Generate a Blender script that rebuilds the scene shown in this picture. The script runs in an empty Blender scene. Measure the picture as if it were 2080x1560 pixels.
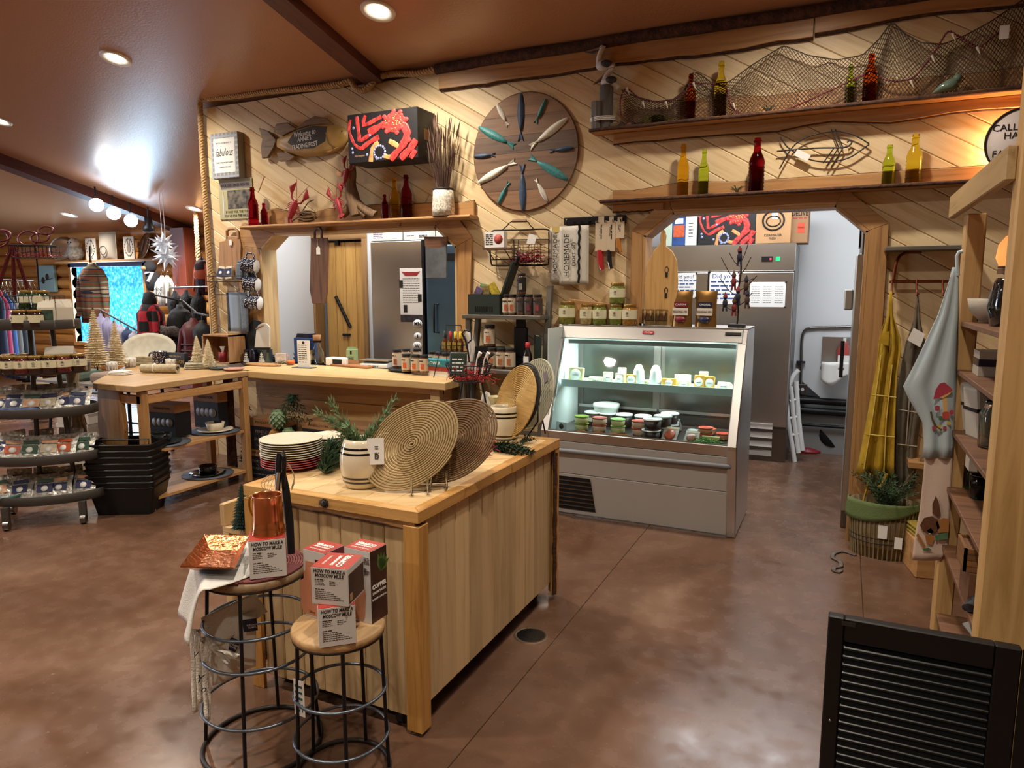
import bpy, bmesh, math, random
from mathutils import Vector, Matrix, Euler, noise
random.seed(7)
C = bpy.context.scene.collection
sc = bpy.context.scene
PI = math.pi
# ---------------- camera (photograph 2080 x 1560) ----------------
FPX, EYE = 1430.0, 1.6
PITCH, YAW = math.atan(193/1430), math.radians(25.2)
cd_ = bpy.data.cameras.new('camera'); cam = bpy.data.objects.new('camera', cd_); C.objects.link(cam)
cd_.sensor_fit = 'HORIZONTAL'; cd_.sensor_width = 36; cd_.lens = 36*FPX/2080
cd_.clip_start = .05; cd_.clip_end = 60
cam.location = (0, 0, EYE); cam.rotation_euler = (PI/2-PITCH, 0, YAW)
sc.camera = cam
vs = sc.view_settings
vs.view_transform = 'Standard'; vs.look = 'None'; vs.gamma = 1; vs.use_curve_mapping = False
vs.exposure = 0.55
cy = sc.cycles; cy.max_bounces = 7; cy.diffuse_bounces = 3; cy.glossy_bounces = 3; cy.transmission_bounces = 7; cy.transparent_max_bounces = 8; cy.caustics_reflective = False; cy.caustics_refractive = False
w = bpy.data.worlds.new('world'); sc.world = w; w.use_nodes = True
w.node_tree.nodes['Background'].inputs[0].default_value = (.75, .80, .9, 1)
w.node_tree.nodes['Background'].inputs[1].default_value = .25
def lamp(kind, loc, power, col=(1, .9, .78), size=.12, rot=(0, 0, 0), spot=None, blend=.6, sizey=None, name='lamp_light'):
 d = bpy.data.lights.new(name, kind); d.energy = power; d.color = col
 if kind == 'AREA':
  d.size = size
  if sizey: d.shape = 'RECTANGLE'; d.size_y = sizey
  else: d.shape = 'DISK'
 else: d.shadow_soft_size = size
 if spot: d.spot_size = spot; d.spot_blend = blend
 o = bpy.data.objects.new(name, d); C.objects.link(o); o.location = loc; o.rotation_euler = rot
 return o
# daylight from the shop's front windows, in the wall far to the left of the view
lamp('AREA', (-15.1, 1.2, 1.9), 220, (.72, .82, 1), 3.4, (0, -PI/2, 0), sizey=1.5, name='window_daylight')
# cold fluorescent light of the kitchen behind the wall
lamp('AREA', (-3.7, 5.36, 2.66), 30, (.93, .97, 1), 2.4, (0, 0, 0), sizey=.4, name='kitchen_light')
lamp('AREA', (-.6, 6.1, 2.66), 42, (.93, .97, 1), 2.0, (0, 0, 0), sizey=1.0, name='kitchen_light')
LIT = []   # recessed ceiling lights are built with their fixtures further down
# ---------------- picture geometry: where a pixel's ray meets a plane of the room ----------------
F_ = Vector((-math.sin(YAW)*math.cos(PITCH), math.cos(YAW)*math.cos(PITCH), -math.sin(PITCH)))
R_ = Vector((math.cos(YAW), math.sin(YAW), 0)); U_ = R_.cross(F_)
O_ = Vector((0, 0, EYE))
def ray(x, y): return F_ + R_*((x-1040)/FPX) + U_*((780-y)/FPX)
def aZ(x, y, z=0.): d = ray(x, y); return O_ + d*((z-EYE)/d.z)
def aY(x, y, Y=4.88): d = ray(x, y); return O_ + d*(Y/d.y)
def aX(x, y, X): d = ray(x, y); return O_ + d*(X/d.x)
V = Vector
# ---------------- mesh building ----------------
class B:
 def __init__(s): s.v = []; s.f = []; s.s = []
 def add(s, vs, fs, sm=False, M=None):
  n = len(s.v)
  s.v += [tuple(M @ Vector(p)) if M else tuple(p) for p in vs]
  s.f += [tuple(i+n for i in f) for f in fs]; s.s += [sm]*len(fs); return s
 def bx(s, x0, x1, y0, y1, z0, z1, M=None):
  return s.add([(x0,y0,z0),(x1,y0,z0),(x1,y1,z0),(x0,y1,z0),(x0,y0,z1),(x1,y0,z1),(x1,y1,z1),(x0,y1,z1)],
   [(3,2,1,0),(4,5,6,7),(0,1,5,4),(1,2,6,5),(2,3,7,6),(3,0,4,7)], False, M)
 def cb(s, c, d, rot=None):
  M = Matrix.Translation(c) @ (Euler(rot).to_matrix().to_4x4() if rot else Matrix())
  return s.bx(-d[0]/2, d[0]/2, -d[1]/2, d[1]/2, -d[2]/2, d[2]/2, M)
 def tube(s, P, r, n=8, closed=False, ry=None, flat=None):
  P = [Vector(p) for p in P]; m = len(P)
  R = r if isinstance(r, (list, tuple)) else [r]*m
  T = []
  for i in range(m):
   a = P[(i-1) % m] if (closed or i) else P[0]; b = P[(i+1) % m] if (closed or i < m-1) else P[-1]
   t = (b-a); T.append(t.normalized() if t.length > 1e-9 else Vector((0,0,1)))
  u = Vector(flat).cross(T[0]).normalized() if flat else T[0].orthogonal().normalized(); vs = []
  for i in range(m):
   u = (u - T[i]*u.dot(T[i])); u = u.normalized() if u.length > 1e-6 else T[i].orthogonal().normalized()
   if flat: u = Vector(flat).cross(T[i]).normalized()
   q = T[i].cross(u)
   for k in range(n):
    a = 2*PI*k/n; vs.append(P[i] + u*(R[i]*math.cos(a)) + q*((ry or 1)*R[i]*math.sin(a)))
  fs = [(i*n+k, i*n+(k+1) % n, ((i+1) % m)*n+(k+1) % n, ((i+1) % m)*n+k) for i in range(m if closed else m-1) for k in range(n)]
  s.add(vs, fs, True)
  if not closed: s.add([vs[k] for k in range(n)], [tuple(range(n))[::-1]]); s.add(vs[-n:], [tuple(range(n))])
  return s
 def lathe(s, prof, n=24, c=(0,0,0), M=None, sx=1, sy=1, sm=True):
  vs = []; fs = []; m = len(prof)
  for (r, z) in prof:
   for k in range(n):
    a = 2*PI*k/n; vs.append((c[0]+sx*r*math.cos(a), c[1]+sy*r*math.sin(a), c[2]+z))
  for i in range(m-1):
   for k in range(n): fs.append((i*n+k, i*n+(k+1) % n, (i+1)*n+(k+1) % n, (i+1)*n+k))
  s.add(vs, fs, sm, M)
  if prof[0][0] > 1e-5: s.add(vs[:n], [tuple(range(n))[::-1]], False, M)
  if prof[-1][0] > 1e-5: s.add(vs[-n:], [tuple(range(n))], False, M)
  return s
 def cyl(s, a, b, r, n=12, r2=None): return s.tube([a, b], [r, r if r2 is None else r2], n)
 def prism(s, poly, axis, a, b, M=None):      # poly in the two other axes, counter-clockwise
  n = len(poly)
  f = {'y': lambda p, q: (p[0], q, p[1]), 'z': lambda p, q: (p[0], p[1], q), 'x': lambda p, q: (q, p[0], p[1])}[axis]
  vs = [f(p, a) for p in poly] + [f(p, b) for p in poly]
  fs = [(i, (i+1) % n, n+(i+1) % n, n+i) for i in range(n)]
  s.add(vs, fs + [tuple(range(n))[::-1], tuple(range(n, 2*n))], False, M); return s
 def ball(s, c, r, n=12, m=8, M=None):
  r = r if isinstance(r, (tuple, list)) else (r, r, r)
  vs = [(c[0]+r[0]*math.sin(PI*j/m)*math.cos(2*PI*k/n), c[1]+r[1]*math.sin(PI*j/m)*math.sin(2*PI*k/n), c[2]-r[2]*math.cos(PI*j/m)) for j in range(m+1) for k in range(n)]
  fs = [(j*n+k, j*n+(k+1) % n, (j+1)*n+(k+1) % n, (j+1)*n+k) for j in range(m) for k in range(n)]
  return s.add(vs, fs, True, M)
 def sheet(s, fn, nu, nv, th=0, sm=True):     # fn(u, v) -> point, u and v in 0..1
  P = [[Vector(fn(i/nu, j/nv)) for i in range(nu+1)] for j in range(nv+1)]
  vs = [p for row in P for p in row]; w = nu+1
  fs = [(j*w+i, j*w+i+1, (j+1)*w+i+1, (j+1)*w+i) for j in range(nv) for i in range(nu)]
  if not th: return s.add(vs, fs, sm)
  N = []
  for j in range(nv+1):
   for i in range(nu+1):
    a = P[j][min(i+1, nu)]-P[j][max(i-1, 0)]; b = P[min(j+1, nv)][i]-P[max(j-1, 0)][i]
    q = a.cross(b); N.append(q.normalized() if q.length > 1e-12 else Vector((0, 0, 1)))
  n = len(vs); vs2 = [vs[k]-N[k]*th for k in range(n)]
  rim = [i for i in range(w)] + [j*w+nu for j in range(1, nv+1)] + [nv*w+i for i in range(nu-1, -1, -1)] + [j*w for j in range(nv-1, 0, -1)]
  f2 = [tuple(n+q for q in f[::-1]) for f in fs] + [(rim[(k+1) % len(rim)], rim[k], n+rim[k], n+rim[(k+1) % len(rim)]) for k in range(len(rim))]
  return s.add(vs+vs2, fs+f2, sm)
 def mesh(s, name):
  me = bpy.data.meshes.new(name); me.from_pydata(s.v, [], s.f)
  me.polygons.foreach_set('use_smooth', s.s); me.update(); return me
 def build(s, name, mat=None, parent=None, bev=0, seg=1, fix=False):
  me = s.mesh(name)
  if fix:
   bm = bmesh.new(); bm.from_mesh(me); bmesh.ops.remove_doubles(bm, verts=bm.verts, dist=1e-5)
   bmesh.ops.recalc_face_normals(bm, faces=bm.faces); bm.to_mesh(me); bm.free()
  if mat: me.materials.append(mat)
  return link(name, me, parent, bev, seg)
def link(name, me, parent=None, bev=0, seg=1):
 o = bpy.data.objects.new(name, me); C.objects.link(o)
 if parent: o.parent = parent
 if bev:
  m = o.modifiers.new('bevel', 'BEVEL'); m.width = bev; m.segments = seg; m.limit_method = 'ANGLE'
 return o
def tag(o, label, cat, group=None):
 o['label'] = label; o['category'] = cat
 if group: o['group'] = group
 return o
def T(name, label, cat, loc=(0,0,0), rz=0, group=None, rot=None):
 o = bpy.data.objects.new(name, None); C.objects.link(o); o.empty_display_size = .05
 o.location = loc; o.rotation_euler = rot or (0, 0, rz); return tag(o, label, cat, group)
def one(b, name, mat, label, cat, loc=(0,0,0), rz=0, group=None, rot=None, **k):
 o = b.build(name, mat, None, **k); o.location = loc; o.rotation_euler = rot or (0, 0, rz); return tag(o, label, cat, group)
def struct(o): o['kind'] = 'structure'; return o
def dup(root, loc=None, rz=None, label=None, group=None, mats=None, rot=None):
 r = root.copy(); C.objects.link(r)
 if loc is not None: r.location = loc
 if rz is not None: r.rotation_euler = (0, 0, rz)
 if rot is not None: r.rotation_euler = rot
 if label: r['label'] = label
 if group: r['group'] = group
 def kids(src, dst):
  for ch in list(src.children):
   c = ch.copy(); C.objects.link(c); c.parent = dst
   if mats and ch.name.split('.')[0] in mats:
    c.data = c.data.copy(); c.data.materials[0] = mats[ch.name.split('.')[0]]
   kids(ch, c)
 kids(root, r); return r
FONTS = {}
def txt(s, size, mat, parent, loc, rot=(PI/2, 0, 0), al='CENTER', shear=0, w=1, off=0, sp=1, name='lettering', ext=.0004, width=None):
 cu = bpy.data.curves.new('t', 'FONT'); cu.body = s; cu.size = size; cu.align_x = al; cu.align_y = 'CENTER'
 cu.shear = shear; cu.offset = off; cu.space_character = sp; cu.extrude = ext; cu.resolution_u = 2; cu.space_line = .95
 o = bpy.data.objects.new('t', cu); C.objects.link(o)
 dg = bpy.context.evaluated_depsgraph_get(); me = bpy.data.meshes.new_from_object(o.evaluated_get(dg))
 bpy.data.objects.remove(o); bpy.data.curves.remove(cu)
 if width and len(me.vertices):
  xs = [v.co.x for v in me.vertices]; w = width/max(1e-6, max(xs)-min(xs))
 if w != 1:
  for v in me.vertices: v.co.x *= w
 me.materials.clear(); me.materials.append(mat)
 t = link(name, me, parent); t.location = loc; t.rotation_euler = rot; return t
def dashes(lines, mat, parent, name='print_lines', th=.0006):      # unreadable small print: (x0, x1, z, height) on the plane y = 0 facing -y
 b = B()
 for (x0, x1, z, h) in lines:
  x = x0
  while x < x1:
   w = random.uniform(2, 6)*h; w = min(w, x1-x); b.bx(x, x+w, -th, 0, z, z+h); x += w+h*.9
 o = b.build(name, mat, parent); o['kind'] = 'stuff'; return o
# ---------------- materials ----------------
MATS = {}
def srgb(c):
 if isinstance(c, str): c = tuple(int(c[i:i+2], 16)/255 for i in (0, 2, 4))
 return tuple((x/12.92 if x <= .04045 else ((x+.055)/1.055)**2.4) for x in c) + (1,)
def newmat(name):
 m = bpy.data.materials.new(name); m.use_nodes = True; nt = m.node_tree
 return m, nt, nt.nodes['Principled BSDF']
def N(nt, kind, **k):
 n = nt.nodes.new(kind)
 for a, v in k.items():
  if a in n.inputs: n.inputs[a].default_value = v
  else: setattr(n, a, v)
 return n
def coords(nt, scale=(1,1,1), rot=(0,0,0), rnd=True):
 tc = N(nt, 'ShaderNodeTexCoord'); mp = N(nt, 'ShaderNodeMapping'); mp.inputs['Scale'].default_value = scale; mp.inputs['Rotation'].default_value = rot
 if rnd:
  oi = N(nt, 'ShaderNodeObjectInfo'); ml = N(nt, 'ShaderNodeVectorMath', operation='SCALE'); ml.inputs[0].default_value = (17, 31, 23)
  nt.links.new(oi.outputs['Random'], ml.inputs['Scale']); ad = N(nt, 'ShaderNodeVectorMath', operation='ADD')
  rr = N(nt, 'ShaderNodeMapping'); rr.inputs['Rotation'].default_value = rot; nt.links.new(tc.outputs['Object'], rr.inputs['Vector'])
  nt.links.new(rr.outputs[0], ad.inputs[0]); nt.links.new(ml.outputs[0], ad.inputs[1]); mp.inputs['Rotation'].default_value = (0,0,0)
  nt.links.new(ad.outputs[0], mp.inputs['Vector'])
 else: nt.links.new(tc.outputs['Object'], mp.inputs['Vector'])
 return mp.outputs[0]
def ramp(nt, src, stops):
 r = N(nt, 'ShaderNodeValToRGB'); e = r.color_ramp.elements
 while len(e) < len(stops): e.new(.5)
 for i, (p, c) in enumerate(stops): e[i].position = p; e[i].color = c if len(c) == 4 else tuple(c)+(1,)
 nt.links.new(src, r.inputs[0]); return r.outputs[0]
def bump(nt, src, bs, st=.2, dist=.01):
 b = N(nt, 'ShaderNodeBump', Strength=st, Distance=dist); nt.links.new(src, b.inputs['Height']); nt.links.new(b.outputs[0], bs.inputs['Normal'])
def mat(name, col, rough=.5, metal=0, var=0, vs=8, bmp=0, bs=60, trans=0, ior=1.45, emit=0, alpha=1, coat=0, rnd=0, sheen=0):
 if name in MATS: return MATS[name]
 m, nt, p = newmat(name); c = srgb(col)
 p.inputs['Base Color'].default_value = c; p.inputs['Roughness'].default_value = rough; p.inputs['Metallic'].default_value = metal
 p.inputs['IOR'].default_value = ior
 if trans: p.inputs['Transmission Weight'].default_value = trans
 if emit: p.inputs['Emission Color'].default_value = c; p.inputs['Emission Strength'].default_value = emit
 if alpha < 1: p.inputs['Alpha'].default_value = alpha
 if coat: p.inputs['Coat Weight'].default_value = coat; p.inputs['Coat Roughness'].default_value = .1
 if sheen: p.inputs['Sheen Weight'].default_value = sheen
 if var or rnd:
  co = coords(nt); n = N(nt, 'ShaderNodeTexNoise', Scale=vs, Detail=4); nt.links.new(co, n.inputs['Vector'])
  d = tuple(max(0, x*(1-var)) for x in c[:3])+(1,); l = tuple(min(1, x*(1+var)) for x in c[:3])+(1,)
  nt.links.new(ramp(nt, n.outputs[0], [(.3, d), (.7, l)]), p.inputs['Base Color'])
 if bmp:
  co = coords(nt, rnd=False); n2 = N(nt, 'ShaderNodeTexNoise', Scale=bs, Detail=3); nt.links.new(co, n2.inputs['Vector']); bump(nt, n2.outputs[0], p, bmp)
 MATS[name] = m; return m
def wood(name, light, dark, axis='x', rough=.5, s=1, rot=(0,0,0), knots=.0, grain=1, coat=0, vary=.25):
 if name in MATS: return MATS[name]
 m, nt, p = newmat(name); a, b = srgb(light), srgb(dark)
 st = {'x': (.9, 14, 14), 'y': (14, .9, 14), 'z': (14, 14, .9)}[axis]
 co = coords(nt, tuple(k*s for k in st), rot)
 n = N(nt, 'ShaderNodeTexNoise', Scale=1.6, Detail=6, Distortion=.6); nt.links.new(co, n.inputs['Vector'])
 n.inputs['Roughness'].default_value = .62
 col = ramp(nt, n.outputs[0], [(.28, b), (.5, tuple((x*.72+y*.28) for x, y in zip(a, b))), (.72, a)])
 oi = N(nt, 'ShaderNodeObjectInfo'); hs = N(nt, 'ShaderNodeHueSaturation')
 mr = N(nt, 'ShaderNodeMapRange'); mr.inputs['To Min'].default_value = 1-vary*.6; mr.inputs['To Max'].default_value = 1+vary*.4
 nt.links.new(oi.outputs['Random'], mr.inputs[0]); nt.links.new(mr.outputs[0], hs.inputs['Value']); nt.links.new(col, hs.inputs['Color'])
 out = hs.outputs[0]
 if knots:
  st2 = {'x': (1.1, 3.2, 3.2), 'y': (3.2, 1.1, 3.2), 'z': (3.2, 3.2, 1.1)}[axis]
  c2 = coords(nt, st2, rot); v = N(nt, 'ShaderNodeTexVoronoi', Scale=1.0*s); nt.links.new(c2, v.inputs['Vector'])
  k = ramp(nt, v.outputs['Distance'], [(knots*.25, (0,0,0,1)), (knots, (1,1,1,1))])
  mx = N(nt, 'ShaderNodeMix', data_type='RGBA'); mx.inputs['A'].default_value = tuple(x*.22 for x in b[:3])+(1,)
  nt.links.new(k, mx.inputs['Factor']); nt.links.new(out, mx.inputs['B']); out = mx.outputs['Result']
 nt.links.new(out, p.inputs['Base Color']); p.inputs['Roughness'].default_value = rough
 if coat: p.inputs['Coat Weight'].default_value = coat; p.inputs['Coat Roughness'].default_value = .25
 bump(nt, n.outputs[0], p, .12*grain, .004)
 MATS[name] = m; return m
def glass(name, col, rough=.03, ior=1.45):
 return mat(name, col, rough, 0, trans=1, ior=ior)
# ---------------- shared materials ----------------
PINE = wood('pine_diagonal', 'E4CDA4', 'C8A674', 'x', .45, 1.0, (0, math.radians(-30.7), 0), knots=.055, vary=.22)
PINEx = wood('pine_x', 'DDBF90', 'B99363', 'x', .45, 1, knots=.05)
PINEz = wood('pine_z', 'D2B384', 'B08B5A', 'z', .5, 1, knots=.05, vary=.2)
PINEy = wood('pine_y', 'DDBF90', 'B99363', 'y', .45, 1, knots=.05)
TRIMx = wood('honey_trim_x', 'C0935F', '8E6238', 'x', .45, 1.2, knots=.03)
TRIMy = wood('honey_trim_y', 'C0935F', '8E6238', 'y', .45, 1.2, knots=.03)
TRIMz = wood('honey_trim_z', 'BC8F5A', '8B6138', 'z', .45, 1.2, knots=.03)
ISLZ = wood('island_pine', 'CFB286', 'AC8A5C', 'z', .5, 1, knots=.05, vary=.4)
FIRz = wood('fir_z', 'C9964F', '9A6427', 'z', .5, 2.2, vary=.1)
FIRx = wood('fir_x', 'D3A562', 'AB7737', 'x', .5, 2.0, vary=.1)
FIRy = wood('fir_y', 'C99752', '9F6A2E', 'y', .5, 2.2, vary=.1)
LOG = wood('log_wall', 'D79A52', '9C6127', 'x', .4, .7, knots=.06, coat=.2)
BARK = mat('bark', '4A2F20', .85, var=.55, vs=25, bmp=.8, bs=60)
LIVE = wood('live_edge', 'B98A55', '6E4526', 'x', .6, 2, grain=2)
WALN = wood('walnut', '7C563C', '4A2F20', 'z', .5, 1.6)
WALNx = wood('walnut_x', '7C563C', '4A2F20', 'x', .5, 1.6)
ACACIA = wood('acacia', 'B3875A', '7A5434', 'z', .5, 1.3)
WHITE = mat('white_paint', 'E6E8EA', .55)
STEEL = mat('brushed_steel', 'CFCDC9', .3, 1, var=.06, vs=3)
STEELD = mat('steel_dark', '7E7A76', .3, 1)
BLACK = mat('black_metal', '17161A', .45, .3)
DARKM = mat('dark_grey_metal', '3A3735', .5, .6)
PAPER = mat('white_paper', 'E9E7E2', .7)
INK = mat('black_ink', '161514', .7)
WHITEINK = mat('white_ink', 'EDEAE4', .6)
KRAFT = mat('kraft_cardboard', 'AD845C', .8, var=.08, vs=5)
BEAM = wood('red_brown_beam', '5E2E24', '3A1913', 'y', .45, 1.2)
def panemat():
 m, nt, p = newmat('window_glass'); tr = N(nt, 'ShaderNodeBsdfTransparent'); gl = N(nt, 'ShaderNodeBsdfGlossy', Roughness=.02)
 tr.inputs[0].default_value = (.93, .97, .96, 1); mx = N(nt, 'ShaderNodeMixShader'); lw = N(nt, 'ShaderNodeFresnel', IOR=1.45)
 nt.links.new(lw.outputs[0], mx.inputs[0]); nt.links.new(tr.outputs[0], mx.inputs[1]); nt.links.new(gl.outputs[0], mx.inputs[2])
 nt.links.new(mx.outputs[0], nt.nodes['Material Output'].inputs[0]); return m
PANE = panemat()
def floormat():
 m, nt, p = newmat('stained_concrete'); co = coords(nt, rnd=False)
 n1 = N(nt, 'ShaderNodeTexNoise', Scale=.9, Detail=8, Distortion=1.2); n2 = N(nt, 'ShaderNodeTexNoise', Scale=9, Detail=8)
 n3 = N(nt, 'ShaderNodeTexNoise', Scale=55, Detail=2)
 for n in (n1, n2, n3): nt.links.new(co, n.inputs['Vector'])
 c1 = ramp(nt, n1.outputs[0], [(.25, srgb('573F31')), (.46, srgb('654938')), (.6, srgb('715544')), (.8, srgb('856A57'))])
 c2 = ramp(nt, n2.outputs[0], [(.3, (.78,.75,.73,1)), (.7, (1.08,1.07,1.06,1))])
 mx = N(nt, 'ShaderNodeMix', data_type='RGBA', blend_type='MULTIPLY'); mx.inputs['Factor'].default_value = .75
 nt.links.new(c1, mx.inputs['A']); nt.links.new(c2, mx.inputs['B']); out = mx.outputs['Result']
 sp = ramp(nt, n3.outputs[0], [(.70, (0,0,0,1)), (.78, (1,1,1,1))]); m2 = N(nt, 'ShaderNodeMix', data_type='RGBA'); m2.inputs['B'].default_value = srgb('B49A86')
 ms = N(nt, 'ShaderNodeMath', operation='MULTIPLY'); ms.inputs[1].default_value = .35; nt.links.new(sp, ms.inputs[0])
 nt.links.new(ms.outputs[0], m2.inputs['Factor']); nt.links.new(out, m2.inputs['A'])
 nt.links.new(m2.outputs['Result'], p.inputs['Base Color'])
 nt.links.new(ramp(nt, n2.outputs[0], [(.3, (.16,)*3), (.7, (.34,)*3)]), p.inputs['Roughness'])
 bump(nt, n2.outputs[0], p, .06, .01); return m
FLOORM = floormat()
def ceilmat():
 m, nt, p = newmat('ceiling_paint'); co = coords(nt, rnd=False)
 n = N(nt, 'ShaderNodeTexNoise', Scale=70, Detail=3); nt.links.new(co, n.inputs['Vector'])
 p.inputs['Base Color'].default_value = srgb('B0805E'); p.inputs['Roughness'].default_value = .3; bump(nt, n.outputs[0], p, .35, .004); return m
CEILM = ceilmat()
# ---------------- floor: poured slabs with saw cuts between them ----------------
fl = struct(T('floor', 'stained concrete floor', 'floor')); del fl['category']
xa, xb = aZ(1750, 1180).x, aZ(988, 1465).x
cutY = aZ(1000, 1372).y
xs = [-15.2, -9.2, -5.2, xb, xa, 2.4]
ysl = [-4.1, 9.0]
for i in range(5):
 for j in range(1):
  B().bx(xs[i]+.0012, xs[i+1]-.0012, ysl[j]+.0012, ysl[j+1]-.0012, -.05, 0).build('slab', FLOORM, fl, bev=.002)
B().bx(-15.2, 2.4, -4.1, 9, -.07, -.012).build('joint_filler', mat('joint_dark', '3A2A22', .8), fl)
# ---------------- ceiling: two painted slopes, beams ----------------
CZ, CK = 3.285, .24
def cz(Y): return CZ + CK*(4.9-Y)
def onceil(x, y, dz=0):
 d = ray(x, y); t = (CZ-dz+CK*4.9-EYE)/(d.z+CK*d.y); return O_ + d*t
b = B(); rz_ = cz(.6)
b.add([(-15.2, .6, rz_), (2.4, .6, rz_), (2.4, 9, cz(9)), (-15.2, 9, cz(9)), (-15.2, .6, rz_+.1), (2.4, .6, rz_+.1), (2.4, 9, cz(9)+.1), (-15.2, 9, cz(9)+.1)],
      [(0,1,2,3), (7,6,5,4)])
b.add([(-15.2, -4.1, cz(.6)-1.1), (2.4, -4.1, cz(.6)-1.1), (2.4, .6, rz_), (-15.2, .6, rz_)], [(0,1,2,3)])
struct(b.build('ceiling', CEILM))
def beam(X, w, h, y0, y1, name):
 b = B(); b.add([(X-w/2, y0, cz(y0)-h), (X+w/2, y0, cz(y0)-h), (X+w/2, y1, cz(y1)-h), (X-w/2, y1, cz(y1)-h), (X-w/2, y0, cz(y0)), (X+w/2, y0, cz(y0)), (X+w/2, y1, cz(y1)), (X-w/2, y1, cz(y1))],
      [(3,2,1,0),(4,5,6,7),(0,1,5,4),(1,2,6,5),(2,3,7,6),(3,0,4,7)])
 b.bx(X-w*.22, X+w*.22, 0, 0, 0, 0)
 o = struct(b.build(name, BEAM)); return o
beam(-3.50, .17, .075, .6, 4.86, 'trim_1')
beam(-9.30, .22, .13, .6, 8.0, 'trim_2')
POST = wood('red_brown_post', '7A3A2C', '4C211A', 'z', .45, 1.2)
p0 = aY(385, 470, 7.85)
struct(B().bx(p0.x-.13, p0.x+.16, 7.6, 7.86, 0, cz(7.7)-.1).build('trim_3', POST, bev=.006))
# ---------------- the pine wall with its openings ----------------
WY = 4.90
def pts(l, Y=WY): return [(lambda p: (p.x, p.z))(aY(x, y, Y)) for x, y in l]
WL, WR = aY(412, 300, WY).x, 2.4
SL, SR, SB, ST = -4.79, -2.76, .93, 2.09
DL, DR, DT = -1.285, .105, 2.115
serv = [(SL, SB), (SR, SB), (SR, 1.93), (SR-.19, ST), (SL+.17, ST), (SL, 1.96)]
door = [(-1.90, 0.), (-1.90, 1.36), (DL, 1.35), (DL, 1.965), (DL+.20, DT), (DR-.19, DT), (DR, 1.95), (DR, 0.)]
outer = [(WL, 0)] + door + [(WR, 0), (WR, 3.24), (WL, 3.24)]
def fill(loops, Y):
 bm = bmesh.new(); ed = []
 for lp in loops:
  vv = [bm.verts.new((x, Y, z)) for x, z in lp]
  ed += [bm.edges.new((vv[i], vv[(i+1) % len(vv)])) for i in range(len(vv))]
 bmesh.ops.triangle_fill(bm, use_beauty=True, edges=ed, normal=(0, -1, 0)); return bm
wall = struct(T('wall_back', 'knotty pine wall of diagonal planks', 'wall')); del wall['category']
def islands(bm):
 seen = set(); out = []
 for f in bm.faces:
  if f in seen: continue
  st = [f]; seen.add(f); isl = []
  while st:
   g = st.pop(); isl.append(g)
   for e in g.edges:
    for h in e.link_faces:
     if h not in seen: seen.add(h); st.append(h)
  out.append(isl)
 return out
def planks(loops, Y, th, ang, wid, gap, parent, m, joints=0):
 base = fill(loops, Y); d = V((math.cos(ang), 0, math.sin(ang))); n = V((-math.sin(ang), 0, math.cos(ang)))
 pr = [n.dot(v.co) for v in base.verts]; t0 = min(pr)
 while t0 < max(pr):
  t1 = t0+wid*random.choice((.86, .95, 1, 1.05, 1.25)); a, c = t0+gap/2, t1-gap/2; t0 = t1
  bm = base.copy()
  for q, s in ((a, -1), (c, 1)):
   bmesh.ops.bisect_plane(bm, geom=bm.verts[:]+bm.edges[:]+bm.faces[:], plane_co=n*q+V((0, Y, 0)), plane_no=n*s, clear_outer=True, dist=1e-6)
  if not bm.faces: bm.free(); continue
  if joints and random.random() < joints:
   dd = [d.dot(v.co) for v in bm.verts]; q = random.uniform(min(dd), max(dd))
   b1 = bm.copy(); bmesh.ops.bisect_plane(bm, geom=bm.verts[:]+bm.edges[:]+bm.faces[:], plane_co=d*(q-.0015)+V((0, Y, 0)), plane_no=d, clear_outer=True)
   bmesh.ops.bisect_plane(b1, geom=b1.verts[:]+b1.edges[:]+b1.faces[:], plane_co=d*(q+.0015)+V((0, Y, 0)), plane_no=-d, clear_outer=True)
   bl = [bm, b1]
  else: bl = [bm]
  for bm in bl:
   bm.verts.index_update()
   for isl in islands(bm):
    vv = {}; vs = []; fs = []
    for f in isl:
     t = []
     for v in f.verts:
      if v not in vv: vv[v] = len(vs); vs.append(tuple(v.co))
      t.append(vv[v])
     fs.append(t)
    b2 = bmesh.new(); w_ = [b2.verts.new(v) for v in vs]
    for f in fs: b2.faces.new([w_[i] for i in f])
    bmesh.ops.dissolve_limit(b2, angle_limit=.01, verts=b2.verts[:], edges=b2.edges[:])
    b2.normal_update()
    for f in b2.faces:
     if f.normal.y > 0: f.normal_flip()
    ex = bmesh.ops.extrude_face_region(b2, geom=b2.faces[:])
    for g in ex['geom']:
     if isinstance(g, bmesh.types.BMVert): g.co.y -= th
    bmesh.ops.recalc_face_normals(b2, faces=b2.faces[:])
    me = bpy.data.meshes.new('plank'); b2.to_mesh(me); b2.free(); me.materials.append(m)
    link('plank', me, parent, .0045)
   bm.free()
 base.free()
planks([outer, serv], WY, .018, math.radians(-30.7), 0.126, .002, wall, PINE, .22)
bm = fill([outer, serv], WY+.001); ex = bmesh.ops.extrude_face_region(bm, geom=bm.faces[:])
for g in ex['geom']:
 if isinstance(g, bmesh.types.BMVert): g.co.y += .13
bmesh.ops.recalc_face_normals(bm, faces=bm.faces[:])
me = bpy.data.meshes.new('wall_core'); bm.to_mesh(me); bm.free(); me.materials.append(mat('wall_core', '8A6A42', .7)); link('wall_core', me, wall)
struct(B().bx(WL-.02, WL-.003, WY-.02, WY+.13, 0, 3.24).build('trim_4', PINEz))
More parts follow.
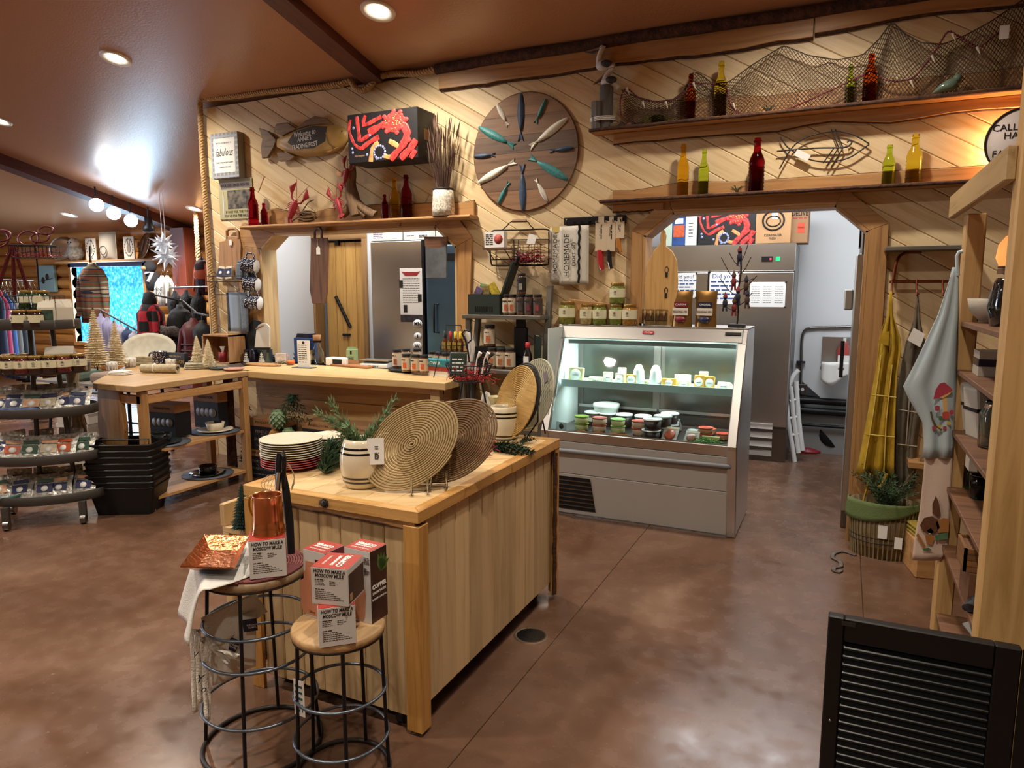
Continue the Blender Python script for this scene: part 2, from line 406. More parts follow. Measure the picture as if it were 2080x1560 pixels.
# --- sawn frames of the two openings ---
def band(inner, outr, y0, y1, i, j):  # a mitred board between matching inner and outer corners
 a, b_, c, d = inner[i], inner[j], outr[j], outr[i]
 vs = [(x, y, z) for y in (y0, y1) for x, z in (a, b_, c, d)]
 return B().add(vs, [(0,1,2,3), (7,6,5,4), (0,4,5,1), (1,5,6,2), (2,6,7,3), (3,7,4,0)])
fr = struct(T('trim_5', 'honey pine frame of the serving window', 'frame')); del fr['category']
ins = [(SL, SB), (SL, 1.96), (SL+.17, ST), (SR-.19, ST), (SR, 1.93), (SR, SB)]
outs = [(SL-.27, SB), (SL-.30, 2.0), (SL-.20, 2.19), (SR-.02, 2.19), (SR+.135, 1.99), (SR+.09, SB)]
for i in range(5):
 band(ins, outs, WY-.045, WY-.018, i, i+1).build('frame_board', TRIMz if i in (0, 4) else TRIMx, fr, bev=.003, fix=True)
 a, c = ins[i], ins[i+1]; q = V((c[0]-a[0], 0, c[1]-a[1])); nn = V((q.z, 0, -q.x)).normalized()*.018
 vs = [(x+ox, y, z+oz) for y in (WY-.045, WY+.14) for (x, z), (ox, oz) in ((a, (0,0)), (c, (0,0)), (c, (nn.x, nn.z)), (a, (nn.x, nn.z)))]
 B().add(vs, [(0,1,2,3), (7,6,5,4), (0,4,5,1), (1,5,6,2), (2,6,7,3), (3,7,4,0)]).build('jamb_board', PINEz if i in (0, 4) else PINEx, fr, fix=True)
fd = struct(T('trim_6', 'honey pine frame of the kitchen doorway', 'frame')); del fd['category']
ind = [(DL, 1.36), (DL, 1.965), (DL+.20, DT), (DR-.19, DT), (DR, 1.95), (DR, 0)]
outd = [(DL-.085, 1.36), (DL-.085, 2.0), (DL+.165, 2.215), (DR-.15, 2.215), (DR+.105, 1.99), (DR+.115, 0)]
for i in range(5):
 band(ind, outd, WY-.05, WY-.018, i, i+1).build('frame_board', TRIMz if i in (0, 4) else TRIMx, fd, bev=.003, fix=True)
 a, c = ind[i], ind[i+1]; q = V((c[0]-a[0], 0, c[1]-a[1])); nn = V((q.z, 0, -q.x)).normalized()*.018
 vs = [(x+ox, y, z+oz) for y in (WY-.05, WY+.14) for (x, z), (ox, oz) in ((a, (0,0)), (c, (0,0)), (c, (nn.x, nn.z)), (a, (nn.x, nn.z)))]
 B().add(vs, [(0,1,2,3), (7,6,5,4), (0,4,5,1), (1,5,6,2), (2,6,7,3), (3,7,4,0)]).build('jamb_board', TRIMz if i in (0, 4) else TRIMx, fd, fix=True)
# the board at the foot of the doorway's left jamb, above the display case
b = B(); P = pts([(1128, 662), (1158, 606), (1200, 612), (1300, 622), (1300, 662)], WY-.02); b.prism(P[::-1], 'y', WY-.055, WY-.02)
struct(b.build('trim_7', TRIMx, bev=.004, fix=True))
# --- boards along the ceiling edge: two sawn boards with bark edges, a log slab above ---
def liveboard(x0, x1, zlo, zhi, y0, y1, amp, seed, both=False, n=26):
 lo = []; hi = []
 for i in range(n+1):
  t = i/n; x = x0+(x1-x0)*t
  f = noise.noise((x*1.7, seed, 0))*amp + noise.noise((x*7, seed, 3))*amp*.25
  lo.append((x, zlo+f)); hi.append((x, zhi+(noise.noise((x*1.5, seed+9, 0))*amp if both else 0)))
 b = B(); vs = []; fs = []
 for (a, c) in zip(lo, hi): vs += [(a[0], y0, a[1]), (c[0], y0, c[1]), (c[0], y1, c[1]+.0), (a[0], y1, a[1]-.0)]
 for i in range(n):
  k = i*4
  for q in range(4): fs.append((k+q, k+(q+1) % 4, k+4+(q+1) % 4, k+4+q))
 b.add(vs, fs+[(0,1,2,3), (n*4+3, n*4+2, n*4+1, n*4)]); return b, lo, hi
def barkline(lo, y0, y1, r=.008):
 return B().tube([(x, (y0+y1)/2, z) for x, z in lo], [r*(1+.5*noise.noise((x*9, 0, 1))) for x, z in lo], 6, ry=abs(y1-y0)/2/r*1.08)
mid = aY(1655, 40, 4.86).x
ct = struct(T('trim_8', 'rough boards along the ceiling edge', 'trim')); del ct['category']
for (x0, x1, zl, zh, sd) in ((-2.9, mid-.003, 3.11, 3.24, 1), (mid+.003, 2.3, 3.14, 3.26, 5)):
 b, lo, hi = liveboard(x0, x1, zl, zh, 4.845, 4.88, .035, sd); o = b.build('ceiling_board', TRIMx, ct, bev=.003, fix=True)
 barkline(lo, 4.845, 4.88).build('bark_edge', BARK, o)
lg = [(x, 4.845+.012*noise.noise((x*3, 1, 1)), 3.262+.02*noise.noise((x*1.2, 2, 2))) for x in [-2.92+i*.13 for i in range(40)]]
B().tube(lg, [.04*(1+.35*noise.noise((p[0]*2.5, 4, 4))) for p in lg], 8).build('bark_slab', BARK, ct)
# --- rope along the wall's edge ---
ROPE = mat('manila_rope', 'B8976A', .85, var=.25, vs=40)
def spline(P, step):
 P = [Vector(p) for p in P]; out = []
 for i in range(len(P)-1):
  p0, p1, p2, p3 = P[max(i-1, 0)], P[i], P[i+1], P[min(i+2, len(P)-1)]
  k = max(2, int((p2-p1).length/step))
  for j in range(k):
   t = j/k; out.append(.5*((2*p1)+(p2-p0)*t+(2*p0-5*p1+4*p2-p3)*t*t+(3*p1-p0-3*p2+p3)*t**3))
 return out+[P[-1]]
def ropebuild(P, R, name, parent=None, pitch=.075, step=.012, n=5):
 S = spline(P, step); b = B(); u = V((1, 0, 0));
 for k in range(3):
  Q = []; L = 0; u = (S[1]-S[0]).orthogonal().normalized()
  for i in range(len(S)):
   t = (S[min(i+1, len(S)-1)]-S[max(i-1, 0)]).normalized(); u = (u-t*u.dot(t)).normalized(); q = t.cross(u)
   if i: L += (S[i]-S[i-1]).length
   a = 2*PI*(L/pitch+k/3); Q.append(S[i]+(u*math.cos(a)+q*math.sin(a))*R*.52)
  b.tube(Q, R*.56, n)
 return b.build(name, ROPE, parent)
rp = [(890, 140), (850, 149), (800, 150), (768, 157), (755, 172), (738, 184), (722, 178), (712, 166), (692, 171), (640, 178), (560, 185), (480, 195), (420, 201), (407, 206), (407, 230), (412, 330), (421, 450), (431, 580), (439, 690)]
o = ropebuild([aY(x, y, 4.845) for x, y in rp], .026, 'rope'); tag(o, 'thick twisted manila rope edging the pine wall top and side', 'rope')
o = ropebuild([V((aY(400, 478, 7.4).x, 7.4, cz(7.4))), aY(402, 520, 7.4), aY(405, 560, 7.4)], .035, 'rope', step=.03, pitch=.13); tag(o, 'short thick rope hanging beside the red brown post', 'rope')
# ---------------- log wall far left, side and rear walls ----------------
LY = 8.0; lw = struct(T('wall_log', 'log wall behind the clothes', 'wall')); del lw['category']
ztop = cz(LY)
wx0, wx1 = aY(148, 640, LY-.1).x, aY(293, 640, LY-.1).x
wz0, wz1 = aY(270, 700, LY-.1).z, aY(270, 534, LY-.1).z
z = 0; k = 0
while z < ztop:
 r = .105;
 for (a, c) in (((-15.2, wx0), (wx1, 2.4)) if wz0-.1 < z+r < wz1+.05 else ((-15.2, 2.4),)):
  if c > -4.9 : c = -4.9
  B().tube([(a, LY+.04, z+r), ((a+c)/2, LY+.04, z+r), (c, LY+.04, z+r)], r*1.02, 10).build('log', LOG, lw)
 z += .2; k += 1
B().bx(-15.2, 2.4, LY+.12, LY+.2, 0, ztop+.2).build('log_backing', mat('chinking', '8A6238', .8), lw)
struct(B().bx(-15.25, -15.2, -4.1, 9, 0, 4.4).build('wall_left', mat('shop_wall', 'A5835C', .7)))
struct(B().bx(2.4, 2.45, -4.1, 9, 0, 4.4).build('wall_right', mat('shop_wall', 'A5835C', .7)))
struct(B().bx(-15.2, 2.4, -4.15, -4.1, 0, 4.4).build('wall_front', mat('shop_wall', 'A5835C', .7)))
# ---------------- kitchen behind the wall ----------------
KWY, KDY = 7.45, 6.35
KX = -4.05
kw = WHITE
struct(B().bx(-3.6, 2.4, KWY, KWY+.05, 0, 2.75).build('wall_kitchen', kw))
struct(B().bx(-5.35, -5.3, WY+.14, 7.9, 0, 2.72).build('wall_kitchen_left', kw))
struct(B().bx(-5.3, 2.4, WY+.14, 7.45, 2.7, 2.74).build('ceiling_kitchen', kw))
struct(B().bx(1.0, 1.05, WY+.14, KWY, 0, 2.7).build('wall_kitchen_right', kw))
# ---------------- recessed ceiling lights ----------------
LENS = mat('lit_lens', 'FFF3DC', .5, emit=14)
RING = mat('light_trim', 'E4DFD6', .5)
def can(p, power=150, col=(1, .9, .76), label='', lit=True, group='recessed ceiling lights'):
 t = T('recessed_light', label, 'ceiling light', p, 0, group, rot=(-math.atan(CK), 0, 0))
 B().lathe([(.072, .0), (.072, -.004), (.105, -.012), (.118, -.008), (.12, .0)], 28).build('trim_ring', RING, t)
 B().lathe([(.0, -.002), (.07, -.002), (.071, .0)], 24).build('lens', LENS, t)
 lamp('SPOT', (p[0], p[1], p[2]-.03), power, col, .07, (0, 0, 0), math.radians(150), 1, name='recessed_lamp')
for (x, y, lb) in ((768, 22, 'bright recessed ceiling light right of the dark beam'), (235, 118, 'recessed ceiling light above the purple sheen, left of the rope'),
                   (395, 424, 'small recessed light close beside the rope on the lower slope'), (140, 436, 'yellowish recessed light beside the track lights'),
                   (-2, 245, 'recessed light cut by the edge of the picture')):
 p = onceil(x, y); can(p, 170, label=lb)
for X in (-7.9, -5.4, -2.9, -.4):
 can(V((X, 1.15, cz(1.15))), 230, label='recessed ceiling light behind the viewer, over the %s' % {-7.9: 'far left aisle', -5.4: 'tiered rack side', -2.9: 'island side', -.4: 'shutter side'}[X])
for X in (-5.0, -2.4, .2):
 can(V((X, -1.6, cz(.6)-.515)), 150, label='recessed ceiling light on the rear slope behind the viewer, %s' % {-5.0: 'left one', -2.4: 'middle one', .2: 'right one'}[X])
can(V((-.3, 4.05, cz(4.05))), 120, label='recessed ceiling light over the display case')
# ================= rolling island in the foreground =================
IX0, IX1, IY0, IY1, IZ = -2.095, -1.284, 1.975, 3.30, .842
isl = T('island_counter', 'pale pine island counter on casters in the middle of the shop', 'counter', (IX0, IY0, 0))
iw, il = IX1-IX0, IY1-IY0
n = 7; fw = (iw-.06-.062)/n
for i in range(n):        # front boards
 B().bx(.06+i*fw+.001, .06+(i+1)*fw-.001, .018, .032, .055, .80).build('front_board', ISLZ, isl, bev=.005)
n = 11; fw = (il-.07-.06)/n
for i in range(n):        # boards of the long right side
 B().bx(iw-.032, iw-.018, .07+i*fw+.001, .07+(i+1)*fw-.001, .09, .80).build('side_board', ISLZ, isl, bev=.005)
for i in range(9):
 B().bx(.012, .026, .05+i*.138, .05+i*.138+.135, .09, .80).build('left_board', PINEz, isl, bev=.002)
B().bx(.04, iw-.04, il-.03, il-.016, .09, .8).build('back_panel', PINEz, isl)
B().bx(.03, iw-.035, .035, il-.035, .12, .14).build('base_deck', mat('dark_underside', '1B1511', .9), isl)
B().bx(iw-.066, iw, 0, .016, .015, .785).build('corner_post', FIRz, isl, bev=.002)
b, lo, hi = B(), [], []
B().prism([(iw-.018, .016), (iw-.018, .062), (iw, .062), (iw, .016)], 'z', .015, .785).build('corner_post', FIRz, isl, bev=.002, fix=True)
B().bx(0, .06, 0, .018, .0, .79).build('corner_post', FIRz, isl, bev=.002)
po = B().bx(iw-.05, iw, il-.018, il, .02, .80).build('corner_post', FIRz, isl, bev=.002)
B().bx(iw-.02, iw, il-.055, il-.018, .02, .80).build('corner_post', FIRz, isl, bev=.002)
bl = [(iw+.001, il-.057+.012*noise.noise((q*.9, 3, 1)), .03+q*.05) for q in range(16)]
B().tube(bl, [.012*(1+.5*noise.noise((q*1.3, 1, 1))) for q in range(16)], 6).build('bark_strip', BARK, isl)
# top: frame boards and inner boards
tf = .045
B().prism([(0, 0), (iw, 0), (iw-.045, .045), (.045, .045)], 'z', IZ-tf, IZ).build('top_frame', FIRx, isl, bev=.003, fix=True)
jy = aX(1040, 940, IX1).y-IY0
B().prism([(iw, 0), (iw, jy-.001), (iw-.045, jy-.001), (iw-.045, .045)], 'z', IZ-tf, IZ).build('top_frame', FIRy, isl, bev=.003, fix=True)
B().prism([(iw+.004, jy+.001), (iw+.004, il), (iw-.045, il-.045), (iw-.045, jy+.001)], 'z', IZ-tf, IZ+.002).build('top_frame', FIRy, isl, bev=.003, fix=True)
B().prism([(0, il), (.045, il-.045), (iw-.045, il-.045), (iw, il)], 'z', IZ-tf, IZ).build('top_frame', FIRx, isl, bev=.003, fix=True)
B().prism([(0, 0), (.045, .045), (.045, il-.045), (0, il)], 'z', IZ-tf, IZ).build('top_frame', FIRy, isl, bev=.003, fix=True)
PINEt = wood('pine_top', 'E3C593', 'BD9460', 'y', .45, 1, knots=.05, rot=(0, 0, .9))
tw = (iw-.09)/6
for i in range(6): B().bx(.045+i*tw+.001, .045+(i+1)*tw-.001, .045, il-.045, IZ-.03, IZ-.004).build('top_board', PINEt, isl, bev=.002)
lb, lo, hi = liveboard(.07, iw-.02, .778, .80, .004, .016, .022, 3, n=20); lb.build('bark_skirt', LIVE, isl, fix=True)
barkline(lo, .002, .018, .006).build('bark_skirt_edge', BARK, isl)
RUB = mat('black_rubber', '121212', .6)
for (x, y) in ((.1, .1), (iw-.12, .06), (.1, il-.1), (iw-.1, il-.1)):
 c = B().bx(x-.025, x+.025, y-.02, y+.02, .09, .12).build('caster', DARKM, isl)
 B().cyl((x-.015, y, .032), (x+.015, y, .032), .032, 14).build('wheel', RUB, c)
# gear shaped bottle hook screwed to the top's front edge
p = aZ(655, 1012, IZ)
b = B(); M_ = Matrix.Rotation(PI/2, 4, 'X')
b.lathe([(.004, -.003), (.013, -.003), (.013, .003), (.004, .003)], 14, M=M_)
for k in range(10): b.cb((.0145*math.cos(k*PI/5), 0, .0145*math.sin(k*PI/5)), (.005, .006, .005))
b.tube([(-.012, 0, -.006), (-.024, 0, -.008), (-.024, 0, .008), (-.012, 0, .006)], .002, 6)
one(b, 'gear_hook', DARKM, 'small dark gear shaped hook on the island front edge', 'hook', (p.x, IY0-.004, IZ-.022))
# ---------------- stools ----------------
def stool(name, loc, zs, rs, rb, rings, label, top, nleg, a0):
 t = T(name, label, 'stool', loc, 0, 'round metal stools before the island')
 B().lathe([(0, -.028), (rs-.004, -.028), (rs, -.024), (rs, -.006), (rs-.006, 0), (0, 0)], 40, (0, 0, zs)).build('seat', top, t)
 B().lathe([(rs-.01, -.034), (rs-.002, -.034), (rs-.002, -.028), (rs-.01, -.028)], 40, (0, 0, zs)).build('seat_band', DARKM, t)
 for k in range(nleg):
  a = a0+2*PI*k/nleg
  B().cyl(((rs-.012)*math.cos(a), (rs-.012)*math.sin(a), zs-.03), (rb*math.cos(a), rb*math.sin(a), .008), .0062, 8).build('leg', BLACK, t)
 for z in rings:
  r = rb + (rs-.012-rb)*z/zs
  B().tube([((r+.004)*math.cos(2*PI*k/40), (r+.004)*math.sin(2*PI*k/40), z) for k in range(40)], .0055, 6, True).build('ring', mat('steel_blue_ring', '6B7480', .35, .8), t)
 B().tube([(rb*math.cos(2*PI*k/40), rb*math.sin(2*PI*k/40), .008) for k in range(40)], .008, 6, True).build('base_ring', DARKM, t)
 return t
GREYW = wood('weathered_seat', '9C8160', '6B5238', 'x', .55, 1.5)
TANW = wood('tan_seat', 'C29E70', '8F6B45', 'y', .5, 1.3)
S1, S2 = V((-1.79, 1.72, 0)), V((-1.433, 1.718, 0))
Z1, Z2 = .658, .524
stool('bar_stool', S1, Z1, .172, .20, (.17, .36, .47), 'taller round metal stool carrying the copper mug', GREYW, 4, .5)
stool('low_stool', S2, Z2, .149, .153, (.14, .30), 'lower round metal stool carrying the boxes', TANW, 5, .45)
# ---------------- spiral placemats ----------------
def spiralmesh(R, r=.0052, sx=1):
 b = B(); P = []; a = 0; rad = .004
 while rad < R:
  P.append((rad*math.cos(a), rad*math.sin(a), .0009*math.sin(a*9)))
  da = min(.6, .016/rad); a += da; rad += 1.9*r*da/(2*PI)
 b.tube(P, r, 5, ry=.85); return b.mesh('spiral')
def straw(n, a, c): return wood(n, a, c, 'x', .8, 6, grain=2, vary=.1)
STRAW, STRAWD, STRAWY = straw('straw_tan', 'B39A6E', '80683F'), straw('straw_brown', '8A6A48', '523A25'), straw('straw_yellow', 'CDA968', '8F6C35')
REDM = straw('braided_red', '8A4A48', '4E2328')
def normalmat(n, up=V((0, 0, 1))):
 n = V(n).normalized(); x = up.cross(n).normalized(); y = n.cross(x)
 return Matrix((x, y, n)).transposed()
def camn(x, y, z): return (R_*x + U_*y - F_*z).normalized()
mme = spiralmesh(.19)
def placemat(cpx, base, R, nrm, m, label, group='round woven placemats', zb=IZ, me=None, R2=None, ang=0):
 me2 = (me or mme).copy(); me2.materials.clear(); me2.materials.append(m)
 o = link('placemat', me2); n_ = V(nrm)
 if base is None: c = cpx
 else:
  bp = aZ(base[0], base[1], zb); d = ray(*cpx); t = (bp-O_).dot(n_)/d.dot(n_); c = O_+d*t
 o.location = c; o.rotation_euler = (normalmat(n_) @ Matrix.Rotation(ang, 3, 'Z')).to_euler(); o.scale = (R/.19, (R2 or R)/.19, 1)
 tag(o, label, 'placemat', group); return o
n1 = camn(-.16, .34, .92)
m1 = placemat((836, 902), (792, 1000), .21, n1, STRAW, 'large tan spiral placemat with a white price tag', R2=.155, ang=.78)
m2 = placemat((922, 893), (880, 985), .20, n1, STRAWD, 'dark brown placemat behind the tan tagged one', R2=.15, ang=.78)
m3 = placemat(tuple(m2.location - n1*.02 + V((-.075, .03, .0))), None, .195, n1, STRAW, 'tan placemat mostly hidden behind the brown one', R2=.15, ang=.78)
m3.location = V(m2.location)-n1*.022-R_*.06
# price tag
tg = T('price_tag', 'white price tag hanging on the tan placemat', 'tag', V(m1.location)+n1*.02)
q = O_+ray(763, 917)*((V(m1.location)-O_).dot(F_)-.03); tg.location = q; tg.rotation_euler = (-.1, 0, YAW+.1)
B().bx(-.031, .031, -.0006, .0006, -.05, .05).build('card', PAPER, tg)
dashes([(-.004, .012, -.03+i*.0045, .003) for i in range(6)], INK, tg, 'barcode').location = (0, -.001, 0)
dashes([(-.004, .01, .016, .004), (-.004, .01, .008, .004)], INK, tg).location = (0, -.001, 0)
B().tube([(0, -.001, .046), (.02, 0, .065), (.05, .01, .07)], .0008, 4).build('string', PAPER, tg)
# clear stands
CLEAR = glass('clear_acrylic', 'F4F8F8', .02)
for i, ((x, y), lb) in enumerate((((852, 1000), 'clear acrylic plate stand under the tan placemat'), ((890, 990), 'clear acrylic plate stand under the dark placemat'))):
 p = aZ(x, y, IZ); t = T('plate_stand', lb, 'stand', p, .6, 'clear plate stands')
 for s in (-.03, .03):
  B().tube([(s, -.05, .075), (s, -.05, .006), (s, -.03, .004), (s, .04, .004), (s, .07, .15)], .004, 6).build('wire', CLEAR, t)
 B().cyl((-.03, .02, .004), (.03, .02, .004), .004, 6).build('cross_wire', CLEAR, t)
# mats at the back of the island
n2 = camn(-.84, .22, .5)
GW = wood('woven_sage', 'C9C5AC', '93917B', 'y', .85, 6, grain=2, vary=.05)
BKP = straw('straw_black', '2A2522', '151210')
wv = B()
for i in range(-19, 20):
 h = math.sqrt(max(0, .19**2-(i*.0098)**2))
 wv.tube([(i*.0098, -h+2*h*k/12, .0016*math.sin(k*3+i*PI)) for k in range(13)], .005, 5, ry=.7)
wv.tube([(.19*math.cos(a*PI/20), .19*math.sin(a*PI/20), 0) for a in range(40)], .005, 6, True)
wvm = wv.mesh('weave')
m4 = placemat((1047, 815), (1024, 898), .185, n2, STRAWY, 'golden straw placemat leaning at the back of the island')
m5 = placemat((1082, 800), (1062, 880), .19, n2, GW, 'pale sage basket-weave placemat behind the golden one', me=wvm)
m6 = placemat(tuple(V(m4.location)-n2*.018+R_*.006+U_*.018), None, .185, n2, BKP, 'black woven placemat between golden and sage ones')
m7 = placemat(tuple(V(m5.location)-n2*.02-R_*.01+U_*.012), None, .185, n2, STRAWD, 'brown placemat at the very back of the mat row')
lb_ = B().cb((0, 0, 0), (.028, .003, .06)).build('label', mat('mauve_label', '7D6E74', .7), m5); lb_.location = (.095, .1, .008); lb_.rotation_euler = (PI/2, 0, .6)
p = aZ(1072, 890, IZ); t = T('plate_easel', 'black metal easel holding the back placemats', 'stand', p, -.3)
B().tube([(-.09, -.04, .03), (-.09, -.035, .003), (-.05, .02, .09), (0, .08, .2), (.05, .02, .09), (.02, -.04, .003), (.02, -.045, .03)], .004, 6).build('easel_frame', BLACK, t)
B().cyl((0, .08, .2), (0, .14, .003), .004, 6).build('rear_leg', BLACK, t)
# ---------------- plates ----------------
CREAM, OLIVE, REDG = mat('cream_glaze', 'D9CFB8', .3, var=.08, vs=60), mat('olive_glaze', '4A4638', .35), mat('red_glaze', '9E2B2E', .3)
p = aZ(594, 946, IZ); pz = IZ
pl_prof = [(0, .0), (.07, .0), (.075, .003), (.128, .013), (.131, .0155), (.128, .0165), (.078, .0075), (0, .006)]
pm = B().lathe(pl_prof[:4], 40).mesh('plate_under'); pr_ = B().lathe([(.1275, .0128), (.1312, .0155), (.128, .0168), (.1245, .0145)], 40).mesh('plate_rim'); pt = B().lathe([(.1285, .0165), (.078, .008), (0, .0065)], 40).mesh('plate_top')
ORD = ['', 'first', 'second', 'third', 'fourth', 'fifth', 'sixth', 'seventh', 'eighth', 'ninth', 'tenth', 'eleventh', 'twelfth']
names = ['bottom', 'second from the bottom', 'third from the bottom', 'fourth from the bottom']
for k in range(12):
 red = k < 4
 t = T('dinner_plate', ('red glazed plate, %s of the tall round stack' % names[k]) if red else ('topmost cream speckled plate of the tall round stack' if k == 11 else 'olive plate with cream rim, %s up the tall round stack' % ORD[k+1]), 'plate', (p.x+random.uniform(-.002, .002), p.y+random.uniform(-.002, .002), pz+k*.0098), 0, 'stack of round plates on the island')
 for me_, nm, mm in ((pm, 'underside', REDG if red else OLIVE), (pr_, 'rim', mat('red_rim', 'B8605A', .3) if red else CREAM), (pt, 'plate_face', REDG if red else CREAM)):
  m_ = me_.copy(); m_.materials.append(mm); link(nm, m_, t)
p = aZ(668, 934, IZ)
for k in range(6):
 b = B()
 rr = [(.04, 0), (.046, .002), (.086, .012), (.088, .0145), (.085, .0152), (.05, .006), (.0, .005)]
 b.lathe(rr, 8, M=Matrix.Rotation(PI/8, 4, 'Z') @ Matrix.Diagonal((1.08, 1.08, 1, 1)), sm=False)
 one(b, 'square_plate', CREAM, 'cream faceted plate, %s in the short stack behind' % ['bottom one', 'second up', 'third up', 'fourth up', 'fifth up', 'topmost'][k], 'plate', (p.x, p.y, IZ+.045+k*.011), .35, 'stack of faceted plates on the island')
one(B().lathe([(.0, 0), (.05, 0), (.055, .02), (.05, .045), (0, .045)], 20), 'pedestal_bowl', OLIVE, 'dark olive bowl under the faceted plate stack', 'bowl', (p.x, p.y, IZ))
# ---------------- barrel vases, greenery ----------------
CROCK, CROCKB = mat('crock_glaze', 'D8CBB0', .12, coat=.5, var=.05, vs=4), mat('crock_band', '14110F', .15, coat=.5)
def barrel(loc, label, sc_=1):
 t = T('barrel_vase', label, 'vase', loc, 0, 'cream barrel vases with black bands')
 R = lambda z: (.066+.02*math.sin(min(1, max(0, z/.185))*PI)**.9)*sc_
 B().lathe([(0, 0)]+[(R(z), z*sc_) for z in [i*.185/14 for i in range(15)]]+[(.058*sc_, .186*sc_), (.056*sc_, .17*sc_), (.056*sc_, .03*sc_), (0, .03*sc_)], 36).build('crock', CROCK, t)
 for z in (.024, .041, .136, .155): B().lathe([(R(z-.004)+.0006, (z-.004)*sc_), (R(z)+.0014, z*sc_), (R(z+.004)+.0006, (z+.004)*sc_)], 36).build('band', CROCKB, t)
 return t
v1 = aZ(737, 984, IZ); v2 = aZ(1023, 897, IZ)
barrel(v1, 'cream barrel vase with rosemary beside the tan placemat'); barrel(v2, 'empty cream barrel vase beside the golden placemat', .98)
GREENS = {'rosemary': mat('rosemary_leaf', '6F8A62', .6, var=.25, vs=30), 'cedar': mat('cedar_leaf', '25452F', .6, var=.4, vs=30), 'olive': mat('eucalyptus_leaf', '4B6A48', .6, var=.3, vs=30)}
STEM = mat('stem_brown', '5A4A33', .8)
def sprig(b, st, P, n, L, w, up=.5, droop=0):
 S = spline(P, .02); st.tube(S, .0016, 5)
 for k in range(n):
  t = (k+.5)/n; i = min(len(S)-2, int(t*(len(S)-1))); p = S[i]; d = (S[i+1]-S[i]).normalized()
  o = d.orthogonal().normalized(); a = k*2.4; side = Matrix.Rotation(a, 3, d) @ o
  q = (side+d*up).normalized(); ll = L*random.uniform(.7, 1.15)*(1-.45*t); c = q.cross(d).normalized()*w
  m = p+q*ll*.5; e = p+q*ll + d*ll*.15
  b.add([p, m+c, e, m-c, m+q.cross(c).normalized()*w*.5], [(0,1,4), (1,2,4), (2,3,4), (3,0,4)])
def plant(name, label, loc, stems, m, n, L, w, cat='plant', up=.5, st_mat=None):
 t = T(name, label, cat, loc); b = B(); st = B()
 for P in stems: sprig(b, st, P, n, L, w, up)
 b.build('foliage', m, t); st.build('stems', st_mat or STEM, t); return t
def fan(n, r, h, z0=.0, lean=.5, seed=1, dirv=None, jit=.3):
 rnd = random.Random(seed); out = []
 for k in range(n):
  a = 2*PI*k/n + rnd.uniform(-jit, jit); l = lean*rnd.uniform(.5, 1.2); hh = h*rnd.uniform(.7, 1.1)
  out.append([(0, 0, z0), (r*.5*math.cos(a)*l, r*.5*math.sin(a)*l, z0+hh*.55), (r*math.cos(a)*l*1.6, r*math.sin(a)*l*1.6, z0+hh)])
 return out
def viewdir(px_, py_, d0): # offset of a picture point from a base point, at the base point's depth
 dep = (d0-O_).dot(F_); return O_+ray(px_, py_)*dep-d0
st_ = []
top0 = V((v1.x, v1.y, IZ+.1))
for (x, y, dy) in ((660, 815, .02), (648, 835, -.02), (668, 850, 0), (690, 862, .03), (720, 858, -.05), (790, 812, .06), (775, 845, .05), (755, 870, 0)):
 e = viewdir(x, y, top0)+V((0, dy, 0)); st_.append([(0, 0, 0), tuple(e*.5+V((0, 0, .03))), tuple(e)])
plant('rosemary_sprigs', 'grey green artificial rosemary standing in the barrel vase', top0, st_, GREENS['rosemary'], 70, .06, .0045, up=.9)
def lying(name, label, pa, pb, z, m, nst, n, L, w, spread=.05, cat='garland', arch=.02):
 a, c = aZ(*pa, z), aZ(*pb, z); d = c-a; s = V((-d.y, d.x, 0)).normalized(); S = []
 for k in range(nst):
  f = (k/(max(1, nst-1))-.5)*2; t0 = random.uniform(0, .35)
  S.append([tuple(d*t0+V((0, 0, .012))), tuple(d*(t0+.3)+s*f*spread*.5+V((0, 0, arch*random.uniform(.7, 2.2)))), tuple(d*min(1.05, t0+.65)+s*f*spread+V((0, 0, .008)))])
 return plant(name, label, a, S, m, n, L, w, cat)
lying('cedar_garland', 'dark green cedar sprig lying before the empty barrel vase', (985, 912), (1085, 925), IZ, GREENS['cedar'], 14, 60, .034, .004, .05)
lying('cedar_garland', 'little cedar tip poking out right of the empty vase', (1050, 905), (1085, 896), IZ, GREENS['cedar'], 4, 30, .02, .0025, .03)
lying('cedar_bunch', 'bushy cedar greenery between plate stack and rosemary vase', (655, 965), (705, 935), IZ, GREENS['cedar'], 18, 60, .045, .004, .06, arch=.06)
# red shredded filler
def shred(b, c, sx, sy, sz, n, r=.0016, seed=0):
 rnd = random.Random(seed)
 for k in range(n):
  p = V((c[0]+rnd.gauss(0, sx/2.2), c[1]+rnd.gauss(0, sy/2.2), c[2]+abs(rnd.gauss(0, sz/2)))); Q = [p]
  for j in range(3): p = p+V((rnd.uniform(-1, 1), rnd.uniform(-1, 1), rnd.uniform(-.7, .7)))*.016; p.z = max(c[2], p.z); Q.append(p)
  b.tube(Q, r, 4)
 return b
REDS = mat('red_paper_shred', '97182A', .45, var=.3, vs=40)
o = shred(B(), (0, 0, .003), .1, .07, .09, 150, seed=3).build('paper_shred', REDS); o.location = aZ(965, 925, IZ); o['kind'] = 'stuff'; tag(o, 'red shredded paper spilling behind the dark placemat', 'paper shred')
p = aZ(1004, 870, IZ); t = T('garlic_sack', 'small white knotted cloth bundle behind the empty vase', 'bundle', p)
B().lathe([(0, 0), (.03, .004), (.038, .03), (.024, .055), (.008, .068), (.016, .09), (0, .088)], 12).build('cloth', PAPER, t); B().tube([(.011*math.cos(a), .011*math.sin(a), .068) for a in [k*PI/4 for k in range(8)]], .002, 5, True).build('string', STEM, t)
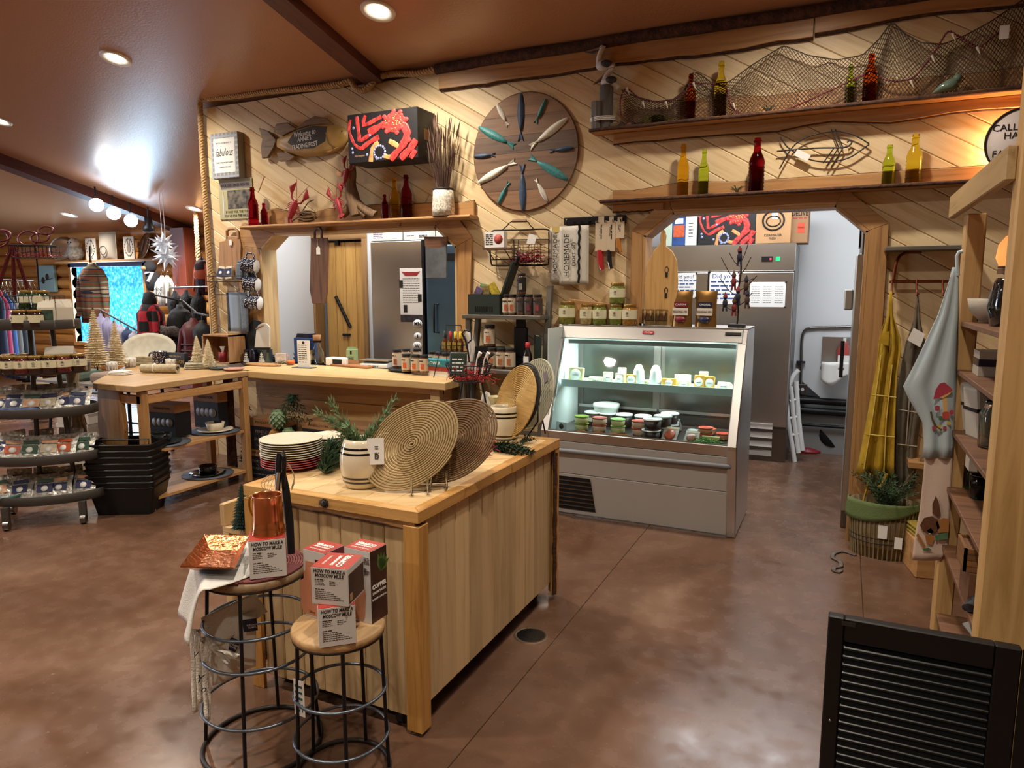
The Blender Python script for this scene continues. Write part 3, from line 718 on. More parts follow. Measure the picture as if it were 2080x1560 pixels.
# ---------------- boxes on the stools ----------------
REDP, MAROON = mat('red_print', 'A8392F', .4), mat('maroon_print', '5E1722', .4)
BOXW = mat('box_white', 'CFCBC6', .45); COPPRINT = mat('copper_print', 'C48464', .4); DKPRINT = mat('brown_photo_print', '3D241A', .4, var=.5, vs=14); LEAFP = mat('mint_print', '4C6B32', .4, var=.3, vs=30)
def frontbase(a, c, z): p0, p1 = aZ(a[0], a[1], z), aZ(c[0], c[1], z); d = p1-p0; return p0, math.atan2(d.y, d.x), d.length
def moscow(a, c, z, h, dep, label, rightprint=True, tophead=True):
 p0, rz, wd = frontbase(a, c, z); t = T('mug_box', label, 'box', p0, rz, 'mug gift boxes')
 B().bx(0, wd, 0, dep, 0, h-.001).build('carton', BOXW, t, bev=.001)
 B().bx(.0005, wd-.0005, .0005, dep-.0005, h-.001, h).build('lid', REDP, t)
 txt('HOW TO MAKE A\nMOSCOW MULE', h*.125, INK, t, (wd*.5, -.0006, h*.84), shear=.15, off=.0003, width=wd*.86)
 L = [(wd*.1, wd*.36, h*.66, h*.022)]+[(wd*.1, wd*(.33+.02*i), h*(.62-.045*i), h*.013) for i in range(3)]+[(wd*.5, wd*(.66+.08*(i == 1)), h*(.63-.045*i), h*.013) for i in range(3)]
 L += [(wd*.1, wd*.35, h*.40, h*.022)]+[(wd*.1, wd*(.52+.09*i), h*(.345-.05*i), h*.015) for i in range(5)]
 dashes(L, INK, t)
 if tophead:
  txt('COPPER', wd*.21, WHITEINK, t, (wd*.68, dep*.5, h+.0006), (0, 0, PI/2), off=.001); txt('DRINKWARE', wd*.11, WHITEINK, t, (wd*.47, dep*.5, h+.0006), (0, 0, PI/2), off=.0006); txt('ENTERTAINING', wd*.08, WHITEINK, t, (wd*.22, dep*.5, h+.0006), (0, 0, PI/2))
 if rightprint: B().bx(wd, wd+.0006, .006, dep-.004, .006, h-.02).build('side_photo', DKPRINT, t); B().bx(wd+.0006, wd+.001, .012, .03, .012, .035).build('barcode_patch', KRAFT, t)
 return t
moscow((508, 1178), (583, 1169), Z1+.012, .128, .11, 'white recipe box on the tall stool under the copper mug', tophead=False)
bx5 = moscow((649, 1317), (724, 1306), Z2, .125, .115, 'white recipe box standing directly on the low stool, lowest', tophead=False)
moscow((634, 1226), (708, 1233), Z2+.1255, .118, .12, 'white recipe box balanced on top of the lowest one')
def tallbox(a, c, z, h, dep, label, right):
 p0, rz, wd = frontbase(a, c, z); t = T('shaker_box', label, 'box', p0, rz, 'tall shaker gift boxes')
 B().bx(0, wd, 0, dep, 0, h-.001).build('carton', BOXW, t, bev=.001); B().bx(.0005, wd-.0005, .0005, dep-.0005, h-.001, h).build('lid', REDP, t)
 pf = [(.0, .0), (.3, .0), (.36, .1), (.4, .45), (.36, .6), (.24, .66), (.24, .78), (.17, .82), (.15, 1.)]
 P = [(x*.14, z_) for x, z_ in pf]; cx = wd*.32; H = h*.8
 B().prism([(cx+x*.9, .03*h+z_*H) for x, z_ in P]+[(cx-x*.9, .03*h+z_*H) for x, z_ in P[::-1]][:-1], 'y', -.0008, 0).build('shaker_print', COPPRINT, t)
 txt('COPPER', wd*.2, WHITEINK, t, (wd*.5, dep*.62, h+.0006), (0, 0, PI), off=.001); txt('DRINKWARE', wd*.11, WHITEINK, t, (wd*.5, dep*.42, h+.0006), (0, 0, PI), off=.0005); txt('ENTERTAINING', wd*.1, WHITEINK, t, (wd*.5, dep*.2, h+.0006), (0, 0, PI))
 if right:
  B().bx(wd, wd+.0006, .001, dep-.001, .001, h-.002).build('side_photo', DKPRINT, t)
  b = B()
  for k in range(5): a_ = .4+k*.35; c0 = V((0, dep*.6, h*.66)); e = c0+V((0, .05*math.cos(a_), .055*math.sin(a_)+.012)); s_ = V((0, -math.sin(a_), math.cos(a_)))*.012; mm = (c0+e)/2; b.add([c0+V((wd+.001, 0, 0)), mm+s_+V((wd+.001, 0, 0)), e+V((wd+.001, 0, 0)), mm-s_+V((wd+.001, 0, 0))], [(0,1,2,3)])
  b.build('mint_leaf_print', LEAFP, t)
  txt('COPPER', dep*.23, WHITEINK, t, (wd+.0012, dep*.5, h*.49), (PI/2, 0, PI/2), off=.0008, width=dep*.85); txt('DRINKWARE', dep*.14, WHITEINK, t, (wd+.0012, dep*.5, h*.405), (PI/2, 0, PI/2), width=dep*.8); txt('ENTERTAINING', dep*.1, WHITEINK, t, (wd+.0012, dep*.5, h*.32), (PI/2, 0, PI/2), width=dep*.85)
  dashes([(wd*.45, wd*.97, h*(.9-.02*i), h*.008) for i in range(5)], INK, t); txt('FINISH:\nHAMMERED\nSMOOTH', h*.035, INK, t, (wd*.75, -.0008, h*.72))
 else:
  B().bx(wd, wd+.0006, .001, dep-.001, .001, h-.002).build('side_print', MAROON, t); B().bx(wd*.56, wd, -.0008, 0, h*.66, h*.88).build('brand_patch', MAROON, t); txt('COPPER', wd*.1, WHITEINK, t, (wd*.78, -.0012, h*.82), width=wd*.38); txt('28oz', h*.06, INK, t, (wd*.2, -.0008, h*.08), al='LEFT'); dashes([(wd*.1, wd*.5, h*.03, h*.006)], INK, t)
 return t
tallbox((620, 1249), (664, 1263), Z2, .232, .09, 'tall box with maroon side, behind the recipe boxes', False)
tallbox((704, 1255), (755, 1269), Z2, .245, .085, 'tall box with dark photo side reading Copper Drinkware', True)
# copper mug on the recipe box
COPPER = mat('polished_copper', 'E39A6C', .2, 1); COPPERH = mat('hammered_copper', 'C98155', .22, 1, bmp=.6, bs=55)
mz = Z1+.012+.128; p = aZ(546, 1082, mz)
t = T('copper_mug', 'polished copper mug on top of the recipe box', 'mug', p, -.3)
B().lathe([(0, 0), (.054, 0), (.055, .004), (.052, .008), (.0535, .012), (.0505, .016), (.0515, .02), (.049, .024), (.0475, .05), (.046, .1), (.047, .128), (.0485, .131), (.0465, .132), (.0445, .128), (.0445, .01), (0, .01)], 40).build('body', COPPER, t)
B().tube(spline([(-.044, -.012, .112), (-.066, -.02, .118), (-.077, -.024, .098), (-.075, -.023, .07), (-.062, -.018, .045), (-.048, -.012, .034)], .006), .0042, 8).build('handle', mat('brass', 'D9A648', .15, 1), t)
# hammered tray, red braided mat, printed tea towel on the tall stool
p = S1+V((0, 0, Z1+.001)); placemat(tuple(p+V((.01, 0, .005))), None, .165, (0, 0, 1), REDM, 'dark red braided mat on the tall stool seat')
zt = Z1+.03
A_, B_, C_, D_ = aZ(366, 1150, zt+.035), aZ(478, 1152, zt+.035), aZ(506, 1088, zt+.035), aZ(415, 1086, zt+.035)
cen = (A_+B_+C_+D_)/4
b = B(); inn = [cen+(q-cen)*.62-V((0, 0, .034)) for q in (A_, B_, C_, D_)]; out_ = [A_, B_, C_, D_]
lo_ = [q-V((0, 0, .003)) for q in inn]; lo2 = [q-V((0, 0, .004)) for q in out_]
L8 = out_+inn+lo2+lo_
b.add(L8, [(4,5,6,7)]+[(i, (i+1) % 4, 4+(i+1) % 4, 4+i) for i in range(4)]+[(11,10,9,8)[::1]]+[(8+(i+1) % 4, 8+i, 12+i, 12+(i+1) % 4) for i in range(4)]+[(i, 8+i, 8+(i+1) % 4, (i+1) % 4) for i in range(4)])
b.f.remove((11,10,9,8)); b.s.pop(); b.add(lo_, [(3,2,1,0)])
tr = one(b, 'copper_tray', COPPERH, 'square hammered copper tray on the tea towel', 'tray', fix=True)
WAFF = mat('waffle_cloth', 'E6E1D6', .9, bmp=.7, bs=160, var=.05)
def towelsheet(path, wvec, nseg=14, wob=.006, th=.003, fold=3):
 S = spline(path, .02); m = len(S)-1
 def fn(u, v):
  i = min(m, int(u*m)); p = S[i]; w_ = V(wvec)
  return p + w_*(v-.5) + V((0, 0, 1)).cross(w_).normalized()*wob*math.sin(v*PI*fold+u*3)*(.3+u)
 return B().sheet(fn, m, nseg, th)
a0 = S1+V((-.02, -.03, Z1+.017)); wv_ = aZ(420, 1185, Z1)-aZ(352, 1150, Z1)
pth = [aZ(520, 1125, Z1+.016), aZ(470, 1145, Z1+.016), aZ(418, 1160, Z1+.018), aZ(400, 1165, Z1+.012), viewdir(385, 1215, aZ(400, 1165, Z1))+aZ(400, 1165, Z1), viewdir(373, 1270, aZ(400, 1165, Z1))+aZ(400, 1165, Z1)]
tw = T('tea_towel', 'white printed tea towel hanging off the tall stool under the tray', 'towel')
wd_ = (aZ(500, 1165, Z1)-aZ(470, 1105, Z1))*1.0
towelsheet(pth, wd_, wob=.008).build('cloth', mat('white_cotton', 'DAD6CE', .85, bmp=.3, bs=200), tw)
# tea towels draped over the tall stool's ring
tw2 = T('tea_towel', 'white waffle tea towels hanging from the tall stool ring', 'towel', S1)
def off(px_, py_, d=0): q = O_+ray(px_, py_)*((S1-O_).dot(F_)+d); return q-S1
def drape(Q, nu=10, nv=10, wob=.01, th=.004):
 a, b_, c, d = [V(q) for q in Q]   # top-left, top-right, bottom-right, bottom-left
 return B().sheet(lambda u, v: (a.lerp(b_, u)).lerp(d.lerp(c, u), v)+F_*wob*math.sin(u*9+v*2)*(.3+v), nu, nv, th)
drape([off(408, 1255, -.1), off(517, 1203, -.02), off(545, 1240, .02), off(420, 1330, -.1)], wob=.006).build('upper_cloth', WAFF, tw2)
drape([off(415, 1270, -.09), off(520, 1240, -.02), off(522, 1350, -.0), off(430, 1395, -.08)], wob=.008).build('rear_cloth', mat('white_cotton2', 'E2DDD2', .85), tw2)
for k, (x0, y0, x1, y1) in enumerate(((392, 1275, 395, 1450), (402, 1290, 405, 1430), (414, 1300, 420, 1468), (425, 1310, 462, 1350), (440, 1320, 482, 1336))):
 drape([off(x0-8, y0, -.14-.01*k), off(x0+16, y0+3, -.12-.01*k), off(x1+9, y1-8, -.12-.01*k), off(x1-3, y1, -.13-.01*k)], 5, 10, .006).build('hanging_end', WAFF, tw2)
NAVY = mat('navy_tag', '1A1E38', .5)
for (x, y, r) in ((508, 1270, .15), (470, 1308, -.45)):
 q = off(x, y, -.06); c = B().cb((0, 0, 0), (.05, .002, .042)).build('tag', NAVY, tw2); c.location = q; c.rotation_euler = (-.2, -r, YAW)
 txt('KITCHEN\nTOWEL', .009, WHITEINK, c, (.008, -.0016, -.004), rot=(PI/2, 0, 0))
for (x, y, s, sz) in ((403, 1380, 'Y', .06), (412, 1400, 'o', .05), (395, 1330, 'V', .04)):
 l = txt(s, sz*.7, INK, tw2, off(x, y, -.19), (PI/2-.1, 0, YAW), shear=.4)
p = off(608, 1415, .0)+S1; tg = one(B().bx(-.022, .022, -.001, .001, -.06, .06), 'folded_leaflet', PAPER, 'white printed leaflet hanging on the low stool leg', 'leaflet', O_+ray(608, 1418)*((S2-O_).dot(F_)-.13), YAW-.5)
dashes([(-.017, .015, -.045+i*.02, .008) for i in range(5)], mat('teal_ink', '2E5C5A', .7), tg).location = (0, -.0012, 0)
# black kitchen tongs leaning behind the mug, whisk wires with raffia
t = T('grill_tongs', 'black handled tongs standing up behind the copper mug', 'tongs', aZ(575, 1140, Z1+.012))
base = V(t.location);
def off2(px_, py_, d=0): return O_+ray(px_, py_)*((base-O_).dot(F_)+d)-base
b = B(); b.tube([off2(592, 1125, .02), off2(588, 1060, .02), off2(580, 990, .02), off2(574, 955, .02)], [.012, .014, .013, .008], 8, ry=.45); b.build('arm', BLACK, t)
b = B(); b.tube([off2(566, 1120, .0), off2(564, 1000, 0), off2(566, 940, 0), off2(568, 922, 0), off2(573, 918, 0), off2(578, 930, 0), off2(576, 990, .01)], [.007, .009, .011, .011, .01, .01, .008], 8, ry=.5); b.build('arm', BLACK, t)
B().cyl(off2(560, 1010, -.005), off2(566, 960, -.005), .006, 8).build('shaft', STEEL, t)
t = T('wire_whisk', 'wire whisk tied with raffia behind the mug', 'whisk', base)
for k in range(5):
 B().tube(spline([off2(548, 1005, .01), off2(530+k*7, 985, .01+.01*k), off2(545+k*5, 965, .01), off2(560, 968, .01)], .01), .0009, 4).build('wire', STEEL, t)
RAF = mat('raffia', 'B99A70', .8)
for k in range(3): B().tube(spline([off2(565, 965, 0), off2(585, 950-4*k, .01), off2(598, 965+5*k, .01), off2(592, 990+3*k, .01)], .01), .0014, 4).build('raffia', RAF, t)
# bottle-brush tree and bench end beside the island's left edge
def brush(name, label, loc, h, r, m, trunk=.1, rings=16, n=26, cat='ornament', group=None, snow=None):
 t = T(name, label, cat, loc, 0, group); b = B(); h0 = h*trunk
 B().cyl((0, 0, 0), (0, 0, h), .004*h/.3, 6).build('stem', STEM, t)
 for k in range(rings):
  f = k/(rings-1); z = h0+(h-h0)*f*.98; rr = r*(1-f)**.8+.004
  for q in range(max(7, int(n*(1-.6*f)))):
   a = q*2*PI/max(7, int(n*(1-.6*f)))+k*.7; e = rr*random.uniform(.85, 1.1); d = V((math.cos(a), math.sin(a), 0)); s_ = V((-d.y, d.x, 0))*e*.09
   b.add([(0, 0, z+.003), d*e*.6+s_+V((0, 0, z-.001)), d*e+V((0, 0, z-.002)), d*e*.6-s_+V((0, 0, z-.001)), d*e*.6+V((0, 0, z+h*.02))], [(0,1,4), (1,2,4), (2,3,4), (3,0,4), (0,3,2,1)])
 b.lathe([(r*.62, h0), (r*.42, h0+(h-h0)*.4), (.004, h*.97)], 12); b.build('bristles', m, t); return t
DKG = mat('brush_green', '1C332B', .8, var=.3, vs=40)
q0 = aZ(505, 1220, .3); t = T('display_bench', 'plain wooden bench end beside the left side of the island', 'bench', (IX0-.17, IY0+.06, 0))
B().bx(-.02, .16, 0, .35, .60, .625).build('seat_board', PINEx, t, bev=.002); B().bx(-.02, .015, .0, .04, 0, .60).build('leg', PINEz, t, bev=.002); B().bx(-.02, .015, .3, .34, 0, .60).build('leg', PINEz, t, bev=.002); B().bx(-.03, -.005, .0, .35, .625, .72).build('end_board', PINEz, t, bev=.002)
brush('brush_tree', 'dark green bottle brush tree beside the island corner', (IX0-.06, IY0+.05, .625), .2, .05, DKG)
# ================= refrigerated display case =================
CX0, CX1 = -1.875, -.56
dl = T('display_case', 'stainless refrigerated deli case with slanted glass front', 'display case', (0, 0, 0))
GREYP = mat('case_grey_panel', 'B4B1AB', .4); LINER = mat('case_liner', 'D7E2E0', .35)
prof = [(4.583, .01), (4.46, .60), (4.46, .623), (4.744, 1.254), (4.788, 1.344), (5.145, 1.344), (5.17, .01)]
for x0, x1 in ((CX0, CX0+.03), (CX1-.03, CX1)):
 B().prism(prof, 'x', x0, x1).build('end_panel', STEEL, dl, bev=.003, fix=True)
def slab(y0, z0, y1, z1, th, x0=CX0+.03, x1=CX1-.03):   # panel between two profile points, thickness going inwards
 d = V((0, y1-y0, z1-z0)); n_ = V((0, d.z, -d.y)).normalized()*th
 P = [(y0, z0), (y1, z1), (y1+n_.y, z1+n_.z), (y0+n_.y, z0+n_.z)]
 return B().prism(P, 'x', x0, x1)
fx = lambda z: 4.583-(4.583-4.46)*(z-.01)/.59
slab(fx(.01), .012, fx(.315), .315, .02).build('kick_panel', GREYP, dl, bev=.002, fix=True)
slab(fx(.32), .32, fx(.555), .555, .02).build('front_panel', GREYP, dl, bev=.002, fix=True)
slab(fx(.56), .56, 4.455, .628, .03).build('sill', STEEL, dl, bev=.003, fix=True)
for x in (CX0+.012, CX1-.045): B().prism([(4.578, .0), (4.455, .6), (4.455, .625), (4.735, 1.25), (4.76, 1.25), (4.49, .62), (4.49, .6), (4.6, .0)], 'x', x-.012, x+.045).build('corner_post', STEEL, dl, bev=.004, fix=True)
B().tube([(CX0+.03, fx(.49)-.014, .49), (CX1-.05, fx(.49)-.014, .495), (CX1-.04, fx(.49)+.0, .495)], .017, 10).build('bumper_rail', mat('grey_bumper', '77777A', .45), dl)
slab(4.744, 1.254, 4.790, 1.344, .03).build('top_band', STEEL, dl, bev=.003, fix=True)
B().bx(CX0, CX1, 4.785, 5.15, 1.335, 1.346).build('top_panel', STEEL, dl, bev=.002)
slab(4.480, .628, 4.752, 1.256, .006, CX0+.06, CX1-.06).build('front_glass', PANE, dl, fix=True)
B().bx(CX0+.03, CX1-.03, 4.50, 5.14, .56, .60).build('deck', STEELD, dl)
B().bx(CX0+.03, CX0+.036, 4.5, 5.14, .60, 1.33).build('side_liner', LINER, dl); B().bx(CX1-.036, CX1-.03, 4.76, 5.14, .60, 1.33).build('side_liner', LINER, dl)
B().bx(CX0+.04, CX1-.04, 4.79, 5.13, 1.26, 1.33).build('upper_housing', LINER, dl)
for i, (x0, x1) in enumerate(((CX0+.03, -1.2), (-1.22, CX1-.03))):
 d = B().bx(x0, x1, 5.11+.012*i, 5.122+.012*i, .62, 1.26).build('sliding_door', STEELD, dl); B().bx(x0+.05, x1-.05, 5.105+.012*i, 5.11+.012*i, .68, 1.2).build('door_pane', PANE, d); B().bx(x0+.02, x1-.02, 5.10, 5.108, .70, .72).build('door_rail', STEEL, d)
b = B().bx(CX0+.05, CX1-.05, 4.72, 5.06, .918, .930); b.build('shelf', LINER, dl); B().bx(CX0+.05, CX1-.05, 4.712, 4.722, .905, .955).build('price_rail', mat('price_rail', 'BFE3E6', .3), dl)
B().cyl((CX0+.08, 4.83, 1.235), (CX1-.08, 4.83, 1.235), .014, 12).build('light_tube', mat('case_tube', 'EAFFFB', .4, emit=9), dl)
B().bx(CX0+.07, CX1-.07, 4.80, 4.815, 1.21, 1.255).build('tube_shade', mat('tube_shade', 'E8F4F2', .4), dl)
lamp('AREA', (-1.21, 4.85, 1.205), 8, (.88, 1, .97), 1.1, (0.15, 0, 0), sizey=.04, name='case_light')
lamp('AREA', (-1.21, 4.86, .9), 4, (.88, 1, .97), 1.1, (0.1, 0, 0), sizey=.03, name='case_shelf_light')
vg = [(CX0+.09, .045), (CX0+.37, .045), (CX0+.345, .295), (CX0+.09, .295)]
ve = B(); ve.add([(x, fx(z)-.004, z) for x, z in vg]+[(x, fx(z)+.001, z) for x, z in vg], [(0,1,2,3), (0,4,5,1), (1,5,6,2), (2,6,7,3), (3,7,4,0)])
vo = ve.build('vent', mat('vent_black', '0C0C0D', .7), dl)
for k in range(7): z = .075+k*.032; B().bx(CX0+.095, CX0+.365-.0025*k, fx(z)-.008, fx(z)-.002, z-.004, z+.004).build('vent_slat', STEELD, vo)
nb = B().bx(-.04, .04, -.003, 0, -.012, .012).build('badge', mat('badge_red', 'A81F25', .35), dl, bev=.002); nb.location = (-1.21, 4.765, 1.304); nb.rotation_euler = (-.46, 0, 0)
txt('McCray', .018, WHITEINK, nb, (0, -.0035, 0), shear=.3)
bo = B().bx(-.05, .05, -.008, 0, -.009, .009).build('lock', BLACK, dl); bo.location = (-.65, 4.768, 1.308); bo.rotation_euler = (-.46, 0, 0)
# ---------------- food in the case ----------------
LIDW, DARKT, CLEARP = mat('tub_lid_white', 'C9D2D0', .4), mat('tub_dark', '241F1E', .4), mat('clear_plastic', 'DDE6E2', .15, trans=.6)
def tub(loc, r, h, bm_, lm_, label, group, fillm=None):
 t = T('food_tub', label, 'tub', loc, 0, group)
 B().lathe([(0, 0), (r*.86, 0), (r*.9, .004), (r*.98, h*.92), (0, h*.92)], 22).build('tub_body', bm_, t)
 B().lathe([(r*.97, h*.86), (r*1.06, h*.88), (r*1.06, h), (r*.94, h), (r*.9, h*.96), (0, h*.96)], 22).build('lid', lm_, t)
 if fillm: B().cb((0, -r*.97, h*.45), (r*.5, .003, h*.3)).build('sticker', fillm, t)
 return t
DZ = .602
for (x, y, lb) in ((1204, 838, 'first'), (1234, 842, 'second'), (1268, 846, 'third'), (1306, 856, 'fourth')):
 p = aZ(x, y, DZ+.02); p = aY(x, y, 4.93); tub(V((p.x, 4.93, DZ)), .058, .095+.0*x, DARKT, LIDW, 'black tub with white lid, %s in the back row of the case' % lb, 'dark tubs in the case back row', PAPER)
for k, (x, c, lb) in enumerate(((1181, '8CB23A', 'green lid'), (1217, 'B4452C', 'red lid'), (1255, '8FC06A', 'green lid'), (1298, 'C0513C', 'red lid'))):
 X = aY(x, 880, 4.70).x
 for q in range(2):
  tub(V((X, 4.70, DZ+q*.05)), .05, .049, mat('dip_%d' % (k % 2), 'C9C88E' if k % 2 == 0 else 'D9B59A', .35), mat('lid_'+c, c, .35), '%s small tub, %s of the %s pair from the left' % (lb, ('lower', 'upper')[q], ('first', 'second', 'third', 'fourth')[k]), 'small dip tubs in the case')
for (x, Y, z0, lb) in ((1323, 4.56, 0, 'front, lower'), (1325, 4.565, .074, 'front, upper'), (1346, 4.70, 0, 'middle, lower'), (1346, 4.70, .074, 'middle, upper'), (1360, 4.82, 0, 'rear, lower'), (1360, 4.82, .074, 'rear, upper')):
 tub(V((aY(x, 870, Y).x, Y, DZ+z0)), .06, .072, DARKT, LIDW, 'black soup tub with pale lid in the case middle, %s' % lb, 'soup tubs in the case middle')
one(B().lathe([(0, 0), (.085, 0), (.092, .12), (.098, .125), (.098, .15), (.06, .158), (0, .16)], 26), 'pail', mat('pail_white', 'B9BDB6', .45), 'large white pail at the back left of the case', 'pail', (aY(1232, 800, 5.0).x, 5.0, DZ))
t = T('glass_dome', 'clear glass cheese dome with knob in the case', 'cheese dome', (aY(1370, 850, 4.92).x, 4.92, DZ)); B().lathe([(.055, 0), (.057, .05), (.045, .085), (.015, .1), (.006, .105)], 20).build('dome', CLEAR, t); B().lathe([(0, .103), (.008, .106), (.014, .118), (.008, .13), (0, .133)], 12).build('knob', CLEAR, t); B().lathe([(0, .0), (.028, .0), (.028, .05), (0, .05)], 14).build('spread', mat('brown_spread', '6B3F22', .5), t)
b = B().lathe([(0, 0), (.034, 0), (.05, .035), (.047, .035), (.032, .003), (0, .003)], 4); one(b, 'clear_dish', CLEARP, 'small square clear dish in the case', 'dish', (aY(1408, 855, 4.85).x, 4.85, DZ), .7)
for (x, Y, z0, lb) in ((1440, 4.93, 0, 'behind'), (1434, 4.74, 0, 'lower front'), (1434, 4.74, .042, 'upper front'), (1470, 4.80, 0, 'beside the glass edge')):
 tub(V((aY(x, 860, Y).x, Y, DZ+z0)), .048, .04, mat('salsa', 'C98A62', .35), mat('lid_red2', 'C4533B', .35), 'red lidded salad tub at the right of the case, %s' % lb, 'red lidded tubs at the case right')
# vacuum packs, beans, card, tray
def flatpack(x, Y, w_, d_, cols, label, tilt=.5, rz=0):
 t = T('vacuum_pack', label, 'food pack', (aY(x, 885, Y).x, Y, DZ+.004), rz, rot=(tilt, 0, rz))
 B().bx(-w_/2, w_/2, 0, d_, 0, .004).build('tray', mat('pack_tray', 'B8B4AC', .35), t)
 b = B(); b.lathe([(0, 0), (.9, .0), (1, .4), (.7, .9), (0, 1)], 14, M=Matrix.Translation((0, d_*.42, .004)) @ Matrix.Diagonal((w_*.36, d_*.36, .014, 1))); b.build('food', mat(cols[0], cols[0], .35, var=.3, vs=60), t)
 B().bx(-w_*.4, w_*.4, d_*.82, d_*.97, .004, .006).build('pack_label', mat(cols[1], cols[1], .5), t)
flatpack(1357, 4.54, .1, .15, ('C4552E', 'D8C9A0'), 'orange smoked salmon pack at the front of the case')
flatpack(1402, 4.55, .09, .12, ('A5684F', 'CDB79A'), 'pink smoked pork pack next to the salmon')
b = B(); rnd = random.Random(4)
for k in range(170):
 p = V((rnd.gauss(0, .04), rnd.gauss(0, .025), .008+abs(rnd.gauss(0, .014)))); a = rnd.uniform(0, PI); d = V((math.cos(a), math.sin(a), rnd.uniform(-.2, .2)))*.02; b.tube([p-d, p, p+d], .0028, 5)
t = T('bean_bag', 'bag of green beans at the front right of the case', 'vegetables', (aY(1437, 888, 4.56).x, 4.56, DZ)); bo = b.build('beans', mat('green_bean', '4E9A36', .45, var=.3, vs=60), t); bo['kind'] = 'stuff'; B().bx(-.04, .07, .03, .06, .01, .05).build('bag_top', mat('bag_yellow', 'D8CE8C', .4), t)
t = T('herring_tray', 'long black tray of carrots and fish at the case front', 'tray', (aY(1230, 882, 4.55).x, 4.55, DZ)); B().bx(-.24, .24, -.04, .05, 0, .012).build('tray', BLACK, t)
for k, x in enumerate((-.17, -.05, .06, .13)): B().tube([(x-.04, 0, .016), (x, .008, .019), (x+.05, .0, .015)], [.004, .009, .003], 6).build('carrot', mat('carrot', 'C7762F', .5), t)
t = T('info_card', 'small pale card with emblem at the case front left', 'card', (aY(1140, 880, 4.56).x, 4.56, DZ), -.3); B().bx(-.045, .045, 0, .003, 0, .07).build('card', mat('card_blue', 'B9D3DA', .5), t); B().lathe([(0, 0), (.02, 0), (.02, .001), (0, .001)], 18, M=Matrix.Translation((0, 0, .04)) @ Matrix.Rotation(PI/2, 4, 'X')).build('emblem', DARKM, t)
# cheese packs on the upper shelf
SZ_ = .931
CH = [mat('cheese_pale', 'E3DC9A', .45), mat('cheese_orange', 'DDA544', .45), mat('cheese_cream', 'E8DFC0', .45)]
def cheese(x, Y, w_, h_, d_, ci, lb, tilt=0, flat=False, z0=0):
 t = T('cheese_pack', lb, 'cheese', (aY(x, 790, Y).x, Y, SZ_+z0), 0, 'cheese packs on the case shelf', rot=(tilt, 0, random.uniform(-.25, .25)))
 B().bx(-w_/2, w_/2, 0, d_, 0, h_).build('wedge', CH[ci], t, bev=.006, seg=2)
 l = B().lathe([(0, 0), (min(w_, h_)*.4, 0), (min(w_, h_)*.4, .001), (0, .001)], 20, M=Matrix.Translation((0, -.0005, h_*.5)) @ Matrix.Rotation(PI/2, 4, 'X')).build('round_label', PAPER, t)
 dashes([(-w_*.2, w_*.2, h_*.5-.004, .003)], INK, l, 'label_print').location = (0, -.002, 0)
for a in ((1168, 4.79, .115, .105, .03, 0, 'large pale yellow cheese block at the shelf left end', -.15), (1209, 4.80, .1, .04, .05, 2, 'flat cream cheese pack beside the large yellow block'), (1234, 4.80, .07, .085, .025, 2, 'upright cream cheese pack, third from the shelf left', -.2), (1256, 4.79, .07, .08, .025, 2, 'upright cream cheese pack, fourth from the shelf left', -.2), (1262, 4.88, .06, .11, .025, 0, 'tall yellow cheese pack behind the upright ones', -.1), (1281, 4.79, .075, .075, .04, 1, 'orange cheese pack before the white bottle', -.1),
          (1318, 4.86, .14, .03, .05, 0, 'low yellow cheese between the two white bottles'), (1358, 4.80, .1, .06, .05, 1, 'orange cheese pack right of the white bottles', -.1), (1385, 4.86, .11, .085, .03, 2, 'wide cream cheese pack at the back right', -.1), (1388, 4.79, .075, .055, .05, 2, 'low cream cheese pack at the front right', -.2), (1418, 4.79, .07, .095, .03, 1, 'orange cheese with round label, left of two alike', -.2), (1440, 4.79, .07, .09, .03, 1, 'orange cheese with round label, right of two alike', -.2), (1428, 4.87, .06, .11, .03, 2, 'cream cheese pack peeking between the two orange ones'), (1468, 4.80, .09, .06, .06, 2, 'sliced cheese stack at the shelf right end', -.4)):
 cheese(a[0], a[1], a[2], a[3], a[4], a[5], a[6], a[7] if len(a) > 7 else 0)
for x, s in ((1297, 'left'), (1331, 'right')):  # solid white shapes standing in for lamp reflections in the case glass
 t = T('reflection_shape', 'rounded white plastic bottle on the case shelf, the %s one' % s, 'bottle', (aY(x, 785, 4.84).x, 4.84, SZ_)); B().lathe([(0, 0), (.04, 0), (.043, .03), (.036, .1), (.022, .135), (.012, .142), (0, .144)], 18).build('reflection_body', mat('reflection_white', 'EFEFE8', .35), t)
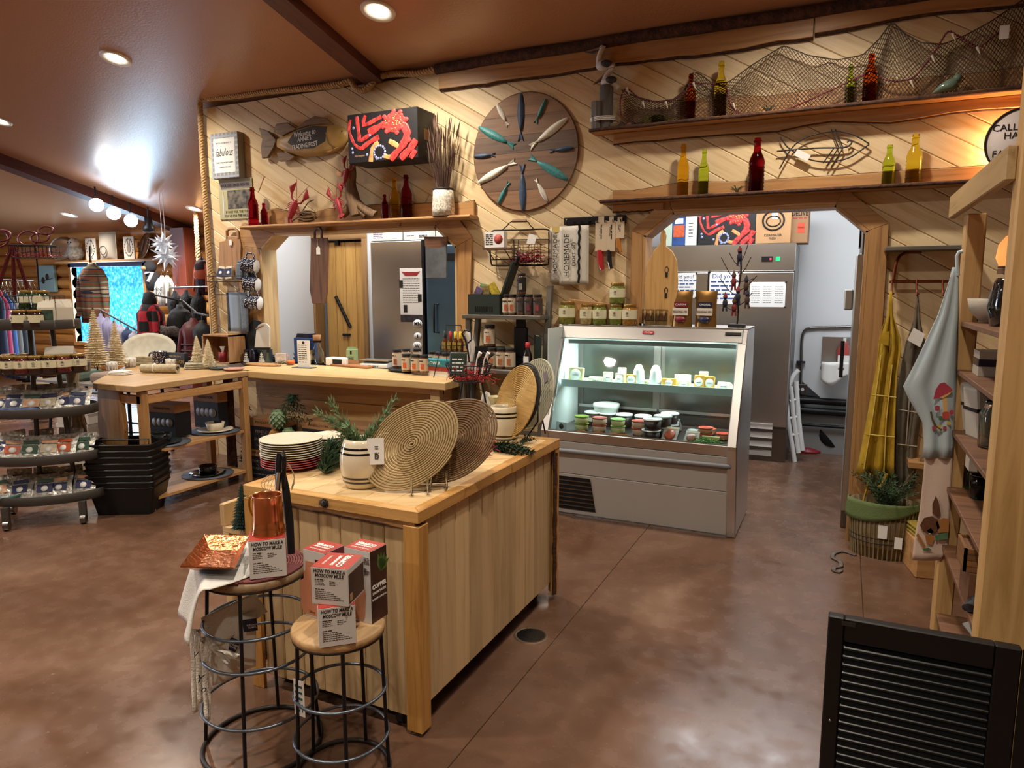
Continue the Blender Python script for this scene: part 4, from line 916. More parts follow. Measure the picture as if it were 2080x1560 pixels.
# ---------------- on top of the case ----------------
TZ = 1.347
LBL = mat('jar_label', 'D5CFAE', .6); GOLDLID = mat('gold_lid', 'A98A4E', .3, .7); JARG = mat('jar_glass', 'C9CDB8', .05, trans=.85)
def jar(loc, r, h, fillc, label, group, lid=GOLDLID, lab=(.3, .72), rz=0, emblem=True, cat='jar', labm=None):
 t = T('jar', label, cat, loc, rz, group)
 B().lathe([(0, 0), (r*.92, 0), (r, .006), (r, h*.74), (r*.82, h*.84), (r*.8, h*.87), (0, h*.87)], 20).build('glass_body', mat('fill_'+fillc, fillc, .12, var=.45, vs=70, coat=.8), t)
 B().lathe([(r*.84, h*.86), (r*.86, h*.87), (r*.86, h*.985), (r*.83, h), (0, h)], 20).build('lid', lid, t)
 n_ = 18; b = B(); vs = []
 for k in range(n_+1):
  a = -PI/2-1.9+3.8*k/n_; vs += [((r+.0012)*math.cos(a), (r+.0012)*math.sin(a), h*lab[0]), ((r+.0012)*math.cos(a), (r+.0012)*math.sin(a), h*lab[1])]
 b.add(vs, [(2*k, 2*k+2, 2*k+3, 2*k+1) for k in range(n_)], True); lo_ = b.build('jar_label', labm or LBL, t)
 if emblem:
  e = B(); zc = h*(lab[0]+lab[1])/2+h*.05; e.tube([(.009*math.cos(q*PI/8), -r-.002, zc+.009*math.sin(q*PI/8)) for q in range(16)], .0008, 4, True); e.cb((0, -r-.002, zc), (.008, .001, .005)); e.cb((0, -r-.002, zc-.017), (.02, .001, .002)); e.build('emblem', INK, lo_)
 return t
for (x, Y, w_, h_, f, lb) in ((1152, 4.84, .050, .125, '7A7A2E', 'green olive jar at the left end of the case top'), (1168, 4.93, .045, .12, '6E6A2A', 'olive jar behind the first one'), (1184, 4.97, .042, .12, '8C6A2C', 'third jar, at the back of the case top'), (1192, 4.83, .042, .112, 'A48F5A', 'pale pickled jar, second in the front row'), (1218, 4.83, .043, .112, '6C7A2C', 'green pickle jar, third in the front row'),
                             (1252, 4.84, .045, .113, '6B7430', 'pickle jar under the stacked one'), (1278, 4.84, .045, .113, '9A6B2A', 'amber relish jar at the end of the jar row')):
 jar((aY(x, 655, Y).x, Y, TZ), w_*1.2, h_*1.32, f, lb, 'pickle jars on the display case')
jar((aY(1253, 640, 4.84).x, 4.84, TZ+.1495), .054, .148, '6B7430', 'bean pickle jar stacked on another jar', 'pickle jars on the display case')
for k, x in enumerate((1316, 1343)):
 t = T('skewer_pack', 'clear pack of wooden handled spreaders, %s of two' % ('left', 'right')[k], 'pack', (aY(x, 660, 4.84).x, 4.84, TZ)); B().bx(-.04, .04, -.012, .012, 0, .115).build('clear_box', PANE, t); B().bx(-.039, .039, -.002, .0, .04, .085).build('card', mat('skewer_card', '8A6444', .7), t)
 for q in (-.02, .02): B().tube([(q, -.006, .0), (q, -.006, .06), (q, -.006, .07), (q, -.006, .1), (q, -.006, .108)], [.002, .002, .008, .011, .004], 8).build('spreader', TRIMz, t)
GOLDF = mat('gold_foil', '9A7440', .28, .75, var=.15, vs=20)
def pouch(loc, w_, h_, label, c1, name1, name2):
 t = T('rice_pouch', label, 'pouch', loc, -.15, 'gold foil pouches')
 def fn(u, v):
  x = (u-.5)*w_*(1-.06*math.sin(v*PI)); th = .03*math.sin(u*PI)**.6*(1-v)**.6; return (x, -th, v*h_)
 b = B().sheet(fn, 12, 12); b.sheet(lambda u, v: (lambda p: (p[0], -p[1]*.8, p[2]))(fn(1-u, v)), 12, 12); b.build('foil_bag', GOLDF, t)
 B().cb((0, -.031, h_*.42), (w_*.72, .002, h_*.2)).build('window', mat('pouch_white', 'D8D0C2', .4), t); B().cb((0, -.026, h_*.62), (w_*.62, .002, h_*.14)).build('banner', mat('banner_'+c1, c1, .4), t)
 B().lathe([(0, 0), (1, 0), (1, 1), (0, 1)], 20, M=Matrix.Translation((0, -.033, h_*.2)) @ Matrix.Rotation(PI/2, 4, 'X') @ Matrix.Diagonal((w_*.26, h_*.09, .002, 1))).build('oval', mat('banner_'+c1, c1, .4), t)
 txt(name1, h_*.075, WHITEINK, t, (0, -.0285, h_*.62), width=w_*.5); txt(name2, h_*.09, mat('brown_ink', '5A3520', .6), t, (0, -.0335, h_*.42), width=w_*.66)
pouch((aY(1384, 664, 4.85).x, 4.85, TZ), .15, .24, 'gold foil pouch with red banner on the case', '7A2030', 'CAJUN', 'BREADING MIX')
pouch((aY(1433, 664, 4.85).x, 4.85, TZ), .15, .24, 'gold foil pouch with navy banner on the case', '1D2448', 'ORIGINAL', 'BREADING MIX')
# twig tree with hanging gnome figures
p = V((aY(1497, 664, 4.9).x, 4.9, TZ)); t = T('ornament_tree', 'bare twig tree hung with small dark figures on the case', 'ornament tree', p)
B().bx(-.055, .055, -.035, .035, 0, .022).build('base', mat('black_base', '211C1A', .6), t, bev=.003)
b = B(); tr0 = [(0, 0, .02), (.004, 0, .1), (-.005, .01, .22), (.01, 0, .36), (.004, 0, .52)]; b.tube(spline(tr0, .03), [.009]*3+[.007]*200 if False else .006, 6)
tips = []
for (z, dx, dz, dy) in ((.1, -.10, .05, .02), (.14, .09, .09, -.02), (.2, -.12, .12, 0), (.24, .11, .1, .02), (.3, -.12, .16, .0), (.34, .07, .12, 0), (.4, -.07, .09, .01), (.42, .05, .13, 0), (.3, .1, .02, -.03)):
 P = spline([(0, 0, z), (dx*.5, dy*.5, z+dz*.35), (dx, dy, z+dz)], .02); b.tube(P, .0028, 5); tips.append(P[-1])
b.build('twigs', mat('twig', '2E221C', .8), t)
FIGS = [mat('fig_navy', '2A2E40', .8), mat('fig_red', '7C2A2A', .8), mat('fig_brown', '4A352C', .8)]
for k, (x, z) in enumerate(((.0, .46), (-.03, .3), (.05, .27), (-.08, .16), (-.02, .13), (.06, .18), (.0, .2))):
 g = B().ball((x, -.02, z), (.017, .017, .03), 10, 8).ball((x, -.022, z+.035), (.013, .013, .014), 10, 8); g.cyl((x-.008, -.02, z-.02), (x-.012, -.022, z-.055), .007, 6).cyl((x+.008, -.02, z-.02), (x+.012, -.022, z-.055), .007, 6)
 g.build('figure_body', FIGS[k % 3], t); B().lathe([(.016, 0), (.012, .014), (.003, .034), (0, .036)], 10, (x, -.022, z+.038)).build('figure_hat', FIGS[(k+1) % 3], t)
# bamboo paddle board hung in the doorway's left edge
p = aY(1338, 640, 4.80); t = T('paddle_board', 'large bamboo paddle board hanging at the left of the doorway', 'serving board', (p.x, 4.86, 0))
zz = lambda y: aY(1338, y, 4.86).z
b = B(); zb, zt_ = TZ+.002, zz(468); P = [(-.105, zb), (.105, zb), (.112, zz(570)), (.1, zz(530)), (.07, zz(512)), (.022, zz(500)), (.02, zz(490)), (.024, zz(480)), (.012, zt_), (-.008, zt_), (-.016, zz(482)), (-.014, zz(495)), (-.06, zz(510)), (-.1, zz(535)), (-.115, zz(575))]
b.prism(P, 'y', -.012, .008).build('board', wood('bamboo', 'C99F63', 'A57B43', 'z', .45, 2), t, bev=.003, fix=True)
for y in (548, 590):
 z0 = zz(y); B().tube([(.035+.012*math.cos(a), -.014, z0+.02*math.sin(a)) for a in [q*PI/6 for q in range(12)]], .002, 5, True).build('fork_loop', INK, t); B().bx(.027, .043, -.016, -.012, z0-.05, z0-.02).build('fork_head', INK, t)
# ================= shelves and decoration on the pine wall =================
def shelf(label, x0, x1, z, depth, back, below, seed, th=.026):
 t = T('live_edge_shelf', label, 'shelf', (x0, 4.88, z)); L = x1-x0
 n_ = 24; fr_ = [(L*i/n_, -depth-.02*noise.noise((i*.45, seed, 0))-.008*noise.noise((i*1.7, seed, 5))) for i in range(n_+1)]
 B().prism([(0, 0)]+fr_+[(L, 0)], 'z', -th, 0).build('shelf_board', LIVE, t, bev=.003, fix=True)
 B().tube([(x, y-.001, -th/2) for x, y in fr_], [.012*(1+.4*noise.noise((i*.8, seed, 2))) for i in range(n_+1)], 6).build('bark_edge', BARK if seed != 2 else LIVE, t)
 if back:
  b0, b1, h = back; P = [(b0, .001)]+[(b1, .001)]+[(b1-(b1-b0)*i/18, h*(.8+.35*noise.noise((i*.32, seed+4, 0)))) for i in range(19)]
  B().prism(P, 'y', -.03, -.001).build('back_board', TRIMx, t, bev=.003, fix=True)
  B().tube([(x, -.016, z_) for x, z_ in P[2:]], .006, 5).build('back_bark', BARK, t)
 if below:
  b0, b1, h = below; P = [(b0, -th-.001)]+[(b0+(b1-b0)*i/18, -th-h*(.8+.4*noise.noise((i*.4, seed+7, 0)))) for i in range(19)]+[(b1, -th-.001)]
  B().prism(P, 'y', -.035, -.001).build('support_board', TRIMx, t, bev=.003, fix=True)
  B().tube([(x, -.018, z_) for x, z_ in P[1:-1]], .009, 5).build('support_bark', BARK, t)
 return t
SD = .13
def shelfz(x, y): return aY(x, y, 4.88-SD).z
U0, UZ = aY(1197, 268, 4.75).x, shelfz(1500, 231)
shelf('upper live edge shelf carrying net, pelicans and bottles', U0, 1.35, UZ, SD, (.22, 2.9, .15), (.14, 2.9, .085), 1)
L0, LZ = aY(1218, 403, 4.75).x, shelfz(1500, 390)
L1 = aY(1992, 370, 4.75).x
shelf('lower live edge shelf over the kitchen doorway', L0, L1+.3, LZ, SD, (.06, L1-L0+.3, .10), (.06, .42, .06), 3)
V0, V1, VZ = aY(488, 450, 4.75).x, aY(950, 445, 4.75).x, shelfz(720, 447)
shelf('live edge shelf above the serving window', V0, V1+.02, VZ, SD, (.2, V1-V0, .14), None, 2, .03)
# ---------------- glass bottles ----------------
BG = {'red': glass('glass_dark_red', '9E1424', .05, 1.2), 'org': glass('glass_orange', 'EE6A22', .05, 1.2), 'amb': glass('glass_amber', 'F4BE2A', .05, 1.2), 'yel': glass('glass_yellow', 'EEDC4A', .05, 1.2), 'grn': glass('glass_lime', 'C4E04A', .05, 1.2)}
def bottle(x, yt, yb, hw, col, label, zs, Y=4.80, lie=False, rib=.07):
 d = ray(x, (yt+yb)/2); dep = Y/d.y; px1 = dep/FPX; h = (yb-yt)*px1*1.0; r = hw*px1
 X = aY(x, yb, Y).x; t = T('glass_bottle', label, 'bottle', (X, Y, zs), 0, 'coloured glass bottles on the shelves')
 pr2 = [(0, 0), (r*.94, 0)]
 for k in range(15): z = h*.02+h*.5*k/14; pr2.append((r*(1-rib*(k % 2)), z))
 pr2 += [(r*.98, h*.56), (r*.8, h*.65), (r*.5, h*.74), (r*.42, h*.82), (r*.40, h*.9)]
 b_ = B().lathe(pr2+[(r*.44, h*.91), (r*.46, h*.93), (0, h*.93)], 20); bo = b_.build('glass_body', BG[col], t)
 B().lathe([(r*.42, h*.925), (r*.5, h*.93), (r*.5, h*.955), (r*.4, h*.96), (r*.4, h), (0, h)], 16).build('lip', BG[col], t)
 if lie: t.rotation_euler = (0, PI/2, .15); t.location = (X-.1, Y, zs+r)
 return t
for (x, yt, yb, hw, c, lb) in ((515, 373, 449, 11, 'red', 'tall dark red bottle at the left end of the serving shelf'), (537, 404, 448, 7.5, 'red', 'small dark red bottle beside the tall one at the left'), (782, 393, 442, 7.5, 'red', 'small red bottle beside the amber one'), (802, 362, 442, 10, 'amb', 'amber bottle between two red ones on the serving shelf'), (826, 356, 441, 12, 'red', 'tall dark red bottle beside the amber one')):
 bottle(x, yt, yb, hw, c, lb, VZ+.001)
for (x, yt, yb, hw, c, lb) in ((1386, 291, 393, 12, 'amb', 'amber bottle on the lower shelf'), (1428, 302, 391, 10.5, 'grn', 'lime green bubbly bottle on the lower shelf'), (1535, 278, 384, 16, 'red', 'dark red bottle on the lower shelf over the doorway'), (1803, 291, 369, 12, 'grn', 'shorter lime bottle near the round sign'), (1854, 270, 366, 15, 'yel', 'tall yellow green bottle near the round sign')):
 bottle(x, yt, yb, hw, c, lb, LZ+.001)
for (x, yt, yb, hw, c, lb) in ((1401, 153, 243, 11, 'org', 'orange red bottle before the net on the upper shelf'), (1462, 128, 236, 13, 'yel', 'tall yellow bottle on the upper shelf'), (1724, 132, 209, 9, 'grn', 'slim lime bottle on the upper shelf'), (1765, 110, 204, 14, 'org', 'tall orange red bottle beside the slim lime one')):
 bottle(x, yt, yb, hw, c, lb, UZ+.001)
bottle(1335, 170, 236, 9, 'grn', 'green bottle lying on its side on the upper shelf', UZ+.002, lie=True)
# moss tufts, stones
for (x, y, z0, r, lb) in ((1497, 384, LZ, .035, 'small tuft of green moss beside the dark red bottle'), (1560, 228, UZ, .03, 'pale dried moss on the upper shelf')):
 p = aY(x, y, 4.79); plant('moss_tuft', lb, (p.x, 4.79, z0), fan(16, r, r*1.2, 0, 1.0, 5), GREENS['olive'], 14, .012, .0014, 'moss')
b = B()
for k in range(9): b.ball((random.uniform(-.09, .09), random.uniform(-.02, .02), .014), (random.uniform(.01, .02), .014, .014), 8, 6)
st = T('pebble_heap', 'small brown shells and pebbles beside the pelican posts', 'pebbles', (aY(1275, 250, 4.80).x, 4.80, UZ))
for k in range(8): B().ball((-.1+k*.028, random.uniform(-.02, .02), .014), (random.uniform(.012, .022), .014, random.uniform(.01, .02)), 8, 6).build('pebble', [mat('pebble_a', '6E5A3E', .7), mat('pebble_b', '7B4A3A', .7), mat('pebble_c', '3C2E28', .7)][k % 3], st)
# ---------------- pelicans on pilings ----------------
PILE = wood('piling_grey', '77736E', '3F3C3A', 'z', .7, 2, grain=2); FEA = mat('pelican_white', 'D6D3CB', .6, var=.08, vs=20); WING = mat('pelican_wing', '3E4146', .6, var=.6, vs=45); BEAK = mat('pelican_beak', '8C6A52', .5)
p = aY(1230, 262, 4.81); t = T('pelican_statue', 'two carved pelicans on grey pilings on the upper shelf', 'figurine', (p.x, 4.81, UZ))
k_ = (ray(1230, 200)*(4.81/ray(1230, 200).y)).dot(F_)/FPX   # metres per pixel here
def P2(x, y, dy=0): q = aY(x, y, 4.81+dy); return (q.x-p.x, dy, q.z-UZ)
for (x0, x1, y0, y1, dy) in ((1219, 1246, 176, 262, .01), (1202, 1223, 208, 264, -.015)):
 a, c = P2(x0, y0, dy), P2(x1, y0, dy); r = (c[0]-a[0])/2; B().lathe([(0, 0), (r, 0), (r*.97, a[2]*.5), (r, a[2]), (0, a[2]+.004)], 9, ((a[0]+c[0])/2, dy, 0), sm=False).build('piling', PILE, t)
for z in (.055, .065, .075):
 a, c = P2(1200, 235)[0], P2(1250, 235)[0]; m_ = (a+c)/2; B().tube([(m_+(c-a)/2*math.cos(q*PI/8), .0+.055*math.sin(q*PI/8), z) for q in range(16)], .004, 5, True).build('rope_wrap', PAPER, t)
for (bx_, by, hx, hy, bkx, bky, tx, ty) in ((1225, 133, 1222, 98, 1187, 106, 1248, 134), (1235, 166, 1243, 141, 1205, 172, 1257, 180)):
 c = V(P2(bx_, by)); h_ = V(P2(hx, hy)); k2 = V(P2(bkx, bky)); tl = V(P2(tx, ty))
 B().tube(spline([tl, c+V((.03, 0, -.008)), c, c+V((-.03, 0, .0)), (c+h_)/2+V((-.02, 0, .01)), h_+V((.012, 0, .006)), h_], .01),     .018, 9).build('neck', FEA, t)
 B().ball(c, (.05, .034, .036), 14, 10).build('pelican_body', FEA, t); B().ball(c+V((.022, -.014, .004)), (.045, .026, .026), 12, 8).build('wing', WING, t); B().ball(h_, (.019, .016, .018), 10, 8).build('head', FEA, t)
 B().tube([h_+V((-.01, 0, 0)), (h_+k2)/2, k2], [.012, .009, .003], 8).build('beak', BEAK, t); B().tube([h_+V((-.01, 0, -.008)), (h_+k2)/2+V((0, 0, -.014)), k2], [.01, .01, .002], 8).build('pouch', mat('pelican_pouch', '4A3E3A', .6), t); B().ball(h_+V((-.006, -.015, .004)), .003, 6, 4).build('eye', INK, t)
# ---------------- fishing net and bead garland ----------------
topc = [(1262, 182), (1290, 196), (1330, 206), (1365, 203), (1390, 185), (1408, 146), (1422, 150), (1450, 172), (1478, 168), (1530, 130), (1592, 92), (1640, 112), (1700, 122), (1752, 112), (1785, 80), (1812, 43), (1838, 68), (1870, 86), (1915, 90), (1960, 72), (2010, 45), (2050, 18), (2100, -16)]
def ctop(x):
 for (a, c) in zip(topc, topc[1:]):
  if a[0] <= x <= c[0]: f_ = (x-a[0])/(c[0]-a[0]); return a[1]+(c[1]-a[1])*f_
 return topc[-1][1]
def netp(u, v):
 x = 1262+838*u; yt = ctop(x); yb = 262-80*u-4; y = yt+(yb-yt)*v
 return aY(x, y, 4.825+.02*math.sin(u*40+v*3)+.012*math.sin(u*90)-.03*v)
b = B(); NU = 104
for s in (-1, 1):
 for i in range(-14, NU+14):
  Q = []
  for j in range(15):
   v = j/14; u = (i+s*v*13)/NU
   if 0 <= u <= 1: Q.append(netp(u, v))
  if len(Q) > 2: b.tube(Q, .0022, 3)
b.tube([netp(i/80, 0) for i in range(81)], .0035, 5)
b.tube([netp(i/80, 1) for i in range(81)], .003, 4)
one(b, 'fishing_net', mat('net_brown', '4A3D33', .9), 'brown fishing net draped over the upper shelf', 'net')
gt = T('bead_garland', 'dark red bead garland woven through the fishing net', 'garland')
gp = [(1262, 235), (1260, 205), (1272, 180), (1300, 200), (1335, 207), (1365, 204), (1395, 185), (1407, 170), (1470, 175), (1480, 200), (1490, 222), (1530, 236), (1600, 222), (1760, 150), (1775, 148), (1800, 163), (1850, 160), (1880, 130), (1905, 95), (1925, 65), (1945, 72), (1985, 95), (2010, 80), (2040, 55)]
GS = spline([aY(x, y, 4.78) for x, y in gp], .016)
B().tube(GS, .003, 4).build('cord', mat('garland_cord', '4E1B22', .7), gt)
bb = B()
for q in GS[::1]: bb.ball(q, .007, 6, 4)
bo = bb.build('beads', mat('garland_red', '63202A', .5), gt); bo['kind'] = 'stuff'
for (x, y) in ((1273, 178), (1305, 207), (1352, 207), (1408, 168), (1489, 210), (1850, 163), (1893, 112), (1935, 68), (1985, 95)): q = aY(x, y, 4.77); B().tube([q, q+V((.008, 0, -.02)), q+V((.018, 0, -.045))], [.009, .006, .001], 6).build('shell', mat('shell_white', 'C9BCA8', .4), gt)
p = aY(2040, 65, 4.76); one(B().bx(-.022, .022, -.001, .001, -.035, .035), 'price_tag', PAPER, 'white tag tied on the net at the right', 'tag', p)
# ceramic bird on the upper shelf
p = aY(1930, 186, 4.78); t = T('ceramic_bird', 'green glazed ceramic bird on the upper shelf', 'figurine', (p.x, 4.78, UZ)); CG = mat('celadon', '5E7060', .15, coat=.6)
B().tube([(-.085, 0, .012), (-.045, 0, .035), (0, 0, .045), (.025, 0, .06)], [.004, .022, .036, .026], 12).build('bird_body', CG, t); B().ball((.03, 0, .078), .024, 10, 8).build('head', CG, t); B().tube([(.048, 0, .078), (.062, 0, .074)], [.006, .001], 6).build('beak', BEAK, t)
# ---------------- lobsters and driftwood on the serving shelf ----------------
LOB = mat('lobster_red', '9B2A30', .5)
def lobster(t, c, s, M):
 def q(*v): return [M @ (V(p)*s)+c for p in v]
 B().tube(q((0, 0, -.06), (0, 0, -.02), (0, 0, .03), (0, 0, .06)), [s*.012, s*.02, s*.022, s*.008], 8).build('lobster_body', LOB, t)
 for k in (-1, 1):
  B().tube(q((0, 0, .04), (k*.04, 0, .06), (k*.05, 0, .09)), s*.006, 6).build('claw_arm', LOB, t); B().tube(q((k*.05, 0, .085), (k*.06, 0, .11), (k*.045, 0, .15)), [s*.008, s*.018, s*.003], 8).build('claw', LOB, t)
  for z in (.0, .015, .03): B().tube(q((0, 0, z), (k*.03, 0, z+.006), (k*.05, 0, z-.02)), s*.003, 4).build('lobster_leg', LOB, t)
  B().tube(q((0, 0, .06), (k*.02, 0, .11), (k*.05, 0, .17)), s*.0016, 4).build('feeler', LOB, t)
 for k in (-1, 0, 1): B().tube(q((0, 0, -.055), (k*.022, 0, -.085)), [s*.008, s*.014], 6).build('tail_fan', LOB, t)
k5 = lambda x, y, Y=4.80: (aY(x, y, Y)-O_).dot(F_)/FPX
t = T('lobster_ornament', 'red lobster ornament with a twig beside the small bottles', 'figurine', (aY(590, 440, 4.80).x, 4.80, VZ)); lobster(t, V((.03, 0, .12)), 1.45, Matrix.Rotation(.5, 3, 'Y')); B().tube(spline([(-.02, 0, .01), (.08, .01, .06), (.16, 0, .13), (.2, 0, .17), (.26, 0, .19)], .02), .005, 6).build('twig', STEM, t); B().cb((-.02, -.03, .03), (.03, .01, .06)).build('label', KRAFT, t)
t = T('vine_bundle', 'tangle of brown vine on the serving shelf', 'vine', (aY(625, 440, 4.79).x, 4.79, VZ))
b = B()
for k in range(12):
 a0_ = random.uniform(0, 6); b.tube([((.04+.02*random.random())*math.cos(a0_+q*.6)*1.8, -.01+.02*math.sin(q+k), .04+.028*math.sin(a0_+q*.6)+.003*k) for q in range(9)], .0045, 5)
b.build('vine', wood('vine', '8A6A48', '4E3A28', 'x', .8, 5), t)
t = T('driftwood', 'tall twisted driftwood holding red lobsters on the serving shelf', 'driftwood', (aY(728, 440, 4.78).x, 4.78, VZ))
def D2(x, y, dy=0): q = aY(x, y, 4.78+dy); return V((q.x, q.y, q.z))-V(t.location)
DRW = wood('driftwood_grey', '8A6B4C', '3E2C1E', 'z', .8, 2.5, grain=3)
B().tube(spline([D2(716, 322), D2(716, 350), D2(712, 375), D2(716, 400), D2(722, 420), D2(726, 437)], .02), [.014+.0035*min(k, 12) for k in range(40)], 8, ry=.7).build('trunk', DRW, t)
for (x, y) in ((762, 436), (695, 437), (745, 437)): B().tube(spline([D2(719, 405), D2((719+x)/2, 425), D2(x, y)], .02),     .036, 7, ry=.5).build('root', DRW, t)
lobster(t, D2(703, 357, -.03), 1.0, Matrix.Rotation(.35, 3, 'Y')); lobster(t, D2(688, 418, -.03), 1.15, Matrix.Rotation(-.3, 3, 'Y')); B().cb(D2(690, 353, -.02), (.05, .02, .03), (0, .3, 0)).build('wood_plug', KRAFT, t)
# vase with dried grass
p = aY(901, 437, 4.79); t = T('grass_vase', 'white patterned vase with tall dried brown grass', 'vase', (p.x, 4.79, VZ)); hh = k5(901, 410)*54
B().lathe([(0, 0), (.075, 0), (.088, .01), (.09, .05), (.083, .12), (.078, hh), (.072, hh), (.072, .03), (0, .03)], 28).build('pot', mat('speckled_pot', 'CDC4B4', .6, var=.55, vs=70), t)
B().lathe([(.079, hh*.93), (.0805, hh*.94), (.0805, hh), (.079, hh+.002)], 28).build('rim', DARKM, t)
b = B(); rnd = random.Random(2)
for k in range(120):
 a = rnd.uniform(0, 2*PI); l = rnd.uniform(.2, 1); e = V((l*.17*math.cos(a), l*.1*math.sin(a)-.02, hh+rnd.uniform(.25, .52))); b.tube([(e.x*.2, e.y*.2, hh*.5), (e.x*.5, e.y*.5, hh+.12), e], [.0022, .0018, .0006], 3)
 if k % 3 == 0: b.tube([e-V((e.x*.1, 0, .07)), e, e+V((e.x*.12, 0, .05))], [.002, .006, .0008], 4)
b.build('dried_grass', mat('dried_grass', '5E4438', .85, var=.3, vs=20), t)
# ---------------- round fish plaque ----------------
c0 = aY(1065, 309, 4.86); Rp = .415; Y0 = 4.862
t = T('fish_plaque', 'round wooden plaque with twelve carved fish', 'wall art', (c0.x, Y0, c0.z)); zb = [-.42, -.27, -.13, .0, .125, .26, .42]
PLQ = [wood('plaque_a', '86654C', '5C4331', 'x', .55, 1.2), wood('plaque_b', '6A5242', '43332A', 'x', .55, 1.2), wood('plaque_c', '977150', '6B4C36', 'x', .55, 1.2)]
for i in range(6):
 a, c = max(zb[i], -Rp+.001), min(zb[i+1], Rp-.001); P = []
 for k in range(13): z_ = a+.0008+(c-a-.0016)*k/12; P.append((math.sqrt(max(0, Rp*Rp-z_*z_)), z_))
 P += [(-x, z_) for x, z_ in P[::-1]]; B().prism(P, 'y', -.002, .018).build('plank', PLQ[(2, 0, 0, 1, 0, 2)[i]], t, fix=True)
B().tube([(Rp*math.cos(q*PI/30), .008, Rp*math.sin(q*PI/30)) for q in range(60)], .005, 5, True, ry=2).build('hoop', WALNx, t)
FC = {'n': mat('fish_navy', '34465F', .55, var=.2, vs=60), 't': mat('fish_teal', '3B8080', .5, var=.3, vs=60), 'w': mat('fish_white', 'D5D0C2', .55, var=.12, vs=60)}
def fishmesh(L, W):
 P = [(L*(.5-k/14), W*math.sin(PI*min(1, (k/14)*.93+.03))**.8*(1-.25*k/14)) for k in range(13)]
 return P
for (h_, ta, c) in (((412, 380), (410, 722), 'n'), ((590, 420), (512, 595), 't'), ((738, 555), (468, 765), 'w'), ((782, 765), (612, 787), 'n'), ((738, 987), (466, 826), 't'), ((596, 1142), (512, 980), 'w'), ((425, 1212), (420, 876), 'n'), ((250, 1160), (328, 1002), 't'), ((108, 1012), (378, 855), 'w'), ((78, 826), (233, 813), 'n'), ((113, 618), (372, 758), 't'), ((240, 458), (325, 614), 'w')):
 A = aY(940+h_[0]/3.467, 80+h_[1]/3.467, Y0); E_ = aY(940+ta[0]/3.467, 80+ta[1]/3.467, Y0); d = V((A.x-E_.x, 0, A.z-E_.z)); L = d.length; a = math.atan2(d.z, d.x); W = L*(.085 if L > .25 else .10)
 mid_ = (A+E_)/2; Mf = Matrix.Translation((mid_.x-c0.x, -.004, mid_.z-c0.z)) @ Matrix.Rotation(-a, 4, 'Y')
 up_ = [(L*.5, 0)]+[(L*(.5-.78*k/10), W*math.sin(PI*(.06+.9*k/10))**.75) for k in range(11)]; b = B(); ring = [(x, 0, z) for x, z in up_]+[(x, 0, -z) for x, z in up_[:0:-1]]; n_ = len(ring)
 top_ = [(x*.9, -.012, z*.55) for x, y, z in ring]; b.add(ring+top_, [(i, (i+1) % n_, n_+(i+1) % n_, n_+i) for i in range(n_)]+[tuple(range(n_, 2*n_))], True, Mf)
 f_ = b.build('carved_fish', FC[c], t, fix=True); B().add([(-L*.27, 0, W*.18), (-L*.5, 0, W*.85), (-L*.44, 0, 0), (-L*.5, 0, -W*.85), (-L*.27, 0, -W*.18), (-L*.3, -.007, 0), (-L*.47, -.006, W*.7), (-L*.47, -.006, -W*.7)], [(0,5,6,1), (1,6,2), (2,6,5), (5,7,2), (2,7,3), (5,4,3,7)], False, Mf).build('tail', FC[c], f_)
# ---------------- signs at the left ----------------
def wallbox(name, label, cat, x0, y0, x1, y1, Y, th, m, bev=.002):
 a, c = aY(x0, y0, Y), aY(x1, y1, Y); t = T(name, label, cat, ((a.x+c.x)/2, Y, (a.z+c.z)/2)); w_, h_ = c.x-a.x, a.z-c.z
 B().bx(-w_/2, w_/2, 0, th, -h_/2, h_/2).build('panel', m, t, bev=bev); return t, w_, h_
t, w_, h_ = wallbox('block_sign', 'grey plaid block sign with black script, next to the rope', 'sign', 426, 273, 486, 359, 4.80, .075, mat('grey_wood_edge', '8B857C', .6))
b = B()
for k in range(9): q = -h_/2+h_*k/9+.004; b.bx(-w_/2, w_/2, -.001, 0, q, q+h_*.045)
for k in range(7): q = -w_/2+w_*k/7+.004; b.bx(q, q+w_*.05, -.0012, 0, -h_/2, h_/2)
b.build('plaid_print', mat('plaid_grey', '9AA0AC', .6), t); B().bx(-w_*.38, w_*.38, -.002, -.001, -h_*.38, h_*.38).build('white_field', mat('sign_white', 'D9D8D3', .6), t)
txt('MY COOKING IS', h_*.05, INK, t, (0, -.0025, h_*.27), sp=1.2, width=w_*.55); txt('fabulous', h_*.24, INK, t, (0, -.0025, h_*.06), shear=.35, width=w_*.62); txt('EVEN THE SMOKE ALARM', h_*.045, INK, t, (0, -.0025, -h_*.16), width=w_*.6); txt('CHEERS ME ON!', h_*.045, INK, t, (0, -.0025, -h_*.26), width=w_*.42)
t, w_, h_ = wallbox('tin_sign', 'vintage fresh fish tin sign below the plaid block sign', 'sign', 443, 366, 515, 443, 4.872, .005, mat('tin_olive', 'A9A27C', .5))
B().bx(-w_*.44, w_*.46, -.0015, 0, h_*.26, h_*.42).build('banner', mat('sign_white', 'D9D8D3', .6), t); txt('HOOK, LINE & SINKER FRESH FISH', h_*.1, mat('navy_ink', '1F2B4A', .6), t, (0, -.002, h_*.34), width=w_*.84)
B().bx(-w_*.24, w_*.46, -.0015, 0, -h_*.24, h_*.22).build('photo_print', mat('sepia_photo', '5E574C', .5, var=.9, vs=24), t); txt('IF NOT FOR THE TUNA', h_*.09, mat('olive_ink', '5C5428', .6), t, (w_*.06, -.002, -h_*.32), width=w_*.74); txt('TRY US FOR THE HALIBUT', h_*.09, INK, t, (w_*.06, -.002, -h_*.42), width=w_*.8)
